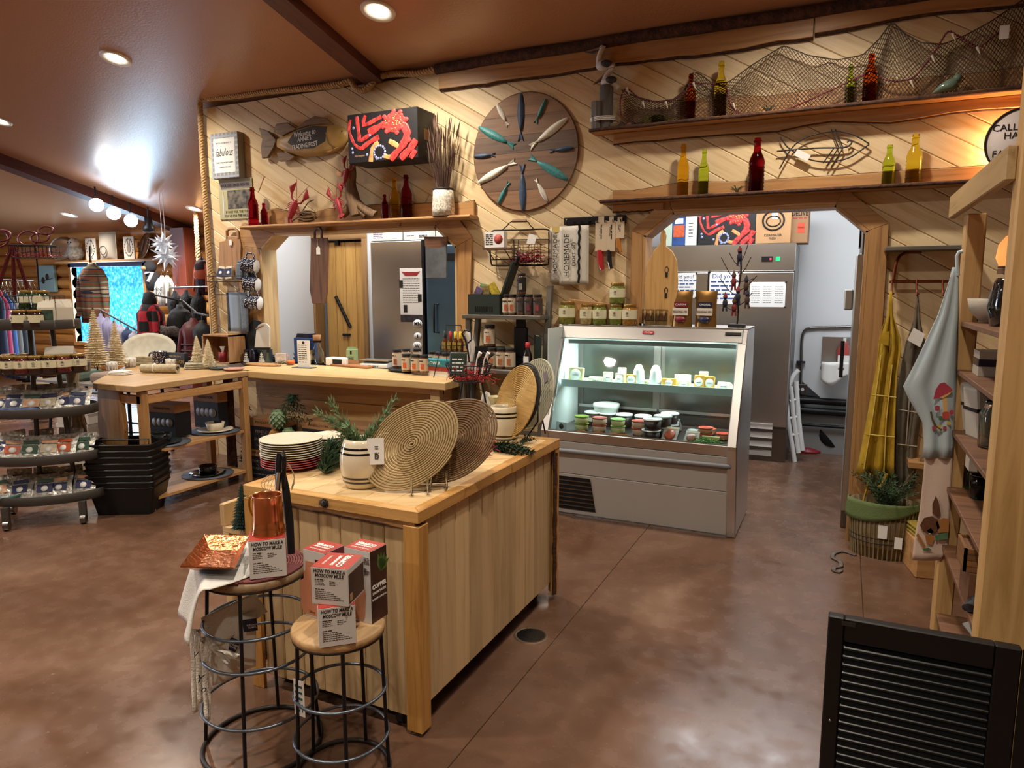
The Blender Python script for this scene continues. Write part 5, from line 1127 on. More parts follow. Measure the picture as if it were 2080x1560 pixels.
B().tube([(-w_*.36, -.003, h_*.2), (-w_*.34, -.003, -.02), (-w_*.36, -.003, -h_*.42)], [.003, .012, .004], 6, ry=.2).build('fish_print', mat('sign_white', 'D9D8D3', .6), t)
# carved welcome fish
def px2(P, Y, c): return [(lambda q: (q.x-c.x, q.z-c.z))(aY(x, y, Y)) for x, y in P]
c0 = aY(617, 283, 4.84); t = T('fish_sign', 'carved wooden fish sign welcoming to the trading post', 'sign', (c0.x, 4.84, c0.z))
body = [(560, 284), (580, 275), (605, 262), (640, 252), (672, 250), (695, 258), (707, 268), (705, 282), (697, 296), (680, 308), (650, 316), (615, 318), (585, 310), (562, 298)]
b = B(); Q = px2(body, 4.84, c0)[::-1]; n_ = len(Q); cx_ = sum(x for x, z in Q)/n_; cz_ = sum(z for x, z in Q)/n_
b.add([(x, .02, z) for x, z in Q]+[(x, 0, z) for x, z in Q]+[(cx_+(x-cx_)*.8, -.022, cz_+(z-cz_)*.72) for x, z in Q], [(i, (i+1) % n_, n_+(i+1) % n_, n_+i) for i in range(n_)]+[(n_+i, n_+(i+1) % n_, 2*n_+(i+1) % n_, 2*n_+i) for i in range(n_)]+[tuple(range(2*n_, 3*n_))], True)
FB = mat('fish_body_brown', 'A8854A', .45, var=.5, vs=5); FD = wood('fish_fin', '8C6A42', '45321F', 'x', .5, 4, grain=2)
b.build('fish_body', FB, t, fix=True)
for nm, P in (('dorsal_fin', [(600, 264), (620, 246), (640, 236), (662, 240), (680, 254), (655, 252), (625, 256)]), ('rear_fin', [(556, 268), (562, 252), (585, 249), (603, 262), (575, 276)]), ('tail_fin', [(527, 260), (545, 266), (562, 284), (558, 298), (545, 320), (533, 322), (531, 300), (534, 282)]), ('belly_fin', [(563, 310), (585, 310), (600, 318), (590, 327), (568, 328)]), ('side_fin', [(647, 305), (672, 298), (690, 300), (668, 311)])):
 B().prism(px2(P, 4.84, c0)[::-1], 'y', -.01, .02).build(nm, FD if nm != 'side_fin' else FB, t, bev=.004, fix=True)
B().prism(px2([(588, 290), (602, 268), (640, 257), (668, 258), (664, 288), (640, 302), (605, 304)], 4.84, c0)[::-1], 'y', -.0238, -.01).build('dark_paint', mat('fish_dark', '33281E', .5), t, fix=True)
gl_ = px2([(665, 270), (672, 292), (684, 300)], 4.84, c0); B().tube([(x, -.024, z) for x, z in gl_], .004, 5).build('gill', FD, t); e = px2([(697, 267)], 4.84, c0)[0]; B().ball((e[0], -.016, e[1]), .006, 8, 6).build('eye', INK, t)
for s_, y, sz, w_ in (('Welcome to', 272, .062, 56), ("ANNIE'S", 283, .055, 36), ('TRADING POST', 297, .055, 68)):
 q = px2([(622, y)], 4.84, c0)[0]; kk = k5(620, 285); txt(s_, sz, WHITEINK, t, (q[0], -.0245, q[1]), (PI/2, -.06, 0), shear=.25 if s_[0] == 'W' else .05, width=w_*kk)
# ---------------- king crab carton on the wall ----------------
CRED = mat('crab_red', 'BE3A36', .45, var=.6, vs=45); CLIGHT = mat('crab_pale', 'D9935A', .45, var=.3, vs=40); CRBL = mat('carton_black', '1B191B', .5); BLUEPR = mat('berry_print', '8C93B8', .5, var=.6, vs=60)
def crabprint(t, w_, h_, Y=-.001, half=0):
 def q(x, z): return (-w_/2+w_*x, Y, h_/2-h_*z)
 L = [([(.05, .1), (.02, .3), (.1, .62), (.2, .72)], .022), ([(.2, .72), (.33, .6), (.46, .52)], .034), ([(.14, .05), (.17, .45), (.2, .55), (.5, .3)], .03), ([(.27, .05), (.24, .25), (.5, .12)], .03), ([(.3, .38), (.55, .26)], .035), ([(.45, .62), (.36, .75), (.33, 1.)], .035), ([(.6, .62), (.74, .78), (.64, .95), (.52, .9)], .035), ([(.62, 1.), (.8, .72), (.9, .6)], .05), ([(.76, 1.), (.92, .78), (.98, .65)], .05), ([(.9, 1.), (.97, .85)], .04), ([(.78, .3), (.86, .5), (.8, .72)], .06)]
 for k, (P, r) in enumerate(L): B().tube(spline([q(*p_) for p_ in P], .03), [r*w_*(.75+.3*math.sin(j*2.1)**2) for j in range(40)][:len(spline([q(*p_) for p_ in P], .03))], 8, ry=.06, flat=(0, 1, 0)).build('crab_leg_print', CLIGHT if k in (5, 6) else CRED, t)
 bb = B().ball(q(.68, .26), (w_*.16, .003, h_*.2), 16, 8)
 for k in range(22): bb.ball((q(.68, .26)[0]+w_*.17*math.cos(k*.8)*(.6+.4*(k % 3)/2), Y, q(.68, .26)[2]+h_*.22*math.sin(k*.8)*(.6+.4*(k % 3)/2)), (w_*.035, .0036, h_*.05), 7, 5)
 bb.build('crab_body_print', CRED, t)
 b = B(); rnd = random.Random(8)
 for k in range(26): a = rnd.uniform(0, 6.3); b.ball((q(.68, .26)[0]+w_*.16*math.cos(a)*rnd.random(), Y-.003, q(.68, .26)[2]+h_*.22*math.sin(a)*rnd.random()), (.006, .002, .006), 6, 4)
 b.build('crab_spine_print', CLIGHT, t)
 b = B()
 for k in range(14): a = k*2*PI/14; b.ball((q(.46, .82)[0]+w_*.08*math.cos(a), Y, q(.46, .82)[2]+h_*.13*math.sin(a)), (.011, .002, .011), 8, 4)
 for (x, z) in ((.09, .28), (.06, .7), (.28, .85), (.42, .99), (.07, .78), (.33, .46)): b.ball(q(x, min(z, .95)), (.012, .002, .012), 8, 4)
 b.build('berry_print', BLUEPR, t)
a, c = aY(706, 226, 4.62), aY(848, 326, 4.62); w_, h_ = c.x-a.x, .36
hh = (aY(706, 227, 4.62).z-aY(709, 326, 4.62).z)
t = T('crab_carton', 'black carton with red king crab picture fixed on the wall', 'carton', ((a.x+c.x)/2, 4.62, (aY(777, 225, 4.62).z+aY(777, 326, 4.62).z)/2))
w_ = aY(848, 270, 4.62).x-aY(706, 270, 4.62).x; B().bx(-w_/2, w_/2, 0, .255, -hh/2, hh/2).build('box', CRBL, t, bev=.004); crabprint(t, w_, hh); B().bx(w_/2, w_/2+.001, .09, .17, -hh*.1, hh*.12).build('side_label', KRAFT, t)
txt('Norwegian', hh*.06, KRAFT, t, (-w_*.33, -.002, -hh*.36), shear=.3)
# ---------------- wire fish, round sign ----------------
t = T('wire_fish', 'dark wire fish sculpture on the wall over the lower shelf', 'wall art', aY(1675, 300, 4.85)); c0 = V(t.location)
def W2(x, y): q = aY(x, y, 4.85); return V((q.x-c0.x, 0, q.z-c0.z))
C4 = lambda x, y: W2(1480+x/3.467, y/3.467)
for P, r in (([(358, 1190), (440, 1050), (520, 980), (620, 945), (760, 925), (880, 950), (990, 1012)], .0045), ([(365, 965), (400, 1020), (440, 1055), (560, 1120), (700, 1140), (850, 1110), (990, 1016)], .0045), ([(340, 1066), (440, 1056), (640, 1042), (800, 1040), (850, 1025), (868, 1000), (850, 988), (835, 1005)], .005), ([(722, 912), (775, 1040)], .004), ([(752, 912), (805, 1040)], .004), ([(740, 1045), (665, 1150)], .004), ([(772, 1045), (690, 1170)], .004), ([(805, 1045), (720, 1180)], .004)):
 B().tube(spline([C4(*p_) for p_ in P], .02), r, 6).build('wire', DARKM, t)
tg = B().cb((0, 0, 0), (.09, .002, .04), (0, .5, 0)).build('paper_tag', PAPER, t); tg.location = C4(520, 1095)+V((0, -.01, 0))
t = T('round_sign', 'round white sign with black letters at the right', 'sign', aY(2078, 288, 4.78)); Rr = (aY(2078, 290, 4.78).x-aY(2000, 290, 4.78).x)
B().lathe([(0, 0), (Rr, 0), (Rr, .02), (0, .02)], 40, M=Matrix.Rotation(PI/2, 4, 'X')).build('disc', mat('sign_cream', 'DDCFC6', .6), t); B().tube([(Rr*math.cos(q*PI/24), -.02, Rr*math.sin(q*PI/24)) for q in range(48)], .006, 6, True).build('rim', DARKM, t)
for s_, y in (('CALLOUSED', 257), ('HANDS', 274), ('&', 291), ('FARM TANS', 310)): q = aY(2078, y, 4.76)-V(t.location); txt(s_, .05, INK, t, (-.01, -.022, q.z))
# ---------------- wire wall rack, hook rail, towels, knives ----------------
t = T('wire_wall_rack', 'black wire wall rack with a fold-out wooden shelf', 'rack', aY(1054, 500, 4.84)); c0 = V(t.location)
def W3(x, y, dy=0): q = aY(x, y, 4.84+dy); return V((q.x-c0.x, dy, q.z-c0.z))
C5 = lambda x, y, dy=0: W3(940+x/5.2, 420+y/5.2, dy)
B().tube(spline([C5(*p_) for p_ in ((330, 250), (600, 245), (880, 238), (908, 280), (908, 430), (905, 580), (870, 615), (600, 620), (340, 622), (300, 590), (288, 430), (288, 290))]+[C5(330, 250)], .02), .006, 6).build('outer_frame', BLACK, t)
B().tube(spline([C5(*p_) for p_ in ((420, 242), (470, 200), (520, 155), (670, 150), (710, 195), (755, 238))], .02), .004, 6).build('handle_wire', BLACK, t); B().cyl(C5(525, 152), C5(672, 150), .011, 10).build('grip', WALNx, t)
for P in (((288, 350), (908, 345)), ((540, 350), (540, 620)), ((590, 350), (590, 620)), ((300, 560), (540, 555))): B().cyl(C5(*P[0]), C5(*P[1]), .004, 6).build('cross_wire', BLACK, t)
a, c = C5(290, 452), C5(580, 452); B().bx(a.x-.0, c.x, -.13, -.005, a.z-.008, a.z+.004).build('fold_shelf', WALNx, t)
for x in (320, 500): B().tube([C5(x, 455), C5(x, 455)+V((0, -.1, 0)), C5(x+10, 560)], .004, 5).build('shelf_bracket', BLACK, t)
a, c = C5(575, 410), C5(868, 610); b = B()
for k in range(11): x = a.x+(c.x-a.x)*k/10; b.tube([(x, -.09, a.z), (x, -.09, c.z), (x, 0, c.z)], .0018, 4)
for k in range(8): z = a.z+(c.z-a.z)*k/7; b.tube([(a.x, 0, z), (a.x, -.09, z), (c.x, -.09, z), (c.x, 0, z)], .0018, 4)
b.build('wire_basket', BLACK, t)
q = C5(720, 600); o = shred(B(), (0, 0, 0), .14, .05, .07, 190, r=.003, seed=9).build('paper_shred', REDS); o.location = c0+q+V((0, -.045, .005)); o['kind'] = 'stuff'; tag(o, 'red shredded paper filling the wall rack basket', 'paper shred')
q = C5(400, 440); t2 = T('soap_box', 'small white box with round picture on the fold-out shelf', 'box', c0+q+V((0, -.07, .002))); B().bx(-.085, .075, -.03, .03, 0, .115).build('box', PAPER, t2); B().lathe([(0, 0), (.035, 0), (.035, .001), (0, .001)], 20, M=Matrix.Translation((.03, -.0305, .06)) @ Matrix.Rotation(PI/2, 4, 'X')).build('picture', mat('soap_red', 'A8453C', .6, var=.5, vs=30), t2); dashes([(-.075, -.015, .09-i*.014, .006) for i in range(6)], DARKM, t2).location = (0, -.0305, 0)
q = C5(745, 350); t2 = one(B().cb((0, 0, 0), (.065, .001, .075), (0, .3, 0)), 'paper_tag', PAPER, 'white folded tag on the wall rack', 'tag', c0+q+V((0, -.03, 0)))
# hook rail
a, c = aY(1146, 450, 4.86), aY(1272, 445, 4.86); t = T('hook_rail', 'black hook rail on the pine wall', 'hook rail', ((a.x+c.x)/2, 4.86, (a.z+c.z)/2)); w_ = c.x-a.x; c0 = V(t.location)
B().bx(-w_/2, w_/2, -.012, .018, -.027, .027).build('rail', BLACK, t, bev=.006, seg=2)
for k in range(8): x = -w_*.44+w_*.88*k/7; B().tube([(x, -.012, -.005), (x, -.035, -.02), (x, -.04, -.005)], .0035, 5).build('hook', BLACK, t)
for x in (-w_*.45, w_*.45): B().ball((x, -.013, .01), .006, 8, 6).build('screw', STEEL, t)
LIN = mat('linen_white', 'CFC9BC', .9, bmp=.2, bs=220)
def flatowel(x0, y0, x1, y1, Y, label, s1, s2, yel):
 a, c = aY(x0, y0, Y), aY(x1, y1, Y); t = T('tea_towel', label, 'towel', ((a.x+c.x)/2, Y, a.z), 0, 'folded linen towels under the hook rail'); w_, h_ = c.x-a.x, a.z-c.z
 B().sheet(lambda u, v: ((u-.5)*w_, .008*math.sin(u*6+v), -v*h_), 10, 12, .006).build('cloth', LIN, t)
 txt(s1, w_*.27, INK, t, (-w_*.22, -.0165, -h_*.5), (PI/2, -PI/2, 0), width=h_*.72)
 if s2: txt(s2, w_*.2, INK, t, (w_*.0, -.0165, -h_*.48), (PI/2, -PI/2, 0), width=h_*.4)
 B().tube([(w_*.2+.004*math.sin(k*2.3), -.014, -h_*(.0+.97*k/16)) for k in range(17)], .011, 6, ry=.5).build('pompom_trim', INK, t)
 if yel: B().prism([(-w_*.5, -.001), (-w_*.5, .0), (w_*.1, .004), (w_*.1, -.03), (-w_*.3, -.04)], 'y', -.003, .0).build('yellow_corner', mat('mustard_cloth', 'C9AF62', .9), t, fix=True)
flatowel(1118, 462, 1160, 573, 4.85, 'linen towel behind the front one, letters half hidden', 'HOMEMADE', None, True)
flatowel(1137, 460, 1195, 578, 4.825, 'front linen towel reading homemade sort of', 'HOMEMADE', '(sort of)', False)
def knife(x0, y0, x1, y1, hc, hx, hy0, hy1, label):
 a, c = aY(x0, y0, 4.83), aY(x1, y1, 4.83); t = T('packed_knife', label, 'knife', ((a.x+c.x)/2, 4.83, a.z), 0, 'carded knives on the hook rail'); w_, h_ = c.x-a.x, a.z-c.z
 B().bx(-w_/2, w_/2, -.004, .004, -h_, 0).build('card', mat('knife_card', 'C9B598', .7), t, bev=.001); B().bx(-w_*.25, w_*.25, -.003, .003, 0, .03).build('card_tab', mat('knife_card', 'C9B598', .7), t)
 l = dashes([(-h_*.6, -h_*.12, -.006, .007), (-h_*.5, -h_*.2, .006, .004)], INK, t); l.location = (0, -.0045, 0); l.rotation_euler = (0, -PI/2, 0)
 P = [aY(x, y, 4.83)-V(t.location) for x, y in ((hx, hy0), (hx+1, (hy0+hy1)/2), (hx+4, hy1-3))]
 B().tube(P, [w_*.28, w_*.3, w_*.2], 8, ry=.45).build('handle', mat('knife_'+hc, hc, .4), t); B().tube([q+V((-.006, -.008, 0)) for q in P[1:]], [w_*.12, w_*.1], 6, ry=.4).build('handle_inlay', PAPER if hc != 'B9762F' else INK, t)
knife(1210, 449, 1232, 510, 'B3272E', 1219, 508, 551, 'carded knife with red handle'); knife(1233, 449, 1250, 510, '1B1B20', 1237, 508, 549, 'carded knife with black handle'); knife(1250, 450, 1268, 484, 'B9762F', 1256, 484, 516, 'small carded knife with orange wooden handle')
# ================= serving counter =================
KZ = .93
ct_ = T('serving_counter', 'thick pale pine counter at the serving window', 'counter', (0, 0, 0))
P = [(aZ(x, y, KZ).x, aZ(x, y, KZ).y) for x, y in ((461, 750), (560, 758), (700, 766), (820, 772), (904, 778))]
B().prism(P+[(-2.60, 5.05), (-4.76, 5.05), (-4.76, 4.86)], 'z', KZ-.055, KZ).build('worktop', wood('pine_counter', 'E4C48C', 'BE9459', 'x', .4, .8, knots=.04), ct_, bev=.006, seg=2, fix=True)
for k in range(4): B().bx(-4.66, -2.68, 4.60, 4.62, .12+k*.185, .30+k*.185).build('panel_board', wood('pine_shade', 'C8A472', '9C7747', 'x', .5, .8, knots=.06), ct_, bev=.003)
B().tube([(-4.70, 4.33, 0), (-4.695, 4.325, .3), (-4.705, 4.33, .6), (-4.70, 4.33, .874)], [.045, .04, .043, .04], 9).build('log_leg', BARK, ct_)
B().bx(-2.74, -2.66, 4.40, 4.47, 0, .874).build('leg', PINEz, ct_, bev=.003); B().bx(-4.66, -2.66, 4.45, 4.49, .82, .874).build('rail', PINEx, ct_, bev=.003)
def C0(x, y, z=KZ):
 p = aZ(x, y, z+.0015)
 if p.y > 4.97: p = aY(x, y, 4.97); p.z = z+.0015
 return p
# things on the counter, left to right
def mug(loc, r, h, m, label, rz=0, hm=None, rot=None, name='enamel_mug', group=None):
 t = T(name, label, 'mug', loc, rz, group, rot=rot)
 B().lathe([(0, 0), (r*.94, 0), (r, .006), (r*.98, h*.97), (r*1.02, h), (r*.93, h), (r*.92, .01), (0, .01)], 22).build('mug_body', m, t)
 B().tube(spline([(r*.95, 0, h*.82), (r*1.5, 0, h*.86), (r*1.72, 0, h*.6), (r*1.5, 0, h*.28), (r*.95, 0, h*.22)], .008), r*.13, 7).build('handle', hm or m, t); return t
def speckle():
 m, nt, p_ = newmat('navy_speckle'); co = coords(nt, rnd=False); v = N(nt, 'ShaderNodeTexVoronoi', Scale=95); nt.links.new(co, v.inputs['Vector'])
 nt.links.new(ramp(nt, v.outputs['Distance'], [(.30, (.75, .76, .76, 1)), (.40, (.012, .018, .05, 1))]), p_.inputs['Base Color']); p_.inputs['Roughness'].default_value = .2; return m
SPK = speckle(); NAVYE = mat('navy_enamel', '161C34', .2, coat=.5)
TREEW = mat('tree_white', 'DDDCD4', .5)
for (x, y, lb) in ((510, 737, 'navy mug with white tree picture on the counter'), (541, 737, 'blue grey mug with white tree picture beside the navy one')):
 t = mug(C0(x, y), .06, .122, NAVYE if x < 520 else mat('slate_enamel', '33474F', .2, coat=.5), lb, -.5 if x < 520 else 2.8, group='mugs with white trees')
 b = B()
 for k in range(4): b.bx(-.03+k*.006, .03-k*.006, -.064, -.06, .015+k*.02, .028+k*.02)
 b.bx(-.003, .003, -.064, -.06, .01, .1); o = b.build('tree_print', TREEW, t); o.rotation_euler = (0, 0, -t.rotation_euler[2]+.1)
t = T('leaning_plate', 'dark green speckled plate leaning behind the tree mugs', 'plate', C0(528, 728), 0, rot=(1.15, 0, .1)); B().lathe([(0, 0), (.075, .0), (.08, .008), (.076, .008), (.07, .004), (0, .004)], 24, (0, .08, 0)).build('plate', mat('green_speck', '4E5A4C', .3, var=.4, vs=60), t)
t = T('wood_slice', 'flat live edge wooden tray in front of the tree mugs', 'tray', C0(535, 742)); B().lathe([(0, 0), (.16, 0), (.17, .01), (.155, .016), (0, .014)], 18, sx=1.2, sy=.45).build('slice', LIVE, t)
t = T('mixing_spoon_mug', 'very dark cup with greenery trailing beside the tree mugs', 'cup', C0(556, 735)); B().lathe([(0, 0), (.03, 0), (.034, .07), (.03, .07), (.028, .01), (0, .01)], 16).build('cup', NAVYE, t)
lying('pine_sprig', 'small pine sprig with red berries on the counter', (555, 742), (600, 742), KZ, GREENS['olive'], 8, 26, .022, .0016, .03)
p = C0(591, 741); t = T('pumpkin_candle', 'little orange pumpkin on the counter', 'pumpkin', p); b = B()
for k in range(9): a = k*2*PI/9; b.ball((.018*math.cos(a), .018*math.sin(a), .022), (.019, .019, .021), 8, 6)
b.build('pumpkin', mat('pumpkin', 'D2622A', .4), t); B().cyl((0, 0, .03), (.003, 0, .052), .004, 6).build('stalk', GREENS['olive'], t)
p = C0(573, 738); t = T('gift_box', 'small pale floral box tied with string on the counter', 'box', p, .2); B().bx(-.05, .05, -.03, .03, 0, .09).build('box', mat('floral_box', 'CDC3BE', .6, var=.25, vs=50), t); B().bx(-.051, .051, -.006, .006, 0, .091).build('ribbon', KRAFT, t)
p = C0(603, 732); t = T('dried_flowers', 'little mauve dried flower bunch on the counter', 'flowers', p); b = B(); rnd = random.Random(5)
for k in range(40): a = rnd.uniform(0, 6.3); l = rnd.random(); b.tube([(0, 0, 0), (l*.04*math.cos(a), l*.03*math.sin(a), .04+.06*rnd.random())], [.001, .003], 4)
b.build('flowers', mat('mauve_flower', '6E5054', .8, var=.3, vs=40), t)
p = C0(618, 747); t = T('menu_card', 'tall white menu card standing in a holder on the counter', 'menu card', p, .12); B().bx(-.062, .062, 0, .003, .004, .235).build('card', PAPER, t); B().bx(-.1, .1, -.04, .04, 0, .005).build('holder_base', mat('slate_base', '565A60', .6), t); dashes([(-.05, .03, .19-i*.018, .006) for i in range(9)], DARKM, t); B().lathe([(0, 0), (.013, 0), (.013, .001), (0, .001)], 16, M=Matrix.Translation((0, -.0002, .215)) @ Matrix.Rotation(PI/2, 4, 'X')).build('emblem', INK, t)
jar(C0(632, 733), .035, .12, '8E7A40', 'amber jar behind the menu card', 'jars on the counter', emblem=False)
p = C0(645, 722); t = T('glass_carafe', 'clear glass carafe with cork on the counter', 'carafe', p); B().lathe([(0, 0), (.055, 0), (.058, .1), (.03, .16), (.03, .19), (.045, .21), (.042, .21), (.027, .19), (.027, .16), (.053, .1), (.05, .006), (0, .006)], 24).build('carafe_glass', CLEAR, t); B().lathe([(0, .19), (.03, .19), (.037, .26), (0, .262)], 14).build('cork', mat('cork', 'A9784E', .8), t)
p = aY(622, 722, 5.0); t = T('blue_tin', 'blue canister with dark lid inside the serving window', 'canister', (p.x, 5.0, KZ)); B().bx(-.09, .09, -.06, .06, 0, .235).build('canister', mat('canister_blue', '2E4A80', .45), t, bev=.01, seg=2); B().prism([(-.07, .235), (.085, .235), (.08, .27), (-.05, .272)], 'y', -.05, .05).build('lid', NAVYE, t, fix=True)
p = C0(718, 744); t = T('cutting_board', 'oblong wooden cutting board lying on the counter', 'board', p, -.12); B().bx(-.2, .24, -.085, .085, 0, .018).build('board', wood('teak', 'B0784A', '7A4A2A', 'x', .45, 1.5), t, bev=.006, seg=2)
p = C0(716, 738, KZ+.018); t = T('coffee_bag', 'green and kraft paper bag standing on the cutting board', 'bag', p, .2); B().bx(-.045, .045, -.025, .025, 0, .13).build('bag', mat('sage_bag', '8FA67C', .7), t, bev=.004); B().bx(-.046, .046, -.026, .026, 0, .035).build('kraft_foot', KRAFT, t); B().bx(-.04, .04, -.004, .004, .13, .148).build('bag_fold', mat('sage_bag', '8FA67C', .7), t); dashes([(-.025, .025, .06-i*.01, .004) for i in range(3)], INK, t).location = (0, -.026, 0); B().cb((0, -.0265, .1), (.016, .001, .03)).build('emblem', INK, t)
p = C0(765, 735); t = T('receipt_scale', 'low white counter scale with slanted face', 'scale', p, .1); B().prism([(-.06, 0), (.06, 0), (.06, .055), (-.06, .03)], 'x', -.13, .13).build('scale_body', PAPER, t, bev=.004, fix=True); B().bx(-.14, .14, -.05, .075, .058, .066).build('platter', STEEL, t); dashes([(-.05, .05, .01, .01)], mat('teal_ink', '2E5C5A', .7), t).location = (0, -.062, 0)
p = aY(690, 728, 5.02); t = T('card_reader', 'black and white terminal behind the paper bag', 'terminal', (aY(690, 720, 4.95).x, 4.95, KZ)); B().bx(-.12, .1, -.05, .05, 0, .07).build('terminal_body', PAPER, t, bev=.005); B().bx(-.04, .06, -.052, -.05, .01, .06).build('screen', INK, t)
# spice jars on the turntable
tz = KZ+.02; p = C0(838, 752); t = T('turntable', 'round black turntable carrying spice jars', 'turntable', p); B().lathe([(0, 0), (.1, 0), (.1, .008), (.2, .01), (.205, .02), (.2, .02), (0, .016)], 32).build('disc', BLACK, t)
RUB1 = mat('rub_label', 'C8B8A0', .5)
def rub(loc, label, group, fillc='6B4A34', h=.152, r=.039, patch='B4522E', lab=None, rz=0, cap=INK):
 t = jar(loc, r, h, fillc, label, group, lid=cap, lab=(.12, .8), emblem=False, cat='spice jar', labm=lab or RUB1, rz=rz); B().cb((.008, -r-.0015, h*.36), (r*.8, .002, h*.3)).build('picture_patch', mat('patch_'+patch, patch, .5, var=.2, vs=60), t); dashes([(-.02, .016, h*.64, .008)], INK, t).location = (0, -r-.0022, 0); return t
for k, (x, y, lb) in enumerate(((807, 747, 'brown rub jar at the left of the turntable'), (826, 754, 'orange labelled seasoning jar, first in the turntable front'), (845, 756, 'orange labelled seasoning jar, second in the turntable front'), (862, 757, 'orange labelled seasoning jar, third in the turntable front'), (826, 741, 'seasoning jar at the back of the turntable, left one'), (848, 741, 'seasoning jar at the back of the turntable, right one'))):
 rub(aZ(x, y, tz), lb, 'seasoning jars on the turntable', patch='C05A30' if 0 < k < 4 else '8C4A3A', h=.14 if k else .155)
for k, x in enumerate((880, 893, 906)): rub(aZ(x, 750+k*2, KZ+.002), 'grey labelled seasoning jar beside the turntable, %s' % ('first', 'second', 'third')[k], 'seasoning jars beside the turntable', patch='8A8672', lab=mat('pale_label', 'B9B09A', .5))
p = C0(885, 722); t = T('game_box', 'flat teal and red boxes stacked behind the jars', 'boxes', (aY(880, 720, 4.72).x, 4.72, KZ), -.1); B().bx(-.2, .22, -.06, .06, .075, .125).build('teal_box', mat('teal_box', '2A7F8C', .5), t); B().bx(-.19, .2, -.055, .055, .04, .075).build('red_box', mat('red_box', 'A03A34', .5), t); B().bx(-.15, .18, -.05, .05, 0, .04).build('white_box', PAPER, t); txt('WILDFLOWER', .035, WHITEINK, t, (0, -.0615, .1))
# sauce rack with four bottles, round hook wire
p = C0(920, 745); base = V((aY(922, 745, 4.62).x, 4.62, KZ)); t = T('wire_rack_stand', 'black A-shaped wire stand holding sauce bottles', 'stand', base)
for s in (-.12, .12): B().tube([(s-.03, -.05, 0), (s*.55, 0, .40), (s+.03, .05, 0)], .004, 5).build('side_wire', BLACK, t)
B().cyl((-.066, 0, .4), (.066, 0, .4), .004, 5).build('top_wire', BLACK, t)
for z in (.2, .25): B().tube([(-.09, -.05, z), (.09, -.05, z), (.09, .05, z), (-.09, .05, z)], .003, 5, True).build('shelf_wire', BLACK, t)
b = B()
for k in range(7): x = -.09+.03*k; b.tube([(x, -.05, .25), (x, -.05, .2), (x, .05, .2)], .0018, 4)
b.build('shelf_grid', BLACK, t)
for k, c in enumerate(('1E2A2A', 'A8242C', 'D9B52A', 'D9B52A')):
 q = base+V((-.068+k*.045, -.01, .203)); t = T('sauce_bottle', 'amber sauce bottle with %s cap in the wire stand' % ('dark', 'red', 'yellow left', 'yellow right')[k], 'bottle', q, 0, 'sauce bottles in the wire stand'); B().lathe([(0, 0), (.021, 0), (.022, .075), (.01, .1), (.009, .115), (0, .115)], 14).build('sauce_body', mat('sauce_amber', '5A2E10', .15, coat=.6), t); B().lathe([(.0115, .1), (.0125, .11), (.0115, .15), (0, .152)], 12).build('cap', mat('cap_'+c, c, .4), t); B().cb((0, -.022, .045), (.032, .002, .05)).build('sauce_label', mat('sauce_label', '9A8430', .5, var=.3, vs=70), t)
# ================= two-tier wire basket stand on the island =================
p = aZ(960, 880, IZ); t = T('basket_stand', 'black wire basket stand with red paper at the island back', 'basket stand', p);
def Q3(x, y, dy=0): d_ = (p-O_).dot(F_); q = O_+ray(x, y)*d_; return V((q.x-p.x, q.y-p.y, q.z-p.z))
zb1 = Q3(940, 772).z; zb2 = Q3(940, 738).z
for k in range(4): a = k*PI/2+.5; B().tube([(.10*math.cos(a), .10*math.sin(a), 0), (.05*math.cos(a), .05*math.sin(a), zb1)], .005, 6).build('leg', BLACK, t)
for z, r in ((zb1, .085), ((zb1+zb2)/2, .11), (zb2, .13)): B().tube([(r*math.cos(q*PI/14)-.02, r*.8*math.sin(q*PI/14), z) for q in range(28)], .003, 5, True).build('basket_ring', BLACK, t)
b = B()
for k in range(20): a = k*PI/10; b.tube([(-.02+.085*math.cos(a), .068*math.sin(a), zb1), (-.02+.13*math.cos(a), .104*math.sin(a), zb2)], .002, 4)
for k in range(-4, 5): b.tube([(-.02+k*.018, -.06, zb1), (-.02+k*.018, .06, zb1)], .002, 4)
b.build('basket_wire', BLACK, t); B().tube([Q3(953, 735), Q3(950, 710), Q3(945, 690), Q3(938, 678), Q3(945, 670), Q3(957, 675), Q3(958, 690), Q3(950, 697)], .005, 6).build('handle_loop', BLACK, t)
B().cyl((-.02, 0, .0), (-.02, 0, zb1), .006, 6).build('post', BLACK, t)
for z in (.06,): B().tube([(.09*math.cos(q*PI/12), .09*math.sin(q*PI/12), z) for q in range(24)], .003, 5, True).build('lower_ring', BLACK, t)
o = shred(B(), (0, 0, 0), .13, .11, .07, 170, seed=12).build('paper_shred', mat('bright_red_shred', 'B8262F', .45, var=.3, vs=40)); o.location = p+V((-.02, 0, zb1+.004)); o['kind'] = 'stuff'; tag(o, 'bright red shredded paper in the wire basket stand', 'paper shred')
q = p+V((-.07, -.03, zb1+.02)); t = T('dark_pouch', 'dark green pouch standing in the wire basket', 'pouch', q, .25, rot=(-.2, 0, .3)); B().bx(-.045, .045, -.012, .012, 0, .13).build('pouch', mat('dark_green_pouch', '24342A', .45), t, bev=.005); dashes([(-.03, .03, .09-i*.02, .006) for i in range(4)], PAPER, t).location = (0, -.0125, 0)
q = p+V((.045, .0, zb1+.03)); t = T('spoon_bunch', 'small black and white utensils in the wire basket', 'utensils', q)
for k in range(4): B().tube([(k*.02-.03, 0, 0), (k*.022-.02, .01, .09), (k*.024, .012, .12)], [.004, .004, .014], 6).build('utensil', [PAPER, BLACK, PAPER, DARKM][k], t)
pb = aZ(952, 860, IZ); t = T('heron_figure', 'white heron figure with bent head behind the wire basket', 'figurine', V((p.x+.02, p.y+.12, IZ)))
hz = V(t.location)
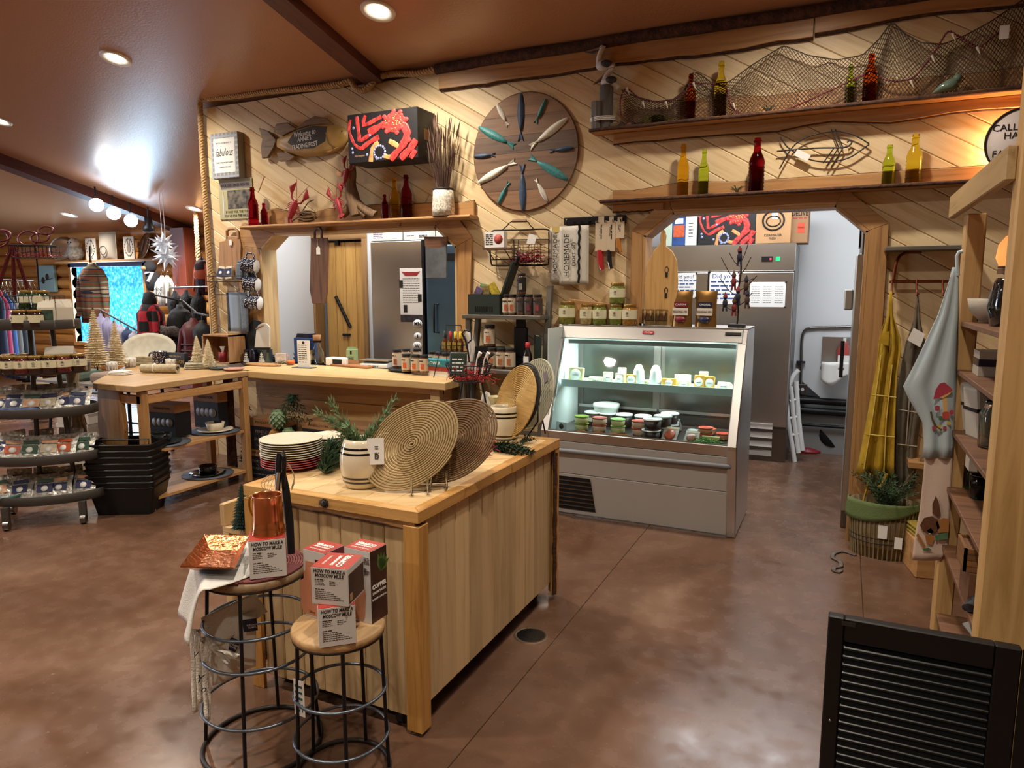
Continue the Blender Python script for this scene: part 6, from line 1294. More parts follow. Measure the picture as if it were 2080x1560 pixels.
def H3(x, y): d_ = (hz-O_).dot(F_); q = O_+ray(x, y)*d_; return q-hz
B().tube(spline([H3(950, 745), H3(956, 720), H3(958, 700), H3(952, 682), H3(946, 676)], .012), [.02]*4+[.017]*8 if False else .019, 8).build('neck', FEA, t); B().tube([H3(948, 675), H3(940, 690)], [.012, .003], 6).build('beak', mat('heron_beak', '5A5048', .5), t); B().lathe([(0, 0), (.045, 0), (.05, .06), (.035, .14), (.02, .2), (0, .21)], 12).build('figure_body', FEA, t)
q = aZ(975, 870, IZ); t = T('spice_packet', 'dark red spice packet at the foot of the basket stand', 'packet', V((p.x+.06, p.y-.09, IZ)), -.2); B().bx(-.04, .04, -.01, .01, 0, .17).build('packet', mat('packet_red', '4A1A1C', .45), t, bev=.004); B().bx(-.035, .035, -.0115, -.01, .05, .12).build('packet_label', mat('packet_pattern', 'A08A78', .5, var=.4, vs=60), t)
q = V((p.x+.12, p.y+.04, IZ)); t = T('tissue_bag', 'crinkled white and yellow cello bag by the golden placemat', 'bag', q); B().lathe([(0, 0), (.045, .004), (.05, .1), (.03, .16), (.045, .2), (0, .19)], 9, sm=False).build('bag', mat('cello_bag', 'CFC59A', .3, var=.25, vs=25), t)
# ================= grey ladder shelf beside the case =================
LGY = wood('grey_stain', '6E675C', '47423A', 'x', .55, 1.5); LGZ = wood('grey_stain_z', '6E675C', '47423A', 'z', .55, 1.5)
xl, xr = aY(958, 640, 4.72).x, aY(1106, 640, 4.72).x
ls = T('ladder_shelf', 'grey stained ladder shelf beside the display case', 'shelf', (0, 0, 0))
for x, nm in ((xl, 'left'), (xr, 'right')):
 zt_ = aY(1110, 580, 4.80).z if nm == 'right' else aY(955, 640, 4.8).z
 B().add([(x-.02, 4.56, 0), (x+.02, 4.56, 0), (x+.02, 4.60, 0), (x-.02, 4.60, 0), (x-.02, 4.81, zt_), (x+.02, 4.81, zt_), (x+.02, 4.85, zt_), (x-.02, 4.85, zt_)], [(3,2,1,0), (4,5,6,7), (0,1,5,4), (1,2,6,5), (2,3,7,6), (3,0,4,7)]).build('rail', LGZ, ls, bev=.003)
z1_ = aY(1030, 640, 4.66).z; z2_ = aY(1030, 750, 4.60).z
for z, y0 in ((z1_, 4.62), (z2_, 4.53), (.52, 4.45)): B().bx(xl-.03, xr+.01, y0, 4.86, z-.03, z).build('shelf_board', LGX if False else LGY, ls, bev=.004)
for z, y0 in ((z1_, 4.64), (z2_, 4.55)): B().bx(xl-.01, xl+.025, y0, y0+.03, z-.26, z-.03).build('shelf_leg', LGZ, ls)
def onls(x, z, Y=4.72): return V((aY(x, 700, Y).x, Y, z+.001))
q = onls(992, z1_, 4.74); t = T('grill_toolbox', 'open dark green tool box full of spice packs on the ladder shelf', 'box', q, 0); GRT = mat('toolbox_green', '26302B', .5)
B().bx(-.13, .13, -.07, .07, 0, .008).bx(-.13, .13, -.075, -.067, 0, .15).bx(-.13, .13, .067, .075, 0, .15).bx(-.135, -.127, -.07, .07, 0, .15).bx(.127, .135, -.07, .07, 0, .15).build('tub', GRT, t)
for k in range(9): B().bx(-.07+k*.017, -.063+k*.017, -.077, -.074, .02, .06).build('grille_rib', BLACK, t)
B().bx(-.01, .01, 0, .0, 0, 0).add([(.13, -.06, .15), (.145, -.06, .15), (.235, -.06, .38), (.22, -.06, .385), (.13, .06, .15), (.145, .06, .15), (.235, .06, .38), (.22, .06, .385)], [(0,1,2,3), (7,6,5,4), (0,4,5,1), (1,5,6,2), (2,6,7,3), (3,7,4,0)]).build('lid', GRT, t); B().cyl((.225, 0, .36), (.25, 0, .42), .014, 8).build('lid_handle', BLACK, t)
for k, (x, c, h) in enumerate(((-.1, '6B5A78', .2), (-.05, '7E9A6A', .22), (0, '8C7A4A', .2), (.04, '5A4A44', .19), (.09, 'C9B23A', .23))):
 g = one(B().bx(-.03, .03, -.01, .01, 0, .11), 'spice_packet', mat('pk_'+c, c, .45, var=.4, vs=50), '%s packet sticking out of the tool box' % ('mauve', 'green', 'olive', 'dark brown', 'yellow')[k], 'packet', q+V((x, -.02+.02*(k % 2), h-.1)), 0, 'packets in the tool box', rot=(.1, .5-.25*k, 0))
for k, x in enumerate((1030, 1041, 1058, 1074, 1092)): rub(onls(x, z1_, 4.70), '%s seasoning jar from the left on the ladder shelf top' % ('first', 'second', 'third', 'fourth', 'fifth')[k], 'seasoning jars on the ladder shelf top', h=.15, r=.034, patch=('A85A3C', 'A85A3C', '3E3A34', '6E2A34', '8C3A34')[k], lab=mat('lab_dark', '4A3F3A', .5) if k > 1 else None)
rub(onls(1059, z1_+.151, 4.70), 'black labelled seasoning jar stacked on top of another', 'seasoning jars on the ladder shelf top', h=.15, r=.034, patch='8A8672', lab=mat('lab_black', '24211F', .5))
for k, x in enumerate((1000, 1018, 1036)): rub(onls(x, z2_, 4.62), 'rub jar on the middle ladder shelf, %s from the left' % ('first', 'second', 'third')[k], 'rub jars on the middle ladder shelf', h=.152, r=.039, patch='A5663C')
rub(onls(995, z2_+.155, 4.68), 'large rub jar raised at the left of the ladder shelf', 'rub jars on the middle ladder shelf', h=.16, r=.045, patch='B0643C')
q = onls(995, z2_, 4.68); one(B().bx(-.1, .1, -.05, .05, 0, .153), 'display_block', BLACK, 'black block under the large rub jar', 'block', q)
q = onls(1058, z2_, 4.72); t = T('griddle_set', 'black packaged griddle tools standing on the ladder shelf', 'tool set', q); B().bx(-.05, .05, -.02, .02, .08, .30).build('pack', BLACK, t, bev=.006); B().bx(-.035, .035, -.01, .01, .3, .36).build('hanger', BLACK, t); B().bx(-.05, .05, -.03, .03, 0, .08).build('stand', BLACK, t)
q = onls(1072, z2_, 4.62); t = T('sauce_bottle', 'dark sauce bottle with red cap on the ladder shelf', 'bottle', q); B().lathe([(0, 0), (.03, 0), (.031, .11), (.014, .15), (.013, .17), (0, .17)], 16).build('sauce_body', mat('sauce_black', '20120E', .15, coat=.6), t); B().lathe([(.016, .16), (.017, .165), (.017, .2), (0, .202)], 12).build('cap', mat('cap_A8242C', 'A8242C', .4), t); B().cb((0, -.031, .07), (.04, .002, .06)).build('sauce_label', PAPER, t)
q = onls(1092, z2_, 4.70); t = T('cookbook', 'dark green cookbook standing on the ladder shelf', 'book', q, .5); B().bx(-.015, .015, -.09, .09, 0, .24).build('pages', PAPER, t); B().bx(-.018, -.015, -.093, .093, 0, .245).bx(.015, .018, -.093, .093, 0, .245).bx(-.018, .018, -.095, -.091, 0, .245).build('cover', mat('book_green', '1E2E2A', .45), t)
# ================= things at the left end of the pine wall and on the serving window frame =================
def hang(name, label, cat, pxpoly, Y, th, m, bev=.004):
 c = aY(sum(x for x, y in pxpoly)/len(pxpoly), sum(y for x, y in pxpoly)/len(pxpoly), Y); t = T(name, label, cat, (c.x, Y, c.z))
 B().prism(px2(pxpoly, Y, c)[::-1], 'y', -th, 0).build('board', m, t, bev=bev, fix=True); return t, c
t, c = hang('handled_board', 'acacia board with looped handle hanging beside the rope', 'cutting board', [(448, 492), (460, 489), (463, 480), (487, 480), (491, 490), (493, 500), (490, 560), (446, 560)], 4.86, .02, ACACIA)
q = [(464, 484), (463, 470), (468, 465), (480, 465), (485, 470), (487, 484)]; B().tube([(x, -.012, z) for x, z in px2(q, 4.86, c)], .014, 8).build('handle', ACACIA, t); B().cb((.01, -.03, c.z*0+.06), (.035, .003, .05)).build('price_tag', PAPER, t)
t = T('wire_wall_shelf', 'dark wire wall shelf holding soaps and socks', 'wall shelf', aY(475, 565, 4.86)); c = V(t.location)
def W6(x, y, dy=0): q = aY(x, y, 4.86+dy); return V((q.x-c.x, dy, q.z-c.z))
a, d = W6(438, 572), W6(510, 572)
for z in (0, .05): B().tube([(a.x, 0, a.z+z), (a.x, -.11, a.z+z), (d.x, -.11, d.z+z), (d.x, 0, d.z+z)], .005, 6).build('shelf_wire', DARKM, t)
b = B()
for k in range(12): x = a.x+(d.x-a.x)*k/11; b.cyl((x, -.11, a.z), (x, 0, a.z), .0025, 4)
b.build('shelf_grid', DARKM, t); B().tube([(a.x+.03, -.02, a.z), (a.x+.03, -.06, a.z-.1), (a.x+.06, -.06, a.z-.12), (d.x-.06, -.06, d.z-.12), (d.x-.03, -.06, d.z-.1), (d.x-.03, -.02, d.z)], .005, 6).build('towel_bar', DARKM, t)
for k, x in enumerate((448, 466)):
 q = c+W6(x, 568, -.06); s_ = T('soap_pack', 'navy and white wrapped soap pack, %s one' % ('left', 'right')[k], 'soap', q, 0, 'soap packs on the wire wall shelf', rot=(-.25, .12-.2*k, .1)); B().bx(-.035, .035, -.02, .02, 0, .12).build('wrapper', mat('soap_cream', 'CFC6B4', .5), s_, bev=.004); B().bx(-.036, .036, -.021, -.02, .02, .1).build('navy_band', mat('soap_navy', '2B3358', .5, var=.4, vs=30), s_); B().lathe([(0, 0), (.016, 0), (.016, .001), (0, .001)], 16, M=Matrix.Translation((0, -.0212, .06)) @ Matrix.Rotation(PI/2, 4, 'X')).build('emblem', PAPER, s_)
DEN = mat('denim_grey', '6C7684', .9, var=.2, vs=60, bmp=.3, bs=200); DEND = mat('denim_dark', '3A3F4A', .9, var=.2, vs=60)
for k, (x, m_, lb) in enumerate(((490, DEN, 'light grey blue folded socks on the wire wall shelf'), (507, DEND, 'dark socks standing next to the grey blue ones'))):
 q = c+W6(x, 568, -.05); s_ = T('folded_socks', lb, 'socks', q, 0, rot=(0, .15, 0)); B().bx(-.045, .04, -.035, .035, 0, .15).build('sock_pair', m_, s_, bev=.018, seg=3); B().bx(-.04, .035, -.025, .025, .15, .17).build('sock_cuff', m_, s_, bev=.006)
a, d = aY(461, 594, 4.80), aY(506, 674, 4.80); t = T('striped_towel', 'blue grey striped towel hanging under the wire wall shelf', 'towel', ((a.x+d.x)/2, 4.80, a.z)); w_, h_ = d.x-a.x, a.z-d.z
for k, (f0, f1, m_) in enumerate(((0, .12, DEND), (.12, .66, mat('towel_blue', '8C9CB0', .9, bmp=.3, bs=200)), (.66, 1, DEN))): B().sheet(lambda u, v: (-w_/2+w_*(f0+(f1-f0)*u), .004*math.sin(v*3+u), -v*h_), 3, 8, .012).build('stripe', m_, t)
q = aY(506, 590, 4.79); one(B().bx(-.022, .022, -.002, .002, -.055, .055), 'price_tag', PAPER, 'white tag hanging off the wire wall shelf', 'tag', q); q = aY(514, 612, 4.84); one(B().bx(-.02, .02, -.002, .002, -.03, .03), 'price_tag', PAPER, 'little white tag on the wall beside the mugs', 'tag', q)
for k, (x, y) in enumerate(((531, 546), (534, 583), (538, 620))):
 q = aY(x-10, y-4, 4.83); t = mug(q, .064, .122, SPK, 'navy speckled enamel mug hung on the window frame, %s one' % ('top', 'middle', 'bottom')[k], group='mugs hung on the window frame', rot=(PI/2+.5, 0, .75)); zd = V((-.93, -.3, .12)).normalized(); xd = (V((0, 0, 1))-zd*zd.z).normalized(); t.rotation_euler = Matrix((xd, zd.cross(xd), zd)).transposed().to_euler(); t.location = V(t.location)+V((.06, -.06, 0))
 B().lathe([(0, 0), (.058, -.001), (.058, .002), (0, .002)], 20).build('mug_base', PAPER, t)
hang('slate_board', 'black slate serving board leaning behind the white one', 'serving board', [(503, 716), (506, 662), (512, 652), (520, 648), (532, 654), (536, 664), (534, 716)], 4.84, .015, mat('slate_black', '1D1D20', .7))
t, c = hang('marble_board', 'white and black paddle board leaning on the window frame', 'serving board', [(519, 706), (523, 668), (527, 660), (535, 656), (543, 657), (550, 664), (550, 706)], 4.815, .016, mat('white_board', 'D6D2C8', .5)); B().prism(px2([(517, 716), (519, 706), (550, 706), (550, 716)], 4.815, c)[::-1], 'y', -.0165, 0).build('black_end', mat('slate_black', '1D1D20', .7), t, fix=True); B().tube([(x, -.018, z) for x, z in px2([(523, 668), (530, 664), (538, 661)], 4.815, c)], .006, 6).build('leather_loop', KRAFT, t)
# boards hung in the serving window
t, c = hang('walnut_board', 'long dark walnut board hanging in the serving window', 'cutting board', [(634, 484), (667, 483), (669, 500), (667, 590), (664, 617), (637, 617), (632, 590)], 4.83, .02, WALN)
B().tube([(x, -.01, z) for x, z in px2([(641, 485), (641, 470), (645, 463), (652, 463), (655, 470), (655, 485)], 4.83, c)], .012, 8).build('handle', WALN, t); q = px2([(650, 510)], 4.83, c)[0]; B().prism([(q[0]-.02, q[1]-.03), (q[0]+.02, q[1]-.03), (q[0]+.02, q[1]+.025), (q[0], q[1]+.04), (q[0]-.02, q[1]+.025)], 'y', -.024, -.021).build('price_tag', PAPER, t, fix=True); B().tube([(q[0], -.023, q[1]+.035), (q[0]-.005, -.023, q[1]+.13)], .001, 4).build('string', PAPER, t)
t, c = hang('slate_wood_board', 'board half wood and half grey slate hanging in the window', 'serving board', [(866, 500), (875, 503), (890, 504), (909, 498), (909, 565), (867, 565)], 4.83, .018, mat('slate_grey', '56595C', .7, var=.3, vs=12)); B().prism(px2([(864, 481), (910, 481), (909, 498), (890, 505), (875, 504), (866, 501)], 4.83, c)[::-1], 'y', -.018, 0).build('wood_end', WALNx, t, fix=True); q = px2([(886, 480), (886, 462)], 4.83, c); B().tube([(x, -.009, z) for x, z in q], .003, 5).build('hanging_cord', mat('red_cord', '6E1D22', .7), t)
for x in (651, 814, 886): q = aY(x, 456, 4.84); one(B().tube([(0, 0, .02), (0, -.005, 0), (.004, -.012, -.015), (0, -.022, -.01)], .0025, 5), 'cup_hook', BLACK, 'small hook under the serving shelf over the %s' % {651: 'walnut board', 814: 'white cartons', 886: 'slate board'}[x], 'hook', q, 0, 'hooks under the serving shelf')
# ================= kitchen behind the serving window =================
DW = 6.15
x0, x1 = aY(627, 500, DW).x, aY(746, 500, DW).x; zt = aY(690, 472, DW).z; ix0, ix1, iz = aY(637, 500, DW).x, aY(738, 500, DW).x, aY(690, 487, DW).z
kwall = struct(T('wall_kitchen_front', 'white kitchen wall around the pine door', 'wall')); del kwall['category']
B().bx(-5.3, ix0, DW, DW+.05, 0, 2.72).bx(ix0, ix1, DW, DW+.05, iz, 2.72).bx(ix1, -3.55, DW, DW+.05, 0, 2.72).build('plaster', WHITE, kwall); struct(B().bx(-3.6, -3.55, DW, KWY, 0, 2.72).build('wall_kitchen_side', WHITE))
dr = struct(T('door_1', 'knotty pine door', 'door')); del dr['category']
B().bx(x0, ix0+.01, DW-.025, DW, 0, iz+.01).build('casing', TRIMz, dr, bev=.006); B().bx(ix1-.01, x1, DW-.025, DW, 0, iz+.01).build('casing', TRIMz, dr, bev=.006); B().bx(x0, x1, DW-.028, DW, iz, zt).build('casing', TRIMx, dr, bev=.006)
B().bx(ix1-.025, ix1, DW, DW+.35, 0, iz).build('jamb', TRIMz, dr); B().bx(ix0, ix0+.02, DW, DW+.12, 0, iz).build('jamb', TRIMz, dr)
gx0 = aY(666, 600, DW+.1).x
for k in range(4): w4 = (ix1-.03-gx0)/4; B().bx(gx0+k*w4, gx0+(k+1)*w4-.004, DW+.08, DW+.11, .02, iz-.02).build('door_plank', wood('yellow_pine_z', 'E3B060', 'B98238', 'z', .4, 1, knots=.07), dr, bev=.004)
a, d = aY(682, 602, DW+.07), aY(712, 665, DW+.07); B().tube([a, d], .018, 4).build('brace_bar', BLACK, dr); a = aY(704, 680, DW+.06); B().bx(a.x-.05, a.x+.04, DW+.05, DW+.08, a.z-.012, a.z+.012).build('latch', BLACK, dr); a = aY(685, 492, DW+.06); B().bx(a.x-.025, a.x+.02, DW+.05, DW+.08, a.z-.035, a.z+.03).build('closer', BLACK, dr)
for k in range(5):   # clothes seen through the gap of the door
 a = aY(648+k*4, 690, DW+.75); one(B().lathe([(0, 0), (.11, .02), (.13, .45), (.08, .62), (.015, .66), (0, .68)], 8, sx=1, sy=.45), 'hanging_shirt', mat('cl_%d' % k, ('2B3A52', '8A7A66', '23262E', '3A4658', '5A4A40')[k], .9), '%s shirt glimpsed through the open pine door' % ('navy', 'tan', 'black', 'slate blue', 'brown')[k], 'shirt', (a.x, DW+.7+.05*k, .55), 0, 'shirts behind the pine door')
one(B().cyl((ix0-.2, DW+.8, 1.26), (ix1, DW+.8, 1.26), .012, 8).cyl((ix0-.18, DW+.8, 0), (ix0-.18, DW+.8, 1.26), .012, 8).cyl((ix1-.02, DW+.8, 0), (ix1-.02, DW+.8, 1.26), .012, 8), 'garment_rail', DARKM, 'dark garment rail behind the pine door', 'clothes rail')
# refrigerators
FY = 5.62
def fridge(xa, xb, zt, y0, dep, label, m=STEEL, handle=None):
 t = T('refrigerator', label, 'refrigerator', (xa, y0, 0)); w_ = xb-xa
 B().bx(0, w_, .03, dep, .1, zt).build('cabinet', STEELD, t, bev=.004); B().bx(.004, w_-.004, 0, .03, .14, zt-.004).build('door', m, t, bev=.006, seg=2)
 for x in (.06, w_-.06): B().cyl((x, .1, 0), (x, .1, .1), .02, 8).build('foot', BLACK, t)
 return t, w_
fa, fb = aY(754, 600, FY).x, aY(858, 600, FY).x; fz = aY(800, 489, FY).z
t, w_ = fridge(fa, fb, fz, FY, .5, 'tall stainless refrigerator with a poster behind the serving window'); B().bx(w_, w_+.02, .0, .05, .14, fz).build('gasket', BLACK, t)
def F6(x, y): q = aY(x, y, FY); return V((q.x-fa, -.001, q.z))
a, d = F6(812, 545), F6(859, 655); B().bx(a.x, d.x, -.002, 0, d.z, a.z).build('poster', PAPER, t); B().bx(a.x, d.x, -.003, -.002, d.z, d.z+.07).build('poster_foot', mat('poster_dark', '3A3438', .6, var=.6, vs=30), t)
B().prism([(a.x+.02, a.z-.03), (a.x+.06, a.z-.07), (d.x-.06, a.z-.07), (d.x-.02, a.z-.03), (d.x-.06, a.z-.035), (a.x+.06, a.z-.035)][::-1], 'y', -.004, -.002).build('poster_banner', mat('poster_red', '9A2A30', .6), t, fix=True); txt('Announcement', .03, WHITEINK, t, ((a.x+d.x)/2, -.0045, a.z-.055), shear=.3, width=.13) if False else None
l = dashes([(a.x+.03, d.x-.03, a.z-.1-.022*i, .006) for i in range(11)], mat('grey_ink', '6E6C6A', .8), t); l.location = (0, -.0022, 0)
for (x, y) in ((815, 577), (853, 605), (824, 627)): q = F6(x, y); B().bx(q.x-.02, q.x+.02, -.004, -.002, q.z-.035, q.z+.035).build('poster_photo', DARKM, t)
for (x, y, r, s_) in ((849, 658, .05, 'MN'), (849, 683, .042, ''), (848, 703, .05, 'W')):
 q = F6(x, y); o = B().lathe([(0, 0), (r, 0), (r, .001), (0, .001)], 24, M=Matrix.Translation((q.x, -.004, q.z)) @ Matrix.Rotation(PI/2, 4, 'X') @ Matrix.Diagonal((1, .85, 1, 1))).build('sticker', PAPER, t)
 if s_: txt(s_, r*1.0, INK, t, (q.x, -.0065, q.z), off=.001)
 else: B().cb((q.x, -.006, q.z), (.012, .001, .03)).build('sticker_mark', INK, t)
for (x, y) in ((800, 552), (790, 575)): pass
ga, gb = aY(864, 600, FY).x, aY(945, 600, FY).x
t, w_ = fridge(ga+.01, gb, aY(890, 497, FY).z, FY, .5, 'second refrigerator reflecting blue light behind the slate board', mat('steel_blue_reflection', '6E94B4', .25, .9)); B().bx(.03, w_, -.004, 0, aY(900, 530, FY).z, aY(900, 515, FY).z).build('control_panel', BLACK, t); q = aY(885, 640, FY)-V((ga+.01, 0, 0)); B().tube([(q.x+.03, -.002, q.z+.1), (q.x, -.03, q.z+.1), (q.x, -.03, q.z-.16), (q.x+.03, -.002, q.z-.16)], .009, 6).build('handle', BLACK, t)  # blue reflection put into the door's base colour
# cartons on the refrigerators
def carton(xa, ya, xb, yb, Y, dep, z0, m, label, name='carton', rz=0, bev=.003):
 a, d = aY(xa, ya, Y), aY(xb, yb, Y); t = T(name, label, 'carton', ((a.x+d.x)/2, Y, z0), rz); w_, h_ = d.x-a.x, a.z-d.z; B().bx(-w_/2, w_/2, 0, dep, 0, h_).build('box', m, t, bev=bev); return t, w_, h_
CW = mat('carton_white', 'D3D2CC', .6)
t, w_, h_ = carton(753, 469, 816, 490, FY+.02, .3, fz+.002, CW, 'open white carton with raised flaps on the refrigerator'); B().add([(-w_/2, .01, h_), (w_*.3, .01, h_), (w_*.45, .16, h_+.06), (-w_*.3, .16, h_+.06)], [(0,1,2,3)]).add([(-w_/2, .012, h_-.002), (w_*.3, .012, h_-.002), (w_*.45, .162, h_+.057), (-w_*.3, .162, h_+.057)], [(3,2,1,0)]).build('flap', KRAFT, t); dashes([(-w_*.42, -w_*.1, h_*.7-i*.016, .007) for i in range(4)], mat('purple_ink', '54407A', .6), t); B().bx(0, w_*.35, -.001, 0, h_*.2, h_*.75).build('blank_label', PAPER, t)
t, w_, h_ = carton(820, 453, 872, 490, FY+.02, .3, fz+.002, CW, 'white carton printed with teal brand letters'); txt('ConSea', h_*.34, mat('sea_teal', '2A7F8C', .6), t, (0, -.001, h_*.72), shear=.25, width=w_*.5); dashes([(-w_*.4, w_*.4, h_*.44, .012)], mat('poster_red', '9A2A30', .6), t); dashes([(-w_*.4, -w_*.1, h_*.2, .008), (w_*.1, w_*.42, h_*.2, .008), (w_*.1, w_*.42, h_*.12, .008)], DARKM, t)
t, w_, h_ = carton(874, 456, 915, 492, FY+.1, .3, fz+.002, CW, 'plain white carton at the right above the slate board')
# ================= kitchen seen through the doorway =================
ZFY = 6.85
xa, xb, ft = -2.1, aY(1612, 600, ZFY).x, aY(1480, 497, ZFY).z
t = T('upright_freezer', 'big stainless freezer with papers behind the display case', 'freezer', (xa, ZFY, 0)); w_ = xb-xa
def F7(x, y, dy=0): q = aY(x, y, ZFY+dy); return V((q.x-xa, dy, q.z))
zh = F7(1500, 552).z; zl = F7(1560, 868).z
B().bx(0, w_, .03, .56, 0, ft).build('cabinet', STEELD, t, bev=.004); B().bx(0, w_, .0, .03, zh+.006, ft).build('header', STEEL, t, bev=.004)
sp_ = [0, F7(1437, 620).x, w_];
for k in range(2): B().bx(sp_[k]+.006, sp_[k+1]-.006, 0, .03, zl+.01, zh-.004).build('door', STEEL, t, bev=.006, seg=2)
gr_ = B().bx(.0, w_, .0, .03, .0, zl-.01).build('kick_grille', STEELD, t)
for k in range(4): z = .05+k*.085; B().add([(w_*.2, -.004, z), (w_-.12, -.004, z), (w_-.12, -.03, z+.05), (w_*.2, -.03, z+.05), (w_*.2, .0, z+.055), (w_-.12, .0, z+.055)], [(0,1,2,3), (3,2,5,4)]).build('louvre', STEEL, gr_)
a = F7(1560, 526); B().bx(a.x-.055, a.x+.04, -.006, 0, a.z-.025, a.z+.022).build('display', BLACK, t); B().bx(a.x+.015, a.x+.03, -.008, -.006, a.z-.01, a.z+.008).build('digit', mat('led_red', 'E02838', .5, emit=2), t); a = F7(1580, 526); B().bx(a.x-.018, a.x+.018, -.006, 0, a.z-.02, a.z+.02).build('switch', mat('led_green', '1EB06A', .5, emit=.6), t)
BLUEINK = mat('blue_ink', '2A4A86', .6)
for (x0_, y0_, x1_, y1_, lb, body) in ((1366, 556, 1413, 605, 'paper_sign', 1), (1442, 553, 1498, 618, 'paper_sign', 1), (1524, 573, 1594, 624, 'schedule_sheet', 0)):
 a, d = F7(x0_, y0_), F7(x1_, y1_); o = B().bx(a.x, d.x, -.003, -.001, d.z, a.z).build(lb, PAPER, t); ww = d.x-a.x; hh = a.z-d.z
 if body: txt('Did you?', hh*.2, BLUEINK, o, ((a.x+d.x)/2, -.004, a.z-hh*.13), width=ww*.8); l = dashes([(a.x+ww*.05, d.x-ww*.1*(i % 3), a.z-hh*(.32+.13*i), hh*.045) for i in range(5)], BLUEINK, o); l.location = (0, -.0032, 0)
 else: l = dashes([(a.x+ww*(.05+.33*j), a.x+ww*(.28+.33*j), a.z-hh*(.2+.09*i), hh*.02) for i in range(8) for j in range(3)], mat('grey_ink', '6E6C6A', .8), o); l.location = (0, -.0032, 0)
 for (x, z) in ((a.x, a.z), (d.x, a.z), (a.x, d.z), (d.x, d.z)): B().ball((x, -.006, z), .009, 8, 6).build('magnet', BLACK, o)
t, w_, h_ = carton(1420, 425, 1533, 497, ZFY+.02, .3, ft+.002, CRBL, 'black carton with red king crab picture on the freezer', 'crab_carton'); hb = B(); c_ = T('x', 'x', 'x'); bpy.data.objects.remove(c_)
o = bpy.data.objects.new('front_print', None); C.objects.link(o); o.parent = t; o.location = (0, 0, h_/2); crabprint(o, w_, h_)
for ch in list(o.children): ch.parent = t; ch.location = (0, 0, h_/2)
bpy.data.objects.remove(o)
t, w_, h_ = carton(1537, 420, 1605, 493, ZFY+.02, .3, ft+.002, KRAFT, 'brown cardboard box with round logo on the freezer'); B().tube([(w_*.3*math.cos(q*PI/12), -.002, h_*.62+h_*.26*math.sin(q*PI/12)) for q in range(24)], .008, 5, True).build('round_logo', INK, t); B().tube([(w_*.2*math.cos(q*PI/8), -.002, h_*.6+h_*.14*math.sin(q*PI/8)) for q in range(16)], .006, 5, True).build('inner_logo', INK, t); txt('CLEARWATER\nFRESH', h_*.09, INK, t, (0, -.002, h_*.18), width=w_*.5); B().bx(-w_*.05, w_*.12, -.003, 0, h_*.65, h_).build('tape', PAPER, t)
t, w_, h_ = carton(1608, 418, 1640, 492, ZFY+.06, .28, ft+.002, mat('kraft_dark', '8E6C4C', .8), 'darker cardboard box marked with large black letters'); txt('DELIVER', h_*.17, INK, t, (-w_*.44, -.002, h_*.82), al='LEFT', off=.002, width=w_*1.25) if False else txt('DELIVE', h_*.2, INK, t, (0, -.002, h_*.8), off=.001, width=w_*.92); B().bx(-w_*.1, w_*.3, -.002, 0, h_*.28, h_*.55).build('orange_label', mat('fluor_orange', 'E0482C', .5), t); dashes([(-w_*.4, w_*.4, h_*.66, .01)], mat('poster_red', '9A2A30', .6), t); txt('PERISHABLE', h_*.07, INK, t, (w_*.1, -.003, h_*.42), width=w_*.36)
t, w_, h_ = carton(1366, 441, 1392, 500, ZFY+.02, .3, ft+.002, mat('blue_fish_carton', '2E4C86', .5, var=.3, vs=10), 'blue and orange printed carton on the freezer'); B().bx(-w_*.4, w_*.4, -.001, 0, h_*.3, h_*.7).build('fillet_print', mat('fillet_print', 'C85A34', .5, var=.3, vs=30), t); B().bx(-w_*.3, w_*.3, -.001, 0, h_*.75, h_*.93).build('label', PAPER, t)
t, w_, h_ = carton(1393, 439, 1414, 498, ZFY+.02, .3, ft+.002, CW, 'white carton standing between the blue and the crab carton'); dashes([(-w_*.2, w_*.2, h_*.3+i*.03, .008) for i in range(5)], DARKM, t)
t, w_, h_ = carton(1345, 450, 1364, 502, ZFY+.02, .3, ft+.002, mat('carton_green', 'B9C8B4', .6), 'pale green carton half hidden at the doorway edge')
# white wall fittings
def KW(x, y, dy=-.02): return aY(x, y, KWY+dy)
t = T('conduit', 'grey steel conduit bending along the white kitchen wall', 'pipe'); B().tube(spline([KW(1626, 800), KW(1628, 720), KW(1629, 690), KW(1634, 672), KW(1648, 666), KW(1680, 665), KW(1730, 664)], .05), .014, 8).build('pipe', STEELD, t); a = KW(1626, 790); B().bx(a.x-.06, a.x+.06, KWY-.05, KWY, a.z-.09, a.z+.05).build('outlet_box', STEELD, t, bev=.004)
for dx in (-.02, .02): B().cyl((a.x+dx, KWY-.055, a.z+.0), (a.x+dx, KWY-.05, a.z), .016, 10).build('socket', PAPER, t)
a = KW(1627, 735); B().bx(a.x-.04, a.x+.04, KWY-.05, KWY-.01, a.z-.01, a.z+.01).build('clamp', NAVYE, t)
a, d = KW(1671, 684), KW(1728, 740); t = T('hand_sink', 'small steel wall sink with a white cloth', 'sink', ((a.x+d.x)/2, KWY-.1, a.z)); w_ = d.x-a.x; B().bx(-w_/2, w_/2, .08, .095, -.3, 0).build('splash', STEEL, t); B().bx(-w_/2, w_/2, -.14, .08, -.3, -.26).build('basin', STEEL, t, bev=.01); B().sheet(lambda u, v: (-w_*.45+w_*.95*u, -.145-.02*math.sin(u*7), -.22-.17*v-.05*v*math.sin(u*5)), 8, 6, .008).build('cloth', PAPER, t)
q = KW(1716, 690, -.2); t = T('soap_jug', 'clear jug of red soap on the kitchen sink', 'jug', (q.x, KWY-.15, a.z-.258)); B().lathe([(0, 0), (.06, 0), (.065, .14), (.03, .2), (.03, .22), (0, .22)], 14).build('jug', mat('soap_red2', 'A8453C', .3), t); B().bx(-.05, .05, -.068, -.06, .03, .1).build('jug_label', PAPER, t); B().cyl((0, 0, .22), (0, 0, .26), .014, 8).build('cap', PAPER, t)
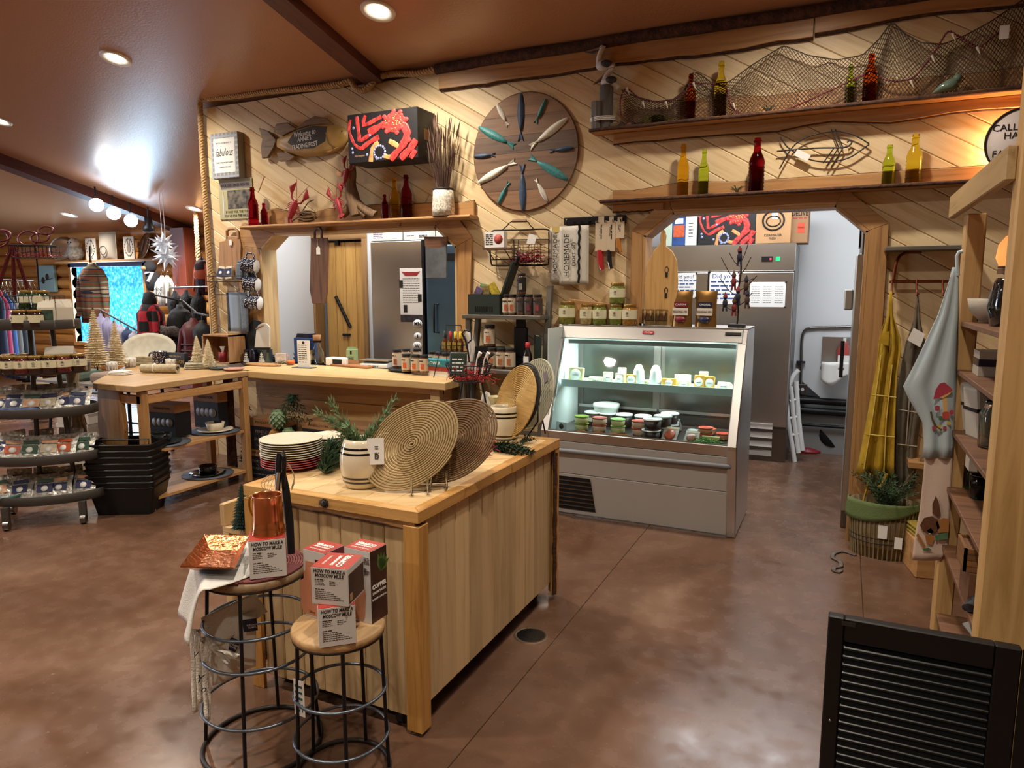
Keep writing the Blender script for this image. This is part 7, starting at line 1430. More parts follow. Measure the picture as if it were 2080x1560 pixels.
p = aZ(1622, 938); t = T('step_ladder', 'folded white step ladder leaning by the freezer', 'ladder', p); WL_ = mat('ladder_white', 'D8D8D6', .4)
def L7(x, y, d=0): dd = (p-O_).dot(F_)+d; q = O_+ray(x, y)*dd; return q-p
for P in ([(1622, 752), (1612, 762), (1602, 785), (1596, 800), (1600, 850), (1614, 938)], [(1606, 785), (1612, 850), (1622, 920)], [(1617, 775), (1622, 850), (1630, 915)]): B().tube([L7(*q_) for q_ in P], .022, 8).build('ladder_rail', WL_, t)
for y in (815, 850, 885): B().tube([L7(1603, y), L7(1623, y-4)], .016, 6).build('step', WL_, t)
p = aZ(1640, 916); t = T('sign_stand', 'red floor stand with a tilted black sign panel', 'sign stand', p); RS = mat('stand_red', '8C1F2A', .4)
B().lathe([(0, 0), (.13, 0), (.13, .02), (.03, .05), (.015, .06), (0, .06)], 20).build('base', RS, t); q = L7(1643, 770)
dd = (p-O_).dot(F_); top_ = O_+ray(1651, 792)*dd-p; B().cyl((0, 0, .05), tuple(top_), .014, 8).build('pole', RS, t); pc = B().bx(-.13, .13, -.012, .012, -.2, .2).build('sign_panel', mat('panel_black', '26282A', .4), t, bev=.004); pc.location = top_+V((.0, -.03, .12)); pc.rotation_euler = (-.5, .15, .4); B().bx(-.13, .13, .012, .02, -.18, .18).build('panel_back', RS, pc)
struct(B().bx(-.45, 1.0, KWY-.03, KWY, 0, .42).build('trim_9', mat('grey_base', '8C8C8A', .6))); t = T('wall_pipes', 'black pipes running low along the kitchen wall', 'pipe')
for z in (.42, .52, .28): B().cyl((-.4, KWY-.07, z), (.95, KWY-.07, z), .035 if z > .3 else .015, 10).build('pipe', BLACK, t)
p = aZ(1690, 918); t = T('floor_fan', 'black floor machine beside the kitchen wall', 'machine', p); B().lathe([(0, -.07), (.15, -.06), (.17, 0), (.15, .06), (0, .07)], 18, M=Matrix.Translation((0, 0, .19)) @ Matrix.Rotation(1.2, 4, 'X') @ Matrix.Rotation(.4, 4, 'Y')).build('drum', BLACK, t); B().bx(-.13, .17, -.06, .1, 0, .05).build('base', BLACK, t, bev=.01); B().bx(.1, .2, -.03, .08, .05, .36).build('column', DARKM, t, bev=.01); B().bx(.12, .19, -.035, -.03, .16, .3).build('warning_label', mat('fluor_orange', 'E0482C', .5), t)
# steel refrigerator beside the right jamb
xs_ = aZ(1705, 1065).x; zt = aY(1735, 518, 5.15).z
t = T('steel_cabinet', 'steel cabinet standing just inside the doorway right jamb', 'cabinet', (xs_, 5.09, 0)); B().bx(0, .6, 0, .7, .12, zt).build('cabinet', STEEL, t, bev=.006); B().bx(.005, .6, .01, .7, .0, .30).build('kick', STEELD, t, bev=.004); a = aY(1757, 465, 5.15); B().bx(.02, .6, .05, .6, zt+.002, 2.13).build('upper_unit', STEELD, t, bev=.01); B().bx(.01, .02, .1, .3, zt+.05, 2.05).build('upper_grille', BLACK, t)
a = aX(1740, 630, xs_); B().bx(-.06, -.0, .5, .62, 1.45, 1.6).build('scoop_holder', PAPER, t, bev=.01); B().cyl((-.05, .2, 1.0), (-.05, .2, 1.25), .012, 8).build('door_handle', BLACK, t)
# ================= right-hand side: hooks, aprons, shelving unit, shutter =================
def cloth(name, label, cat, rows, Y, m, amp=.015, folds=3, th=.004, group=None, nu=12):
 c = aY((rows[0][1]+rows[0][2])/2, rows[0][0], Y); t = T(name, label, cat, c, 0, group)
 ys = [r[0] for r in rows]
 def row(y):
  for a, b_ in zip(rows, rows[1:]):
   if a[0] <= y <= b_[0]: f = (y-a[0])/(b_[0]-a[0]); return a[1]+(b_[1]-a[1])*f, a[2]+(b_[2]-a[2])*f
  return rows[-1][1:]
 def fn(u, v):
  y = ys[0]+(ys[-1]-ys[0])*v; l, r = row(y); q = aY(l+(r-l)*u, y, Y); return (q.x-c.x, amp*math.sin(u*folds*2*PI+v*2)*min(1, v*3), q.z-c.z)
 B().sheet(fn, nu, 16, th).build('cloth', m, t); return t, c
def blob(t, c, Y, P, m, dy=-.03, name='print'):
 return B().prism(px2(P, Y, c)[::-1], 'y', dy-.0015, dy).build(name, m, t, fix=True)
cop = mat('copper_pipe', '8A4B33', .35, .9)
t = T('copper_hook_rack', 'copper pipe hook rack under a grey shelf board', 'hook rack', (0, 0, 0)); a, d = aY(1797, 507, 4.80), aY(1975, 507, 4.80)
B().bx(a.x, d.x, 4.70, 4.88, a.z-.012, a.z+.012).build('shelf_board', LGY, t, bev=.003); e, g = aY(1807, 572, 4.80), aY(1975, 572, 4.80)
B().cyl((e.x, 4.80, e.z), (g.x, 4.80, e.z), .009, 8).build('bar', cop, t); B().tube(spline([(e.x+.02, 4.80, e.z), (e.x+.03, 4.81, e.z+.12), (e.x+.07, 4.85, a.z-.02), (e.x+.16, 4.87, a.z-.015)], .03), .009, 8).build('bracket', cop, t)
for x in (1812, 1862, 1915): q = aY(x, 572, 4.79); B().tube([(q.x, 4.79, q.z+.012), (q.x, 4.78, q.z-.03), (q.x+.004, 4.76, q.z-.08), (q.x+.012, 4.75, q.z-.07)], .005, 6).build('hook', cop, t)
YEL = mat('mustard_check', 'B08E22', .9, var=.2, vs=14, bmp=.3, bs=220); YEL2 = mat('mustard_light', 'C7AC52', .9)
t, c = cloth('mustard_apron', 'mustard yellow checked apron on the copper hook rack', 'apron', [(592, 1807, 1812), (640, 1803, 1814), (675, 1787, 1826), (700, 1785, 1832), (760, 1778, 1822), (850, 1762, 1818), (940, 1745, 1816), (965, 1738, 1816)], 4.74, YEL, .03, 2.5)
def chk(t, c, Y, L, m):
 for P in L: B().tube([(x, -.034, z) for x, z in px2(P, Y, c)], .004, 4, ry=.3, flat=(0, 1, 0)).build('check_line', m, t)
chk(t, c, 4.74, ([(1790, 720), (1775, 830), (1755, 950)], [(1812, 740), (1800, 850), (1795, 960)], [(1770, 800), (1820, 806)], [(1758, 880), (1817, 886)]), YEL2)
blob(t, c, 4.74, [(1783, 695), (1790, 676), (1806, 672), (1804, 702)], YEL, -.035, 'pocket'); B().tube([(x, -.03, z) for x, z in px2([(1768, 960), (1752, 1020), (1742, 1070)], 4.74, c)], .006, 5).build('tie', YEL, t); B().tube([(x, -.03, z) for x, z in px2([(1800, 960), (1790, 985), (1780, 990)], 4.74, c)], .012, 5).build('tie', YEL, t)
GRC = mat('taupe_check', '6A6152', .9, var=.25, vs=14)
t, c = cloth('taupe_apron', 'taupe checked apron hanging behind the mustard one', 'apron', [(600, 1862, 1865), (655, 1855, 1868), (700, 1838, 1880), (800, 1822, 1880), (900, 1818, 1862), (990, 1822, 1858)], 4.78, GRC, .02, 2); chk(t, c, 4.78, ([(1850, 760), (1840, 900)], [(1824, 830), (1870, 838)], [(1822, 900), (1862, 905)]), mat('taupe_line', 'A59C8A', .9))
blob(t, c, 4.78, [(1842, 690), (1855, 665), (1878, 678), (1868, 705)], PAPER, -.03, 'paper_tag')
SKY = mat('pale_blue_cotton', 'B4C3C8', .85, bmp=.15, bs=200); PINK = mat('blush_cotton', 'D5BCAA', .85, bmp=.15, bs=200)
HY = 3.60
t, c = cloth('mushroom_towel', 'pale blue towel with mushroom print hanging on the post', 'towel', [(543, 1934, 1944), (570, 1928, 1946), (640, 1905, 1946), (720, 1868, 1944), (790, 1832, 1942), (815, 1850, 1940), (860, 1876, 1938), (905, 1878, 1937), (930, 1875, 1936)], HY, SKY, .012, 2)
MUSH, MUSH2 = mat('mushroom_red', 'A83A48', .8), mat('mushroom_tan', 'D0A564', .8)
blob(t, c, HY, [(1895, 810), (1900, 790), (1908, 778), (1918, 776), (1932, 788), (1934, 793), (1915, 805)], MUSH, -.016, 'mushroom_cap_print'); blob(t, c, HY, [(1908, 806), (1932, 794), (1926, 801), (1914, 808)], MUSH2, -.019, 'gills_print'); blob(t, c, HY, [(1913, 806), (1922, 803), (1924, 835), (1916, 838)], MUSH2, -.016, 'stalk_print')
for (x, y, m_, r) in ((1903, 828, MUSH, 7), (1920, 842, mat('flower_red', 'B5483A', .8), 10), (1932, 836, MUSH, 6), (1896, 868, MUSH, 5), (1906, 866, mat('leaf_yellow', 'BFA63A', .8), 6), (1918, 868, MUSH, 5), (1926, 858, mat('leaf_yellow', 'BFA63A', .8), 5), (1910, 848, GREENS['olive'], 6)):
 blob(t, c, HY, [(x+r*math.cos(k*PI/4)*(1 if k % 2 else .7), y+r*.8*math.sin(k*PI/4)) for k in range(8)][::-1], m_, -.016-.0005*r, 'flower_print')
B().tube([(x, -.018, z) for x, z in px2([(1890, 835), (1893, 850), (1900, 864), (1912, 872)], HY, c)], .004, 5).build('stem_print', STEM, t)
B().tube([(x, -.004, z) for x, z in px2([(1945, 560), (1944, 520), (1948, 512), (1955, 511)], HY, c)], .008, 6).build('hanging_loop', SKY, t)
t, c = cloth('donkey_towel', 'blush towel with donkey print hanging below the blue one', 'towel', [(905, 1880, 1936), (960, 1876, 1933), (1040, 1868, 1929), (1090, 1858, 1927), (1126, 1854, 1922), (1138, 1852, 1912)], HY+.015, PINK, .003, 1)
DNK, DNK2 = mat('donkey_brown', '5E3A22', .8, var=.3, vs=60), mat('donkey_tan', 'A06B34', .8)
for P, m_ in (([(1893, 1040), (1893, 1022), (1900, 1005), (1906, 1018), (1910, 1040), (1905, 1050)], DNK), ([(1868, 1065), (1876, 1050), (1892, 1046), (1904, 1054), (1908, 1070), (1895, 1082), (1875, 1078)], DNK), ([(1882, 1075), (1890, 1070), (1896, 1078), (1888, 1084)], PAPER), ([(1900, 1058), (1915, 1050), (1927, 1052), (1926, 1078), (1905, 1080)], DNK2), ([(1878, 1085), (1890, 1082), (1898, 1090), (1892, 1104), (1882, 1102)], DNK2), ([(1898, 1085), (1925, 1078), (1924, 1092), (1900, 1096)], GREENS['olive']), ([(1860, 1085), (1864, 1080), (1880, 1108), (1876, 1112)], DNK2), ([(1872, 1112), (1886, 1110), (1892, 1115), (1876, 1116)], GREENS['olive'])): blob(t, c, HY+.015, P, m_, -.0165, 'donkey_print')
# basket of greenery
bc = V((.285, 4.69, 0)); t = T('willow_basket', 'round reed basket lined with green cloth under the aprons', 'basket', bc); REED = wood('reed', '97835C', '5F4F36', 'z', .7, 4, grain=2)
B().lathe([(0, .01), (.165, 0), (.18, .15), (.19, .33), (.182, .33), (.17, .02), (0, .02)], 36, sx=1, sy=.72).build('basket_wall', REED, t)
for k in range(44): a = 2*PI*k/44; B().tube([(.167*math.cos(a), .12*math.sin(a), .0), (.183*math.cos(a), .132*math.sin(a), .15), (.193*math.cos(a), .139*math.sin(a), .325)], .0055, 4).build('reed', REED, t)
for z in (.1, .13, .25): B().tube([((.17+.06*z+.007)*math.cos(q*PI/16), (.17+.06*z+.007)*.72*math.sin(q*PI/16), z) for q in range(32)], .003, 4, True).build('binding', DARKM, t)
B().sheet(lambda u, v: ((.19+.012*math.sin(u*15)+.01*v)*math.cos(PI*.95+u*PI*1.1), (.19+.01*v)*.72*math.sin(PI*.95+u*PI*1.1)-.004, .345-v*(.07+.05*math.sin(u*4+.6))), 24, 5, .006).build('green_cloth', mat('sage_linen', '5C6B3E', .9, bmp=.3, bs=120), t)
for (x, z, w_, h_) in ((-.01, .14, .024, .05), (.075, .09, .02, .042)): B().bx(x-w_, x+w_, -.148, -.145, z, z+h_*1.6).build('price_tag', PAPER, t)
plant('potted_rosemary', 'bushy dark rosemary growing in the reed basket', bc+V((0, 0, .22)), fan(26, .13, .3, 0, .8, 3), mat('dark_rosemary', '3C5A3C', .6, var=.3, vs=30), 60, .05, .004, up=.7)
t = T('pampas_plume', 'beige pampas grass plume standing in the basket', 'dried grass', bc+V((.07, .02, .1))); B().tube([(0, 0, 0), (.04, 0, .35), (.12, 0, .55)], .004, 5).build('stalk', STEM, t); b = B(); rnd = random.Random(6)
for k in range(150): f = rnd.random(); p_ = V((.02+.13*f, 0, .32+.3*f)); a = rnd.uniform(0, 6.3); b.tube([p_, p_+V((.03+.02*math.cos(a), .03*math.sin(a), .05))], [.0018, .0006], 3)
b.build('plume', mat('pampas', '8C7758', .9), t)
for k in range(3): one(B().bx(-.1, .1, -.1, .1, 0, .018), 'pot_holder', mat('crochet_mustard', '9A8430', .9, bmp=.8, bs=120), 'mustard crocheted pot holder, %s of the stack by the basket' % ('bottom', 'middle', 'top')[k], 'pot holder', (.52, 4.52, .20+k*.022), .3, 'crocheted pot holders', bev=.006)
one(B().bx(-.14, .16, -.14, .14, 0, .2), 'low_crate', TRIMx, 'low wooden crate beside the reed basket', 'crate', (.55, 4.52, 0), .2, bev=.004)
one(B().bx(-.13, .2, -.12, .12, 0, .03), 'wall_ledge', TRIMx, 'small wooden ledge behind the blush towel', 'ledge', (.52, 4.76, .56), 0)
# webbing strap, floor drain
p = aZ(1703, 1135); S = [aZ(x, y, .006) for x, y in ((1738, 1128), (1715, 1120), (1695, 1123), (1692, 1133), (1706, 1140), (1708, 1150), (1696, 1152), (1693, 1158), (1702, 1162), (1709, 1157))]
one(B().tube(spline(S, .02), .013, 6, ry=.2, flat=(0, 0, 1)), 'webbing_strap', mat('strap_grey', '5A524A', .8, var=.5, vs=20), 'grey webbing strap lying curled on the floor', 'strap')
p = aZ(1078, 1291); t = T('floor_drain', 'round steel floor drain beside the island', 'drain', (p.x, p.y, 0)); t.scale = (.62, .62, 1); B().lathe([(.105, 0), (.105, .003), (.125, .003), (.13, 0)], 32).build('rim', mat('drain_brown', '6E5A44', .5, .5), t); B().lathe([(0, .0005), (.105, .0005), (.105, .001), (0, .001)], 32).build('pit', mat('pit_black', '0A0A0A', .9), t)
b = B()
for k in range(-6, 7): h_ = math.sqrt(.104**2-(k*.0155)**2); b.cb((k*.0155, 0, .002), (.005, 2*h_, .002)); b.cb((0, k*.0155, .002), (2*h_, .005, .002))
b.build('grate', STEELD, t)
# shelving unit of pine posts
PX = .45; un = T('post_shelving', 'tall shelving unit of pale pine posts at the right', 'shelving', (0, 0, 0)); PZ = wood('pale_post', 'CBA46C', 'A17A47', 'z', .5, 1, knots=.06, vary=.1)
for (Y, w_, d_, zt) in ((3.62, .075, .09, 1.92), (2.62, .16, .085, 2.3), (3.62, .075, .09, 1.92)):
 x = PX+ (.38 if (Y, w_) == (3.62, .075) and un.get('k') else 0); un['k'] = 1; B().bx(x, x+w_, Y, Y+d_, 0, zt).build('post', PZ, un, bev=.006)
del un['k']
B().bx(PX-.03, PX, 2.66, 3.98, 1.93, 2.035).build('side_rail', wood('pale_post_y', 'B99A6C', '8A6C44', 'y', .5, 1, knots=.05), un, bev=.004); B().bx(PX+.02, .9, 2.58, 2.62, 2.0, 2.11).build('end_rail', PINEx, un, bev=.004)
B().bx(.83, .845, 2.7, 3.7, 0, 1.95).build('back_panel', WALN, un)
SHZ = [aX(1990, y, .55).z for y in (588, 690, 800, 930, 1035, 1120)]
for z in (.12, .45, .72, .98, 1.25, 1.46): B().bx(PX+.01, .83, 2.72, 3.62, z-.02, z).build('shelf_board', WALNx, un, bev=.002)
def U7(x, y, X=.58): return aX(x, y, X)
def ush(name, label, cat, x, z, Y=3.1, X=.56): return T(name, label, cat, (X, Y, z+.001))
# things on the shelving, top to bottom, seen between the posts
Yv = lambda x, X=.56: aX(x, 800, X).y
t = ush('salt_lamp', 'glowing orange domed lamp on the shelving', 'lamp', 2035, 1.72, Yv(2030)); zl_ = U7(2035, 490, .56).z-.1; t.location.z = 1.68; t.scale = (.62,)*3; B().lathe([(0, 0), (.07, 0), (.07, .01), (0, .012)], 20).build('base', WALNx, t); B().lathe([(.065, .012), (.085, .06), (.075, .14), (.04, .19), (0, .2)], 20).build('shade', mat('lamp_orange', 'FF9A50', .5, emit=.7), t); one(B().bx(-.12, .12, -.15, .15, 0, .02), 'lamp_ledge', WALNx, 'dark ledge carrying the glowing lamp', 'ledge', (.66, Yv(2030), 1.659))
t = T('unseen_glow_bulb', 'small warm bulb lamp at the right end of the lower shelf', 'lamp', (.76, 4.835, LZ+.002)); B().lathe([(0, 0), (.03, 0), (.03, .05), (.018, .06), (0, .06)], 14).build('lamp_base', BLACK, t); B().ball((0, 0, .09), .034, 12, 8).build('bulb', mat('warm_bulb', 'FFB070', .5, emit=6), t); lamp('POINT', (.76, 4.835, LZ+.15), 7, (1, .52, .22), .05, name='unseen_glow_light')  # bulb unseen behind the sign, added for the orange glow on the wall
t = ush('dark_jar', 'shiny black jar under the glowing lamp', 'jar', 2035, 1.46, Yv(2035)); B().lathe([(0, 0), (.06, 0), (.075, .08), (.06, .16), (.05, .18), (0, .18)], 20).build('jar_body', mat('jar_black', '0E1216', .08, coat=.8), t)
t = ush('gravy_boat', 'cream ceramic scoop bowl on the shelving', 'bowl', 2005, 1.46, Yv(2005)); B().lathe([(0, 0), (.05, .005), (.09, .05), (.1, .1), (.092, .1), (.082, .05), (0, .02)], 24).build('bowl', mat('stoneware', 'A79E8E', .5), t); B().tube([(.06, -.02, .08), (.1, -.04, .16)], [.03, .012], 8, ry=.4).build('spout', mat('stoneware', 'A79E8E', .5), t)
t = ush('small_boxes', 'little pale boxes with dark bands under the scoop bowl', 'boxes', 2010, 1.25, Yv(2012)); B().bx(-.06, .1, -.07, .07, 0, .1).build('box', mat('oat_box', 'A89E90', .6), t); B().bx(-.061, .101, -.071, .071, .04, .07).build('band', NAVYE, t)
for k, (x, c_, lb) in enumerate(((1995, 'C5C2BA', 'white linen napkin with grey stripe standing on the shelving'), (2012, 'B9B6AE', 'pale linen napkin behind the striped one'))):
 t = ush('linen_napkin', lb, 'napkin', x, .98, Yv(x)+.05*k); t.rotation_euler = (0, -.12, .3); B().bx(-.05, .05, -.06, .06, 0, .22).build('cloth', mat('nap'+c_, c_, .9), t, bev=.012, seg=2); B().bx(-.051, .051, -.061, .061, .12, .135).build('stripe', DARKM, t)
t = ush('tall_glass_jar', 'clear tall glass jar on the shelving', 'jar', 2008, .985, Yv(2016)-.12); B().lathe([(0, 0), (.055, 0), (.058, .13), (.04, .16), (.042, .18), (.038, .18), (.05, .13), (.05, .01), (0, .01)], 22).build('jar_glass', mat('aqua_glass', 'C4CCBC', .04, trans=.95), t)
TEAL = glass('teal_glass', '1E6A62', .05)
for k, x in enumerate((1993, 2008)): t = ush('teal_tumbler', 'dark teal glass tumbler, %s of the pair' % ('left', 'right')[k], 'tumbler', x, .72, Yv(x)); B().lathe([(0, 0), (.036, 0), (.042, .1), (.037, .1), (.032, .01), (0, .01)], 20).build('tumbler', TEAL, t)
t = ush('folded_napkin', 'charcoal napkin with white edge above the teal tumblers', 'napkin', 2006, .86, Yv(2012)+.06); B().bx(-.05, .05, -.05, .05, -.02, .09).build('cloth', mat('charcoal_linen', '33363C', .9), t, bev=.012, seg=2); B().bx(-.051, -.02, -.051, .051, -.02, .085).build('white_edge', PAPER, t)
for k in range(4):
 t = ush('wooden_tray', 'square wooden tray, %s in the tied stack' % ('lowest', 'second', 'third', 'top')[k], 'tray', 1980, .585+k*.022, 2.99, .53); t['group'] = 'square wooden trays'; b = B().bx(-.085, .085, -.085, .085, 0, .008); b.build('tray_base', WALNx, t)
 B().bx(-.09, .09, -.09, -.08, 0, .02).bx(-.09, .09, .08, .09, 0, .02).bx(-.09, -.08, -.09, .09, 0, .02).bx(.08, .09, -.09, .09, 0, .02).build('tray_edge', wood('tray_wood', '8A6038', '5E3E22', 'x', .5, 2), t)
one(B().bx(-.09, .12, -.1, .1, 0, .132), 'display_riser', WALN, 'dark riser under the tied wooden trays', 'riser', (.55, 2.99, .452))
t = ush('patterned_mitt', 'black and white floral oven mitt on the shelving', 'oven mitt', 1985, .40, 2.90, .53); B().tube([(-.07, -.05, .02), (-.03, 0, .045), (.06, .04, .06), (.1, .06, .08)], [.03, .045, .05, .04], 10, ry=.55).build('mitt', mat('floral_bw', '2A2A2E', .9, var=1.5, vs=45), t); t.location.z = .452
t = ush('clear_packet', 'clear packet with folded card on the shelving', 'packet', 1985, .45, 2.80, .50); B().bx(-.04, .05, -.05, .05, 0, .006).build('packet', mat('frost_packet', '9A9A98', .2, trans=.4), t); t.rotation_euler = (.5, -.35, .4); t.location.z = .41
for k in range(5): one(B().lathe([(0, 0), (.07, 0), (.12, .012), (.117, .014), (.07, .004), (0, .004)], 24), 'wood_plate', [WALNx, mat('pale_plate', 'A8A393', .4)][k == 4], '%s plate in the low shelving stack' % ('lowest dark', 'second dark', 'third dark', 'fourth dark', 'topmost pale')[k], 'plate', (.57, 2.95, .122+k*.018), 0, 'plates low on the shelving')
t = ush('plate_card', 'white leaflet lying on the topmost pale plate', 'leaflet', 1985, .222, 2.88, .56); B().bx(-.09, .06, -.03, .03, 0, .003).build('leaflet', PAPER, t)
t = ush('gift_cylinder', 'clear wrapped cylinder with red and blue bands on the bottom shelf', 'gift pack', 1985, .122, 2.74, .50); B().lathe([(0, 0), (.045, 0), (.045, .2), (.02, .22), (0, .22)], 18).build('wrap', mat('wrap_grey', '8A8490', .25), t)
for z, m_ in ((.05, mat('band_blue', '2C4C8C', .5)), (.1, mat('band_red', 'A02A32', .5)), (.075, PAPER)): B().lathe([(.046, z-.012), (.047, z), (.046, z+.012)], 18).build('band', m_, t)
# black louvred shutter in the foreground
sy = 1.80; x0 = aY(1683, 1250, sy).x; x1 = aY(2077, 1330, sy).x; zt = aY(1683, 1250, sy).z
BLK = mat('satin_black', '0C0C0D', .35); sh = T('louvred_shutter', 'black louvred shutter standing in the near right corner', 'shutter', (x0, sy, 0)); w_ = x1-x0
B().bx(0, .036, 0, .028, 0, zt).build('stile', BLK, sh, bev=.003); B().bx(w_-.05, w_, 0, .028, 0, zt).build('stile', BLK, sh, bev=.003); B().bx(.036, w_-.05, 0, .028, zt-.06, zt).build('rail', BLK, sh, bev=.003); B().bx(.036, w_-.05, 0, .028, 0, .1).build('rail', BLK, sh, bev=.003)
sm_ = B().cb((0, 0, 0), (w_-.086, .034, .007), (.62, 0, 0)).mesh('slat'); sm_.materials.append(BLK)
z = .118
while z < zt-.058: o = link('slat', sm_, sh, .002); o.location = (.036+(w_-.086)/2, .014, z); z += .0215
B().ball((.018, -.002, zt-.27), .004, 8, 6).build('screw', STEELD, sh); B().bx(.03, .06, -.002, .0, zt-.018, zt-.008).build('hinge_plate', DARKM, sh)
B().prism([(w_, .0), (w_+.03, .0), (w_+.28, .45), (w_+.25, .45)], 'z', 0, zt).build('folded_leaf', BLK, sh, fix=True)
t = T('grey_cabinet', 'dark grey slanted panel right behind the shutter', 'panel', (.62, 2.3, 0)); B().prism([(0, 0), (.3, 0), (.3, 1.02), (.06, .85), (0, .55)], 'y', 0, .03).build('panel', mat('grey_panel', '4A4644', .5), t, fix=True)
# ================= oval tiered display rack at the left =================
RC = aZ(103, 1004, .17); RC.z = 0; RA = .72; RM = mat('rack_grey', '4B4845', .5, .4)
rk = T('tiered_rack', 'grey metal rack with five oval trays on casters', 'display rack', RC, RA)
def RZ(y): return aY(103, y, RC.y-.22).z
tiers = [(RZ(1036), .375, .24), (RZ(955), .36, .23), (RZ(858), .335, .215), (RZ(768), .305, .2), (RZ(672), .27, .18)]
for (z, a, b_) in tiers:
 B().lathe([(0, -.012), (1, -.012), (1.01, -.01), (1.01, .05), (1.0, .053), (.985, .05), (.985, 0), (0, 0)], 44, (0, 0, z), sx=a, sy=b_).build('oval_tray', RM, rk)
for x in (-.06, .16): B().cyl((x, 0, tiers[0][0]), (x*.6, 0, tiers[4][0]), .016, 10).build('pole', RM, rk)
for (x, y) in ((-.2, -.22), (.25, -.2), (-.3, .18), (.28, .18)): c = B().bx(x-.02, x+.02, y-.02, y+.02, .06, tiers[0][0]-.01).build('caster', RM, rk); B().cyl((x-.016, y, .035), (x+.016, y, .035), .035, 14).build('wheel', STEELD, c)
def onrack(k, x, y): # point on tray k from its own oval coordinates (fractions)
 z, a, b_ = tiers[k]; return RC+Matrix.Rotation(RA, 3, 'Z') @ V((a*x, b_*y, z+.002))
CRINK = mat('cello', 'B9B6AE', .15, .3, var=.6, vs=45, bmp=.6, bs=50)
def pack(loc, rz, w_, h_, c1, c2, label, group, lean=-.6):
 t = T('snack_pack', label, 'pouch', loc, rz, group, rot=(lean, random.uniform(-.15, .15), rz))
 def fn(u, v): return ((u-.5)*w_*(1+.04*math.sin(v*9)), -.022*math.sin(u*PI)*math.sin(min(1, v*1.3)*PI*.9+.15), v*h_)
 b = B().sheet(fn, 8, 8); b.sheet(lambda u, v: (lambda p: (p[0], -p[1]*.6, p[2]))(fn(1-u, v)), 8, 8); b.build('bag', CRINK, t)
 B().cb((0, -.0235, h_*.42), (w_*.64, .002, h_*.3), (.08, 0, 0)).build('pack_label', mat('pk'+c1, c1, .5, var=.15, vs=40), t); B().cb((0, -.0215, h_*.7), (w_*.64, .002, h_*.12), (.2, 0, 0)).build('pack_stripe', mat('pk'+c2, c2, .5), t)
 B().lathe([(0, 0), (w_*.14, 0), (w_*.14, .001), (0, .001)], 12, M=Matrix.Translation((0, -.0248, h_*.4)) @ Matrix.Rotation(PI/2, 4, 'X')).build('emblem', PAPER, t)
cols = {'navy': '232B55', 'orange': 'C0562E', 'green': '2F5240', 'peach': 'C99A78', 'cream': 'C4B79A'}
W_ = ('first', 'second', 'third', 'fourth', 'fifth', 'sixth', 'seventh')
for tk, lst in ((0, ((-.72, 'peach', 'green'), (-.38, 'navy', 'navy'), (.02, 'navy', 'green'), (.24, 'navy', 'peach'), (.6, 'navy', 'peach'))), (1, ((-.78, 'navy', 'navy'), (-.5, 'orange', 'peach'), (-.2, 'green', 'green'), (.12, 'cream', 'peach'), (.36, 'orange', 'orange'), (.66, 'green', 'green'))), (2, ((-.7, 'navy', 'peach'), (-.42, 'navy', 'navy'), (-.1, 'peach', 'green'), (.2, 'cream', 'navy'), (.45, 'navy', 'peach'), (.68, 'navy', 'navy')))):
 for k, (x, a, b_) in enumerate(lst): pack(onrack(tk, x, -.62+.25*abs(x)), RA+random.uniform(-.2, .2), .15, .19, cols[a], cols[b_], '%s labelled cello pouch, %s from the left on the %s tray' % (a, W_[k], ('bottom', 'second', 'middle')[tk]), 'pouches on the oval trays')
 for k, x in enumerate((-.55, -.1, .35)): pack(onrack(tk, x, .1), RA, .15, .19, cols['cream'], cols[('navy', 'orange', 'green')[tk]], 'cello pouch standing behind, %s in the rear of the %s tray' % (W_[k], ('bottom', 'second', 'middle')[tk]), 'pouches on the oval trays', -.25)
t = T('teal_bowl', 'teal bowl at the left of the bottom tray', 'bowl', onrack(0, -.66, -.35)); B().lathe([(0, 0), (.06, 0), (.12, .05), (.115, .05), (.055, .006), (0, .006)], 24).build('bowl', mat('teal_glaze', '5A8C8C', .3), t)
t = T('patchwork_cloth', 'folded blue patchwork cloth on the middle tray', 'cloth', onrack(2, -.45, -.6), RA); B().bx(-.15, .17, -.05, .1, 0, .05).build('cloth', mat('patchwork', '46567E', .9, var=.9, vs=26), t, bev=.015, seg=2)
for k in range(8): x = -.86+k*.245; jar(onrack(3, x, -math.sqrt(max(0, .72-x*x*.75))), .052, .118, '2A1512' if k % 3 else '5A1A18', 'dark jam jar with cream label, %s along the fourth tray' % (W_+('eighth',))[k], 'jam jars on the oval rack', rz=RA+x*.3)
for k, x in enumerate((-.62, -.3, .3, .6)): jar(onrack(3, x, .2), .05, .115, '2A1512', 'jam jar in the rear row of the fourth tray, %s one' % W_[k], 'jam jars on the oval rack')
for k, (x, y) in enumerate(((-.05, -.75), (.28, -.72), (-.02, -.1), (.3, -.05))): jar(onrack(4, x-.1, y), .055, .12, '2A1512' if k < 2 else '1E3A22', 'jar on the top tray, %s one' % W_[k], 'jars on the top oval tray')
def tentbag(loc, rz, w_, h_, label, printed=True):
 t = T('paper_bag', label, 'bag', loc, rz, 'white paper bags on the rack'); B().prism([(-.035, 0), (.035, 0), (.035, h_*.7), (0, h_), (-.035, h_*.7)], 'x', -w_/2, w_/2).build('bag', mat('bag_white', 'CFC8B8', .7), t, fix=True, bev=.003)
 if printed: B().bx(-w_*.42, w_*.42, -.037, -.035, h_*.12, h_*.62).build('bag_print', mat('bag_green', '33483A', .6, var=.7, vs=30), t)
tentbag(onrack(4, .42, -.62), RA, .1, .19, 'white paper bag with green print on the top tray'); tentbag(onrack(4, .72, -.35), RA+.5, .1, .19, 'blank white paper bag at the right of the top tray', False)
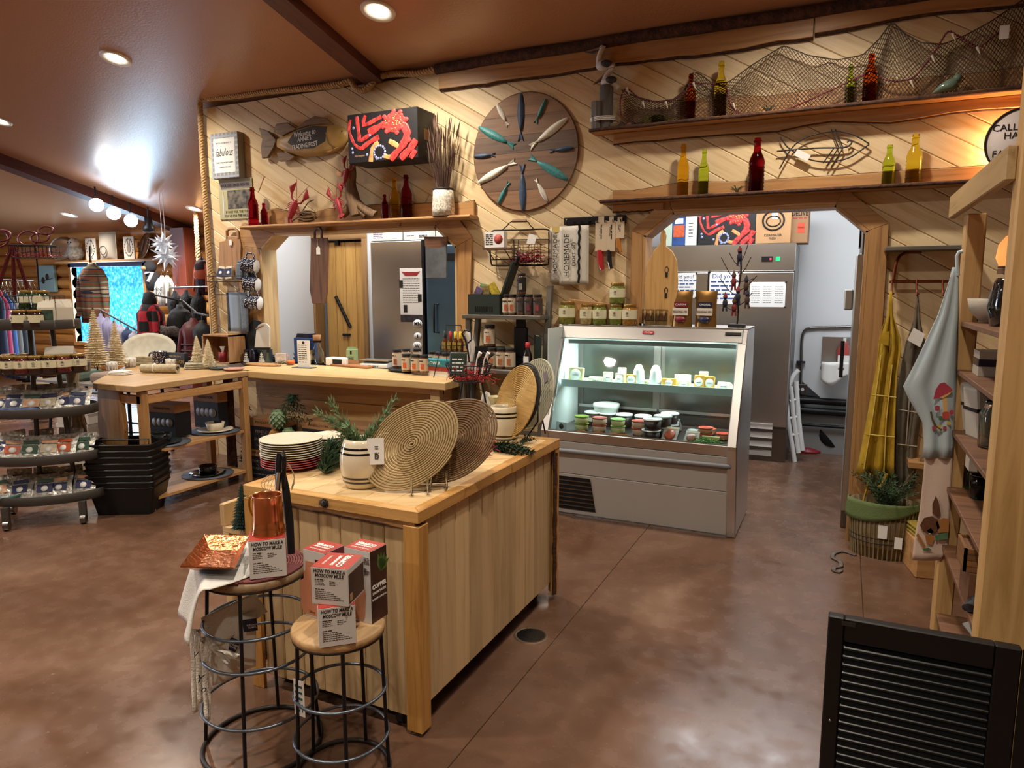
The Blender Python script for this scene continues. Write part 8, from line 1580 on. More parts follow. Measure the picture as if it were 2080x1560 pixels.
tentbag(onrack(3, .35, -.25)+V((0, 0, 0)), RA, .09, .17, 'small white bag behind the jam jars, left one'); tentbag(onrack(3, .62, -.25), RA, .09, .17, 'small white bag behind the jam jars, right one')
q = onrack(4, .05, -.1)+V((0, 0, .12)); t = T('wire_basket', 'black wire basket with two large jars over the top tray', 'basket', q, RA)
def wb(t, a, b_, z0, z1):
 B().tube([(-a, -b_, z1), (a, -b_, z1), (a, b_, z1), (-a, b_, z1)], .004, 5, True).build('rim', BLACK, t); bb = B()
 for k in range(11): x = -a+2*a*k/10; bb.tube([(x, -b_, z1), (x, -b_, z0), (x, b_, z0), (x, b_, z1)], .002, 4)
 for z in (z0, (z0+z1)/2): bb.tube([(-a, -b_, z), (a, -b_, z), (a, b_, z), (-a, b_, z)], .002, 4, True)
 bb.build('wires', BLACK, t)
wb(t, .15, .1, 0.002, .09); B().tube([(0, .1, .08), (0, .11, .3), (0, .1, .42)], .006, 6).build('post', BLACK, t)
for k, x in enumerate((-.07, .07)): jar(q+V((x, -.0, .006)), .06, .12, '1E3A22', 'large green jar in the wire basket, %s one' % ('left', 'right')[k], 'jars in the wire basket')
t = T('hanging_basket', 'small black wire basket with red filling at the rack top', 'basket', q+V((.05, 0, .34)), RA); wb(t, .12, .08, 0.002, .08); o = shred(B(), (0, 0, 0), .2, .13, .06, 90, seed=21).build('red_filling', REDS, t)
t = T('ribbon_bow', 'large dark red glitter bow on top of the rack', 'bow', q+V((-.14, -.02, .44)), RA); GLT = mat('glitter_red', '5A1A22', .35, .3, var=.6, vs=90)
for (cx, cz_, r, s) in ((-.1, .03, .075, 1), (.09, .035, .06, 1), (.16, .04, .055, .7), (-.07, .05, .06, .8), (.2, .09, .045, .8)): B().tube([(cx+r*math.cos(k*PI/10), .02*math.sin(k*PI/10), cz_+r*.8*s*math.sin(k*PI/10)) for k in range(20)], .007, 5, True).build('loop', GLT, t)
for (x, z) in ((-.12, -.32), (-.02, -.36), (.06, -.3)): B().tube(spline([(0, 0, 0), (x*.4, -.01, z*.4), (x, 0, z)], .03), .013, 5, ry=.4).build('tail', GLT, t)
# ================= side table with shelves =================
tx0, tx1, ty0, ty1 = -4.95, -4.43, 3.26, 4.34; sd = T('side_table', 'honey wood side table with open shelves beside the counter', 'table', (0, 0, 0)); TW = wood('honey_x', 'C9A676', '967045', 'y', .45, 1, knots=.04)
B().prism([(tx0, ty0+.06), (tx0+.08, ty0), (tx1, ty0), (tx1, ty1), (tx0-.95, ty1)], 'z', KZ-.045, KZ).build('top', TW, sd, bev=.004, fix=True)
P = [(tx0+.03, 0), (tx0+.30, 0), (tx0+.26, .3), (tx0+.31, .6), (tx0+.28, KZ-.05), (tx0+.05, KZ-.05), (tx0+.02, .6), (tx0+.06, .3)]; B().prism(P, 'y', ty0+.05, ty0+.09).build('slab_leg', TRIMz, sd, bev=.004, fix=True)
for (x, y) in ((tx1-.07, ty0+.06), (tx1-.06, ty1-.1), (tx0+.05, ty1-.1)): B().bx(x, x+.055, y, y+.055, 0, KZ-.05).build('post', TRIMz, sd, bev=.003)
B().bx(tx1-.06, tx1-.02, ty0+.08, ty1-.08, KZ-.14, KZ-.08).build('rail', TRIMy, sd, bev=.003); B().bx(tx0+.1, tx1-.03, ty0+.06, ty0+.1, KZ-.14, KZ-.08).build('rail', TRIMx, sd, bev=.003); B().bx(tx0+.1, tx1-.03, ty0+.06, ty0+.1, .38, .44).build('rail', TRIMx, sd, bev=.003)
for z in (.44, .10): B().bx(tx0+.05, tx1-.02, ty0+.1, ty1-.06, z-.02, z).build('shelf', TRIMy, sd)
SLT = mat('slate_grey2', '5C6470', .6, var=.2, vs=10)
def TT(x, y, z=KZ):
 p = aZ(x, y, z+.002)
 if p.y > 4.27: p = aY(x, y, 4.27); p.z = z+.002
 return p
for k, (x, y, z, lb) in enumerate(((325, 893, .44, 'near'), (415, 868, .44, 'far'), (420, 985, .10, 'low'))):
 p = V((tx1-.2, ty0+.35+.5*(k == 1)+.4*(k == 2), z)); one(B().lathe([(0, 0), (.19, 0), (.2, .008), (0, .01)], 26), 'slate_round', SLT, 'round grey slate on the side table shelf, %s one' % lb, 'slate', p, 0, 'round slates');
 ds = T('dish_set', ('dark grey bowl on plates on the near slate', 'cream bowl on a cream plate on the far slate', 'black bowl on black plates on the low slate')[k], 'dishes', p+V((.02, -.02, .011))); m_ = (mat('dark_dish', '2C3234', .3), CREAM, mat('black_dish', '0E0E12', .15, coat=.6))[k]
 B().lathe([(0, 0), (.08, 0), (.14, .012), (.138, .015), (.08, .006), (0, .006)], 28).build('plate', m_, ds); B().lathe([(0, .008), (.06, .008), (.075, .07), (.07, .07), (.055, .014), (0, .014)], 24).build('bowl', m_, ds)
NVB = mat('navy_carton', '20242C', .6)
def pbox(x, y, z, w_, d_, h_, label, rz=0, three=True, loc=None):
 t = T('dinnerware_box', label, 'box', loc if loc is not None else (x, y, z), rz, 'kraft and navy enamelware boxes'); B().bx(-w_/2, w_/2, -d_/2, d_/2, 0, h_*.74).build('lower_carton', NVB, t, bev=.002); B().bx(-w_/2-.001, w_/2+.001, -d_/2-.001, d_/2+.001, h_*.74, h_).build('kraft_lid', KRAFT, t, bev=.002)
 txt('PENDLETON', h_*.1, INK, t, (0, -d_/2-.002, h_*.87), width=w_*.6)
 if three: txt('PENDLETON\nCAMP\nENAMELWARE', h_*.13, mat('tan_ink', '8F8878', .6), t, (0, -d_/2-.001, h_*.45), width=w_*.72); dashes([(-w_*.3, w_*.3, h_*.12, h_*.03)], mat('tan_ink', '8F8878', .6), t).location = (0, -d_/2-.0005, 0)
 else:
  for q_ in range(4): B().lathe([(0, 0), (h_*.13, 0), (h_*.13, .001), (0, .001)], 18, M=Matrix.Translation((-w_*.27+w_*.18*q_, -d_/2-.0005-.0004*q_, h_*.45)) @ Matrix.Rotation(PI/2, 4, 'X')).build('plate_print', mat('plate_print', '8E8C88', .5), t)
 return t
pbox(tx0+.17, ty0+.55, .452, .26, .16, .26, 'navy box on the near shelf part of the side table', .1, False); pbox(tx0+.2, ty1-.16, .452, .28, .1, .3, 'navy box with plate picture on the far shelf part', 0, False)
fl0 = lambda x, y: aZ(x, y, 0)
pbox(0, 0, 0, .34, .2, .25, 'lower enamelware box on the floor under the counter', 0, True, V((-4.41, 4.48, .0)))
pbox(0, 0, 0, .33, .2, .27, 'upper enamelware box with navy front under the counter', 0, True, V((-4.35, 4.47, .252)))
for k, X in enumerate((-3.78, -3.42)): pbox(0, 0, 0, .33, .2, .24, 'dark dinnerware box under the counter, %s of two' % ('left', 'right')[k], 0, False, V((X, 4.47, .30)))
one(B().bx(-.4, .4, -.1, .1, 0, .298), 'floor_crate', PINEx, 'long pine crate under the dinnerware boxes', 'crate', (-3.6, 4.47, 0))
plant('fir_swag', 'dark green leafy swag hanging left of the enamelware boxes', (-4.60, 4.42, .62), [[(0, 0, 0), (.02, -.03, -.2), (-.02+.05*k, -.02, -.5)] for k in (-1, -.5, 0, .5, 1)], GREENS['cedar'], 40, .06, .012, 'swag'); one(B().bx(-.015, .015, -.001, .001, -.03, .02), 'price_tag', PAPER, 'little white tag on the leafy swag', 'tag', (-4.56, 4.36, .24))
p = V((-4.02, 4.36, .70)); plant('pine_cone_swag', 'green pine branch swag hanging under the counter', p, [[(0, 0, .05), (.08*k, -.02, -.05), (.16*k, -.02, -.16)] for k in (-1.2, -.6, -.2, .2, .6, 1.2)], GREENS['cedar'], 40, .07, .006, 'swag')
for k, (dx, dz, r, m_, lb) in enumerate(((-.1, -.15, .082, mat('cone_green', '5E7350', .6), 'large green'), (.0, -.28, .07, mat('cone_green', '5E7350', .6), 'smaller green'), (-.14, -.29, .06, mat('cone_orange', 'A8742E', .6), 'orange'))):
 t = T('artichoke_cone', '%s scaled cone ornament hanging under the counter' % lb, 'ornament', p+V((dx, -.07, dz)), 0, 'cone ornaments'); b = B(); b.ball((0, 0, 0), (r*.8, r*.8, r), 12, 10)
 for i in range(7):
  for j in range(9): a = j*2*PI/9+i*.35; zz_ = r*(.85-i*.27); rr = r*.82*math.sqrt(max(.05, 1-(zz_/r)**2)); d_ = V((math.cos(a), math.sin(a), 0)); s_ = V((-d_.y, d_.x, 0))*r*.24; b.add([d_*rr*.9+s_+V((0, 0, zz_+r*.16)), d_*rr*.9-s_+V((0, 0, zz_+r*.16)), d_*rr*1.18+V((0, 0, zz_-r*.14))], [(0, 2, 1)])
 b.build('scales', m_, t)
# ---- on the side table ----
TAN = mat('sisal', 'D8C6A2', .9, var=.15, vs=60); TANL = mat('sisal_light', 'E2D4B4', .9, var=.15, vs=60)
def BT(x, yb, yt, hw, lb, m_, trunk=.08): p = TT(x, yb); k = (p-O_).dot(F_)/FPX; brush('sisal_tree', lb, p, (yb-yt)*k, hw*k, m_, trunk, 26, 36, 'ornament', 'sisal bottle brush trees')
BT(198, 752, 625, 26, 'tallest sisal brush tree at the left of the side table', TAN); BT(238, 748, 652, 21, 'second tall sisal brush tree on the side table', TAN); BT(401, 722, 655, 15, 'small sisal tree on the wooden box', TANL); BT(424, 736, 675, 14, 'smallest sisal tree in a patterned pot', TANL)
BIRCH = wood('birch_strips', 'B8A88C', '6A543C', 'z', .8, 4, grain=2); q = V((tx0-.05, ty0-.06, .72)); t = T('birch_bundle', 'tied bundle of birch bark strips hanging at the table corner', 'bundle', q)
for k in range(22): a = k*2*PI/22; B().tube([(.055*math.cos(a), .04*math.sin(a), .36), (.035*math.cos(a), .028*math.sin(a), .22), (.04*math.cos(a), .03*math.sin(a), .05), (.07*math.cos(a), .05*math.sin(a), -.1-.03*(k % 3))], [.012, .008, .009, .012], 5).build('bark_strip', BIRCH, t)
p = TT(318, 745); mug(TT(326, 742), .062, .125, SPK, 'navy speckled mug on the side table beside the cloth roll', 3.4, hm=NAVYE); mug(TT(395, 737), .05, .06, SPK, 'low navy speckled cup behind the folded napkins', 2.2, hm=NAVYE)
t = T('platter', 'large oval floral platter leaning behind the tree ornaments', 'platter', TT(300, 728), 0, rot=(1.25, 0, .5)); B().lathe([(0, 0), (.2, 0), (.24, .012), (.236, .016), (.19, .006), (0, .006)], 34, (0, .14, 0), sx=1, sy=.62).build('platter', mat('platter_cream', 'C2BEAE', .4, var=.12, vs=18), t)
def folded(x, y, w_, d_, h_, m_, lb, rz=.4): t = T('folded_cloth', lb, 'cloth', TT(x, y), rz); [B().bx(-w_/2+.006*k, w_/2-.004*k, -d_/2+.004*k, d_/2, h_*k/3, h_*(k+1)/3-.002).build('fold', m_, t, bev=.006, seg=2) for k in range(3)]; return t
LINN = mat('natural_linen', 'A99F86', .9, var=.3, vs=25); folded(300, 715, .2, .14, .08, LINN, 'tied striped linen bundle behind the speckled mug'); folded(408, 748, .26, .16, .05, mat('toile_linen', '9E9884', .9, var=.5, vs=30), 'folded toile napkins at the table corner', .9); folded(245, 760, .16, .1, .03, PAPER, 'small pile of cream napkins at the near table edge', .2)
t = T('cloth_roll', 'rolled striped linen tied with a bow on the table edge', 'cloth roll', TT(325, 757), .35); B().tube([(-.15, 0, .035), (-.05, 0, .036), (.15, 0, .036)], [.034, .036, .038], 14).build('roll', mat('ticking_linen', 'B5AA90', .9, var=.25, vs=50), t); B().tube([(.152, .02*math.cos(k*.8)*(1-k/14), .036+.02*math.sin(k*.8)*(1-k/14)) for k in range(12)], .004, 5).build('roll_end', DARKM, t); B().tube([(-.04, .037*math.cos(k*PI/6), .036+.037*math.sin(k*PI/6)) for k in range(12)], .004, 5, True).build('ribbon', PAPER, t)
for k, (x, y, s, lb) in enumerate(((228, 752, 1.0, 'near the tall trees'), (265, 745, 1.1, 'between the trees and linen'), (300, 738, .9, 'behind the cloth roll'), (348, 745, 1.0, 'beside the speckled mug'))): t = T('ribbed_votive', 'white ribbed votive cup %s' % lb, 'cup', TT(x, y), 0, 'white ribbed votives'); B().lathe([(0, 0), (.035*s, 0), (.044*s, .07*s), (.04*s, .07*s), (.033*s, .008), (0, .008)], 20).build('cup', mat('frost_white', 'CDC9C2', .35), t); [B().cyl((.037*s*math.cos(a), .037*s*math.sin(a), .004), (.045*s*math.cos(a), .045*s*math.sin(a), .066*s), .004, 4).build('rib', PAPER, t) for a in [q_*PI/5 for q_ in range(10)]]
t = T('brand_sign', 'black block sign with gold letters on the side table', 'sign', TT(362, 735), -.05); B().bx(-.13, .11, -.02, .02, 0, .12).build('block', NVB, t, bev=.002); txt('PENDLETON', .045, mat('gold_ink', 'BFA46A', .5), t, (-.01, -.021, .045), width=.22); txt('WELCOME TO A', .018, mat('gold_ink', 'BFA46A', .5), t, (-.01, -.021, .09), width=.15)
t = T('open_crate', 'open wooden box with red utensil cup at the counter end', 'crate', (aY(458, 740, 4.72).x, 4.72, KZ), 0);
B().bx(-.17, .17, -.1, -.08+.18, 0, .012).bx(-.17, -.155, -.1, .1, 0, .26).bx(.155, .17, -.1, .1, 0, .26).bx(-.17, .17, -.1, .1, .245, .26).bx(-.17, .17, .085, .1, 0, .26).build('crate_boards', ACACIA, t)
q = V(t.location)+V((.04, -.06, .013)); t = T('utensil_cup', 'red cup holding little white spoons in the wooden box', 'cup', q); B().lathe([(0, 0), (.035, 0), (.04, .09), (.036, .09), (.03, .008), (0, .008)], 18).build('cup', mat('cup_red', '7E1F22', .4), t); [B().tube([(0, 0, .02), (.01*k, .0, .1), (.02*k, 0, .14)], [.003, .003, .012], 6).build('spoon', PAPER, t) for k in (-1, 0, 1)]
for k, (x, y, m_, lb) in enumerate(((475, 742, mat('rose_dish', 'B98A7C', .4), 'small rose dish on the counter end'), (447, 746, mat('slate_dish', '4A5052', .5), 'flat dark slate plate at the counter end'))): one(B().lathe([(0, 0), (.06, 0), (.085, .016), (.08, .018), (.055, .005), (0, .005)], 22), 'small_dish', m_, lb, 'dish', TT(x, y))
# ================= stack of black shopping baskets =================
bp = aZ(268, 1035); BP = mat('basket_black', '101012', .35); W6_ = ('lowest', 'second', 'third', 'fourth', 'fifth', 'sixth', 'topmost')
for k in range(7):
 t = T('shopping_basket', 'black shopping basket, %s in the nested stack' % W6_[k], 'basket', (bp.x, bp.y, .002+k*.045), .5, 'nested black shopping baskets'); h_ = .24; a0_, b0, a1, b1 = .19, .125, .235, .165
 rect = lambda a, b_, z, r=.03: [(sx*(a-r)+r*math.cos(th), sy*(b_-r)+r*math.sin(th), z) for sx, sy, t0 in ((1, 1, 0), (-1, 1, PI/2), (-1, -1, PI), (1, -1, 1.5*PI)) for th in (t0, t0+PI/4, t0+PI/2)]
 R0, R1 = rect(a0_, b0, 0), rect(a1, b1, h_); n_ = len(R0); b = B(); b.add(R0+R1, [(i, (i+1) % n_, n_+(i+1) % n_, n_+i) for i in range(n_)]+([tuple(range(n_))[::-1]] if k == 0 or k == 6 else [])).build('basket_wall', BP, t); B().tube(R1, .008, 6, True).build('rim', BP, t); B().tube(rect(a1-.004, b1-.004, h_-.04), .005, 5, True).build('lower_rim', BP, t)
 if k == 6: [B().tube([(-a1*.95, s*b1*.98, h_), (-a1*.9, s*b1*.75, h_+.035), (a1*.9, s*b1*.75, h_+.035), (a1*.95, s*b1*.98, h_)], .005, 6).build('handle', BP, t) for s in (-1, 1)]
# ================= clothes corner, far left =================
def LW(x, y, Y=LY-.12): return aY(x, y, Y)
wn = struct(T('window_1', 'bright window with frosted blue film', 'window')); del wn['category']
def filmmat():
 m, nt, p_ = newmat('blue_film'); co = coords(nt, rnd=False); n_ = N(nt, 'ShaderNodeTexNoise', Scale=22, Detail=6); nt.links.new(co, n_.inputs['Vector']); c_ = ramp(nt, n_.outputs[0], [(.35, srgb('1F86C0')), (.55, srgb('3FB4E0')), (.72, srgb('9FE0F4'))])
 nt.links.new(c_, p_.inputs['Emission Color']); nt.links.new(c_, p_.inputs['Base Color']); p_.inputs['Emission Strength'].default_value = 1.1; return m
B().bx(wx0, wx1, LY+.03, LY+.05, wz0, wz1).build('pane', filmmat(), wn)
for a, b_ in (((wx0-.06, wz0-.06), (wx1+.06, wz0)), ((wx0-.06, wz1-.05), (wx1+.06, wz1+.06)), ((wx0-.06, wz0), (wx0, wz1)), ((wx1, wz0), (wx1+.06, wz1))): B().bx(a[0], b_[0], LY-.08, LY+.04, a[1], b_[1]).build('frame', LOG if a[1] != wz1-.05 else mat('blue_blind', '2A3F78', .5), wn)
lamp('AREA', ((wx0+wx1)/2, LY-.02, (wz0+wz1)/2), 75, (.55, .78, 1), wx1-wx0, (-PI/2, 0, 0), sizey=wz1-wz0, name='window_light')
sz = LW(200, 528, LY-.3).z; sx0, sx1 = LW(112, 525, LY-.3).x, LW(318, 525, LY-.3).x
one(B().bx(sx0, sx1, LY-.32, LY-.07, sz-.03, sz), 'log_shelf', LIVE, 'long wooden shelf above the blue window', 'shelf', bev=.004)
def SP(x, Y=LY-.2): return V((LW(x, 520, Y).x, Y, sz+.001))
SILV = mat('silver_plate', 'B8B4AC', .15, 1)
for x, lb in ((127, 'left'), (297, 'right')): t = T('silver_platter', 'shiny silver platter tilted on the shelf, the %s one' % lb, 'platter', SP(x, LY-.15), 0, rot=(0, 0, .5 if x < 200 else -.3)); B().lathe([(0, 0), (.16, .0), (.21, .02), (.206, .024), (.155, .006), (0, .006)], 28, M=Matrix.Translation((0, 0, .21)) @ Matrix.Rotation(PI/2-.25, 4, 'X')).build('platter', SILV, t)
t = T('owl_plush', 'grey and white owl figure on the shelf', 'figurine', SP(154)); FUR = mat('owl_fur', '9A9690', .95, var=.4, vs=30, bmp=.8, bs=60); B().lathe([(0, 0), (.09, .01), (.13, .1), (.11, .2), (.07, .25), (0, .26)], 18).build('body', FUR, t); B().ball((0, -.01, .29), (.1, .09, .09), 16, 10).build('head', mat('owl_white', 'CFCBC4', .9), t); [B().ball((s*.035, -.095, .3), .013, 8, 6).build('eye', INK, t) for s in (-1, 1)]; B().tube([(0, -.09, .285), (0, -.115, .262)], [.014, .002], 6).build('beak', INK, t)
PILB = mat('sign_board_white', 'CFC9BE', .7)
def critter(t, z): B().ball((0, -.012, z), (.05, .004, .07), 14, 8).build('animal_print', mat('sketch_grey', '8A8278', .7), t); [B().tube([(s*.015, -.012, z+.06), (s*.025, -.012, z+.13)], [.012, .006], 6, ry=.3, flat=(0, 1, 0)).build('ear_print', mat('sketch_grey', '8A8278', .7), t) for s in (-1, 1)]
for x, lb in ((186, 'left of the pillow'), (264, 'right of the pillow')): t = T('wreath_plaque', 'white plaque with animal in a leaf wreath, %s' % lb, 'plaque', SP(x, LY-.22)); B().bx(-.125, .125, -.01, .012, 0, .36).build('board', PILB, t, bev=.003); critter(t, .17); b = B(); [b.ball((.095*math.cos(a), -.012, .19+.135*math.sin(a)), (.01, .003, .018), 6, 4) for a in [k*PI/9 for k in range(18)]]; b.build('wreath_print', DARKM, t)
t = T('rabbit_pillow', 'grey square pillow with rabbit outline on the shelf', 'pillow', SP(221, LY-.24)); B().sheet(lambda u, v: ((u-.5)*.4, -.07*(math.sin(u*PI)*math.sin(v*PI))**.45, v*.44), 14, 14).sheet(lambda u, v: ((.5-u)*.4, .06*(math.sin(u*PI)*math.sin(v*PI))**.45, v*.44), 14, 14).build('cushion', mat('pillow_grey', '8C857C', .95, bmp=.3, bs=200), t); B().tube([(.08*math.cos(k*PI/9)-.03, -.076, .15+.07*math.sin(k*PI/9)) for k in range(18)], .005, 5, True).build('rabbit_print', DARKM, t); B().tube([(-.2, 0, 0), (.2, 0, 0), (.2, 0, .44), (-.2, 0, .44)], .006, 5, True).build('piping', PILB, t)
p = LW(97, 565, LY-.1); t = T('owl_canvas', 'pale blue canvas with birds hanging on the log wall', 'picture', p); B().bx(-.22, .2, -.02, .04, -.24, .22).build('canvas', mat('canvas_teal', '8FB4BC', .7), t, bev=.004); [B().ball((x, -.022, z), (.05, .004, .06), 10, 6).build('bird_print', DARKM, t) for x, z in ((-.1, -.04), (.02, .02))]; B().tube([(-.2, -.022, -.06), (0, -.022, -.03), (.18, -.022, 0)], .006, 4).build('branch_print', DARKM, t)
# garments
def garment(x, yt, yb, hw, Y, m, label, kind='jacket', sleeves=True, dep=.13, hood=False, group='clothes at the log wall', m2=None, rz=0, nm=None):
 k = (aY(x, yt, Y)-O_).dot(F_)/FPX; p = aY(x, yb, Y); h = (yb-yt)*k; w_ = hw*k; t = T(nm or 'hanging_'+kind, label, kind, (p.x, Y, p.z), rz, group)
 lv = [(0, 0, 0), (0, .84, 1), (.3, .82, .8), (.6, .8, .4), (.76, .9, .2), (.85, .92, .1), (.9, .7, .05), (.95, .3, 0), (1, .24, 0), (1, 0, 0)]; b = B(); b.add([(w_*.8*r*math.cos(j*PI/16), min(dep, w_*r*.9)*(1-.35*(z > .8))*math.sin(j*PI/16)*(1+.16*f*math.sin(j*2.3)), z*h) for z, r, f in lv for j in range(32)], [(i*32+j, i*32+(j+1) % 32, i*32+32+(j+1) % 32, i*32+32+j) for i in range(9) for j in range(32)], True); b.build('torso', m, t)
 if sleeves: [B().tube([(s*w_*.5, 0, h*.86), (s*w_*.82, -.01, h*.72), (s*w_*.98, -.03, h*.4), (s*w_*1.02, -.05, h*.1)], [w_*.17, w_*.2, w_*.17, w_*.12], 10).build('sleeve', m2 or m, t) for s in (-1, 1)]
 if hood: B().lathe([(0, 0), (w_*.42, .02), (w_*.5, h*.12), (w_*.36, h*.26), (0, h*.3)], 16, (0, 0, h*.82), sy=.7).build('hood', hood, t)
 B().tube([(0, 0, h), (0, 0, h+.05), (.02, 0, h+.07), (.03, 0, h+.05)], .004, 5).build('hanger_hook', STEELD, t); return t
def checks(name, c1, c2, sc_, axis='xz'):
 m, nt, p_ = newmat(name); co = coords(nt, (1, .25, 1), rnd=False); ch = N(nt, 'ShaderNodeTexChecker', Scale=sc_); ch.inputs['Color1'].default_value = srgb(c1); ch.inputs['Color2'].default_value = srgb(c2); nt.links.new(co, ch.inputs['Vector']); nt.links.new(ch.outputs[0], p_.inputs['Base Color']); p_.inputs['Roughness'].default_value = .95; return m
def stripes(name, cols_, sc_):
 m, nt, p_ = newmat(name); co = coords(nt, (.4, .4, sc_), rnd=False); w2 = N(nt, 'ShaderNodeTexNoise', Scale=1.0, Detail=1); nt.links.new(co, w2.inputs['Vector']); r_ = ramp(nt, w2.outputs[0], [(.25+.5*i/len(cols_), srgb(c)) for i, c in enumerate(cols_)]); nt.nodes[-1].color_ramp.interpolation = 'CONSTANT'; nt.links.new(r_, p_.inputs['Base Color']); p_.inputs['Roughness'].default_value = .95; return m
garment(196, 533, 655, 42, 7.1, stripes('sweater_stripe', ['3E4436', 'A08C6C', '2E3440', '8A5236', '5A6450', 'B5A486', '3A3E48'], 16), 'striped wool jacket hanging before the blue window', dep=.16)
garment(312, 605, 735, 38, 6.3, checks('buffalo_plaid', 'A01E2C', '16110F', 7.5), 'red and black buffalo plaid hooded jacket', dep=.16, hood=mat('hood_black', '141214', .9), rz=-.3)
FURB = mat('black_fur', '1B191A', .95, var=.8, vs=30, bmp=1, bs=40)
t = garment(372, 618, 735, 34, 6.5, mat('coat_black', '121216', .8), 'black parka with dark fur collar', dep=.16); B().tube([(-.16, -.12, .36), (-.1, -.2, .42), (0, -.22, .40), (.1, -.2, .42), (.16, -.12, .36)], [.05, .07, .075, .07, .05], 10).build('fur_collar', mat('grey_fur', '4A423E', .95, var=.8, vs=40, bmp=1, bs=40), t)
for k, (x, yt) in enumerate(((362, 590), (385, 588), (408, 592))): garment(x, yt, 700, 20, 6.9, FURB, 'black fur coat on the rail, %s of three' % ('left', 'middle', 'right')[k], sleeves=False, dep=.24, nm='fur_coat')
t = garment(398, 645, 745, 30, 5.9, mat('puffer_maroon', '5A1F22', .5), 'maroon quilted puffer jacket beside the rope', dep=.16, rz=.3); w5 = .17; [B().tube([(w5*.86*math.cos(a), .13*math.sin(a), z) for a in [q_*PI/9 for q_ in range(18)]], .012, 5, True).build('quilt_seam', mat('puffer_seam', '3E1416', .6), t) for z in (.06, .13, .2, .27)]
garment(415, 650, 740, 24, 5.6, mat('vest_black', '15181C', .6), 'black puffer vest close behind the rope', sleeves=False, dep=.15)
t = garment(413, 522, 600, 18, 7.0, mat('shell_purple', '3A2634', .6), 'orange and purple shell jacket hanging by the post', m2=mat('shell_orange', 'B8552E', .6)); B().lathe([(.1, 0), (.125, .06), (.1, .12), (.04, .16)], 14, (0, 0, .22), sy=.9).build('orange_yoke', mat('shell_orange', 'B8552E', .6), t)
for k, (x, Y) in enumerate(((343, 7.0), (333, 6.9))): t = garment(x, 560, 622, 18, Y, mat('tee_white', 'C9C6BC', .9), 'white mini shirt with black letters' if k else 'plain white mini shirt behind the lettered one', 'shirt', dep=.06); k and txt('WINE\nSO', .07, INK, t, (0, -.075, .2))
t = T('moose_plush', 'dark plush animal with plaid scarf on the log wall', 'plush toy', LW(312, 592, 7.3)); B().lathe([(0, 0), (.09, .02), (.11, .15), (.08, .28), (0, .3)], 14).build('body', mat('plush_black', '1C1A1C', .95), t); B().ball((0, -.03, .36), (.09, .09, .09), 12, 8).build('head', mat('plush_black', '1C1A1C', .95), t); B().ball((-.03, -.11, .34), (.045, .05, .035), 10, 8).build('muzzle', mat('plush_tan', '8A6A4A', .95), t); B().tube([(-.08, -.06, .28), (0, -.11, .27), (.08, -.06, .28), (.04, -.11, .14)], .03, 6, ry=.4).build('scarf', mat('scarf_grey', '7A7A80', .9), t)
GREYV = mat('vest_lilac', '7E7890', .7)
for k in range(6): garment(212+k*13, 636+k*7, 740, 15, 6.6-.08*k, (GREYV, mat('vest_navy', '26345A', .7), mat('vest_pale', '9C9AA8', .7))[(0, 0, 0, 2, 1, 2)[k]], '%s padded vest, %s on the slanting rail' % (('lilac', 'lilac', 'lilac', 'pale', 'navy', 'pale')[k], W_[k]), 'vest', sleeves=False, dep=.16, rz=.6, group='vests on the slanting rail')
one(B().tube([aY(203, 629, 6.62), aY(290, 678, 6.15)], .012, 8), 'slanting_rail', DARKM, 'dark slanting clothes rail before the blue window', 'clothes rail')
one(B().tube([aY(300, 596, 6.35), aY(345, 606, 6.35), aY(372, 612, 6.5), aY(400, 636, 5.9), aY(425, 642, 5.5)], .012, 8), 'jacket_rail', DARKM, 'dark rail carrying the plaid and puffer jackets', 'clothes rail')
one(B().tube([aY(182, 500, 7.1), aY(183, 530, 7.1), V((aY(184, 650, 7.1).x, 7.1, 0))], .012, 8).lathe([(0, 0), (.22, 0), (.22, .015), (0, .02)], 20, (aY(184, 650, 7.1).x, 7.1, 0)), 'garment_stand', DARKM, 'slim pole stand behind the striped jacket', 'stand')
one(B().tube([aY(345, 584, 6.9), aY(428, 582, 6.9)], .014, 8), 'coat_rail', STEELD, 'steel coat rail over the black fur coats', 'clothes rail')
for k, (x, c_, lb) in enumerate(((6, '1E2A44', 'navy'), (16, '9A2848', 'pink'), (27, '2A4A80', 'blue'), (38, '5A564E', 'grey'), (50, '14141A', 'black'), (62, '101014', 'black fur')) ): garment(x, 585+k*4, 760+k*3, 20, 6.0+.12*k, mat('lg_'+c_, c_, .9), '%s garment on the far left rail' % lb, 'garment', sleeves=False, dep=.2, rz=.5, group='garments on the far left rail')
one(B().tube([aY(-40, 566, 6.3), aY(70, 570, 6.5)], .014, 8), 'hanger_rail', STEELD, 'steel rail with wire hangers at the far left', 'clothes rail')
for k in range(9): q = aY(4+k*8, 572, 6.3); one(B().tube([q, q+V((0, 0, -.04)), q+V((-.16, .05, -.14)), q+V((.16, -.05, -.14)), q+V((0, 0, -.04))], .004, 4), 'wire_hanger', SILV, 'bright wire hanger, %s along the far left rail' % (W_+('eighth', 'ninth'))[k], 'hanger', (0, 0, 0), 0, 'wire hangers')
t = garment(88, 765, 850, 30, 5.2, mat('beige_dress', '8C7A68', .9), 'beige skirt showing between the rack trays', 'skirt', sleeves=False, dep=.12)
for k in range(4): q = aZ(40, 865); t = T('shoe_box', 'white shoe box, %s in the floor stack' % ('lowest', 'second', 'third', 'top')[k], 'box', (-6.35+.02*k, 4.1, k*.13), .2, 'shoe boxes on the floor'); B().bx(-.17, .17, -.12, .12, 0, .095).build('box', PILB, t); B().bx(-.175, .175, -.125, .125, .09, .128).build('lid', CW, t); B().bx(-.05, .05, -.1265, -.125, .095, .12).build('box_label', mat('poster_red', '9A2A30', .6), t)
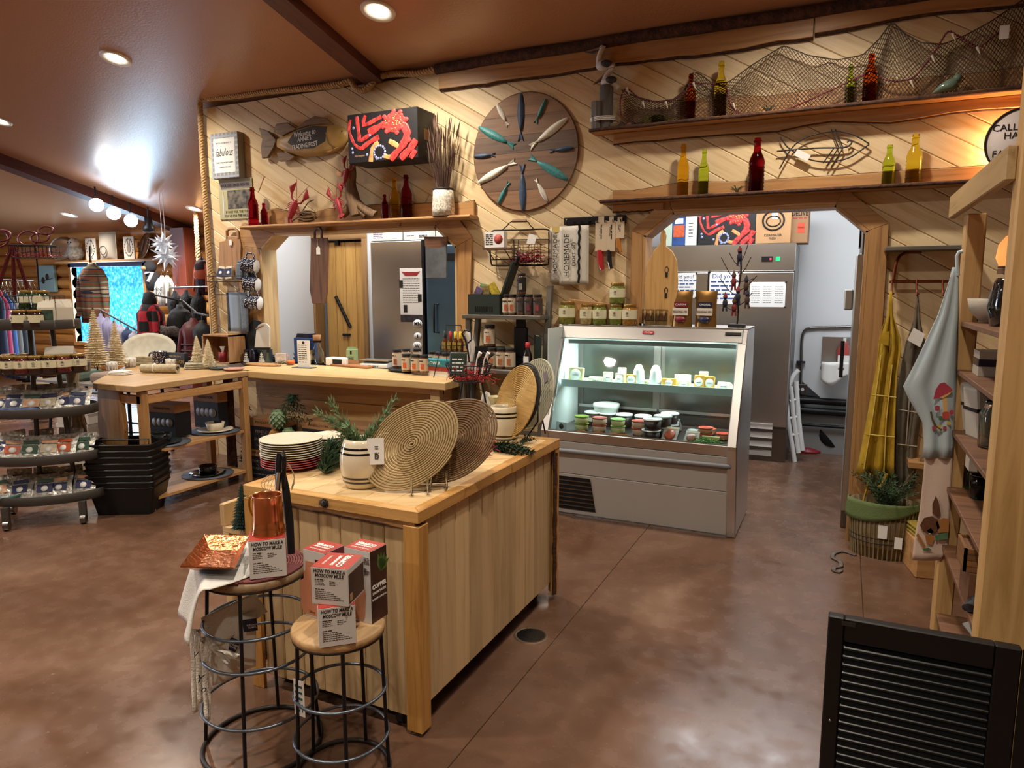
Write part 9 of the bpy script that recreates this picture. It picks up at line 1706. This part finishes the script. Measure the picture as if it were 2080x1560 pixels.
tb = T('folding_table', 'dark legged table behind the tiered rack', 'table', (-6.6, 4.55, 0)); B().bx(-.7, .7, -.25, .25, .68, .7).build('top', mat('tabletop_grey', '6A625A', .6), tb); [B().cyl((x, y, 0), (x*.92, y*.8, .68), .016, 8).build('leg', BLACK, tb) for x in (-.62, .62) for y in (-.22, .22)]; B().cyl((-.6, 0, .3), (.6, 0, .3), .012, 6).build('brace', BLACK, tb)
for k, (x, c_) in enumerate(((-.3, '5E6E62'), (.2, '8A7A6E'), (.5, '3E4658'))): one(B().bx(-.16, .16, -.14, .14, 0, .1), 'folded_sweater', mat('fs_'+c_, c_, .95), '%s folded sweater on the dark legged table' % ('green grey', 'taupe', 'blue grey')[k], 'sweater', (-6.6+x, 4.5, .7), .1, 'folded sweaters', bev=.03, seg=2)
# white paper stars
STW = mat('star_white_glow', 'D2D6DC', .6, emit=.12)  # faint glow put into the paper, the stars are no lamps
for (x, y, r, lb) in ((330, 495, 30, 'upper'), (338, 520, 34, 'lower')):
 p = aY(x, y, 6.7); k = (p-O_).dot(F_)/FPX; R = r*k*.95; t = T('paper_star', 'white many pointed paper star, the %s one' % lb, 'ornament', p, 0, 'white paper stars'); b = B()
 for i in range(24): zf = 1-2*(i+.5)/24; a = i*2.4; d_ = V((math.sqrt(1-zf*zf)*math.cos(a), math.sqrt(1-zf*zf)*math.sin(a), zf)); u = d_.orthogonal().normalized()*R*.16; v_ = d_.cross(u); c0 = d_*R*.25; b.add([c0+u, c0+v_, c0-u, c0-v_, d_*R*(1 if i % 2 else .8)], [(0,1,4), (1,2,4), (2,3,4), (3,0,4)])
 b.build('points', STW, t); B().cyl((0, 0, R*.2), (0, 0, cz(6.7)-p.z), .004, 4).build('cord', PAPER, t)
# track lights on the beam
for k, (x, y, lit) in enumerate(((195, 415, 1), (230, 432, 1), (265, 447, 1), (302, 456, 0))):
 p = onceil(x, y-28, .13); q = aY(x, y, p.y); t = T('track_light', ('lit track spotlight under the beam, %s one' % W_[k]) if lit else 'unlit black track spotlight under the beam', 'spotlight', q, 0, 'track spotlights'); hd = B().lathe([(0, .1), (.05, .1), (.05, 0), (.075, -.03), (.08, -.1), (.07, -.1), (0, -.06)], 18).build('head', RM if lit else BLACK, t); B().cyl((0, 0, .1), (0, 0, p.z-q.z+.05), .012, 6).build('stem', BLACK, t); hd.rotation_euler = (O_-q+V((1.5, 0, -1.2))).to_track_quat('-Z', 'Y').to_euler() if lit else (0, 0, 0)
 if lit: B().ball((0, 0, -.085), (.085, .085, .05), 14, 8).build('bulb', mat('track_lens', 'F4FAFF', .5, emit=22), hd); lamp('SPOT', q+V((0, 0, -.14)), 50, (.95, .97, 1), .06, (.3, 0, 0), 2.2, .8, name='track_lamp')
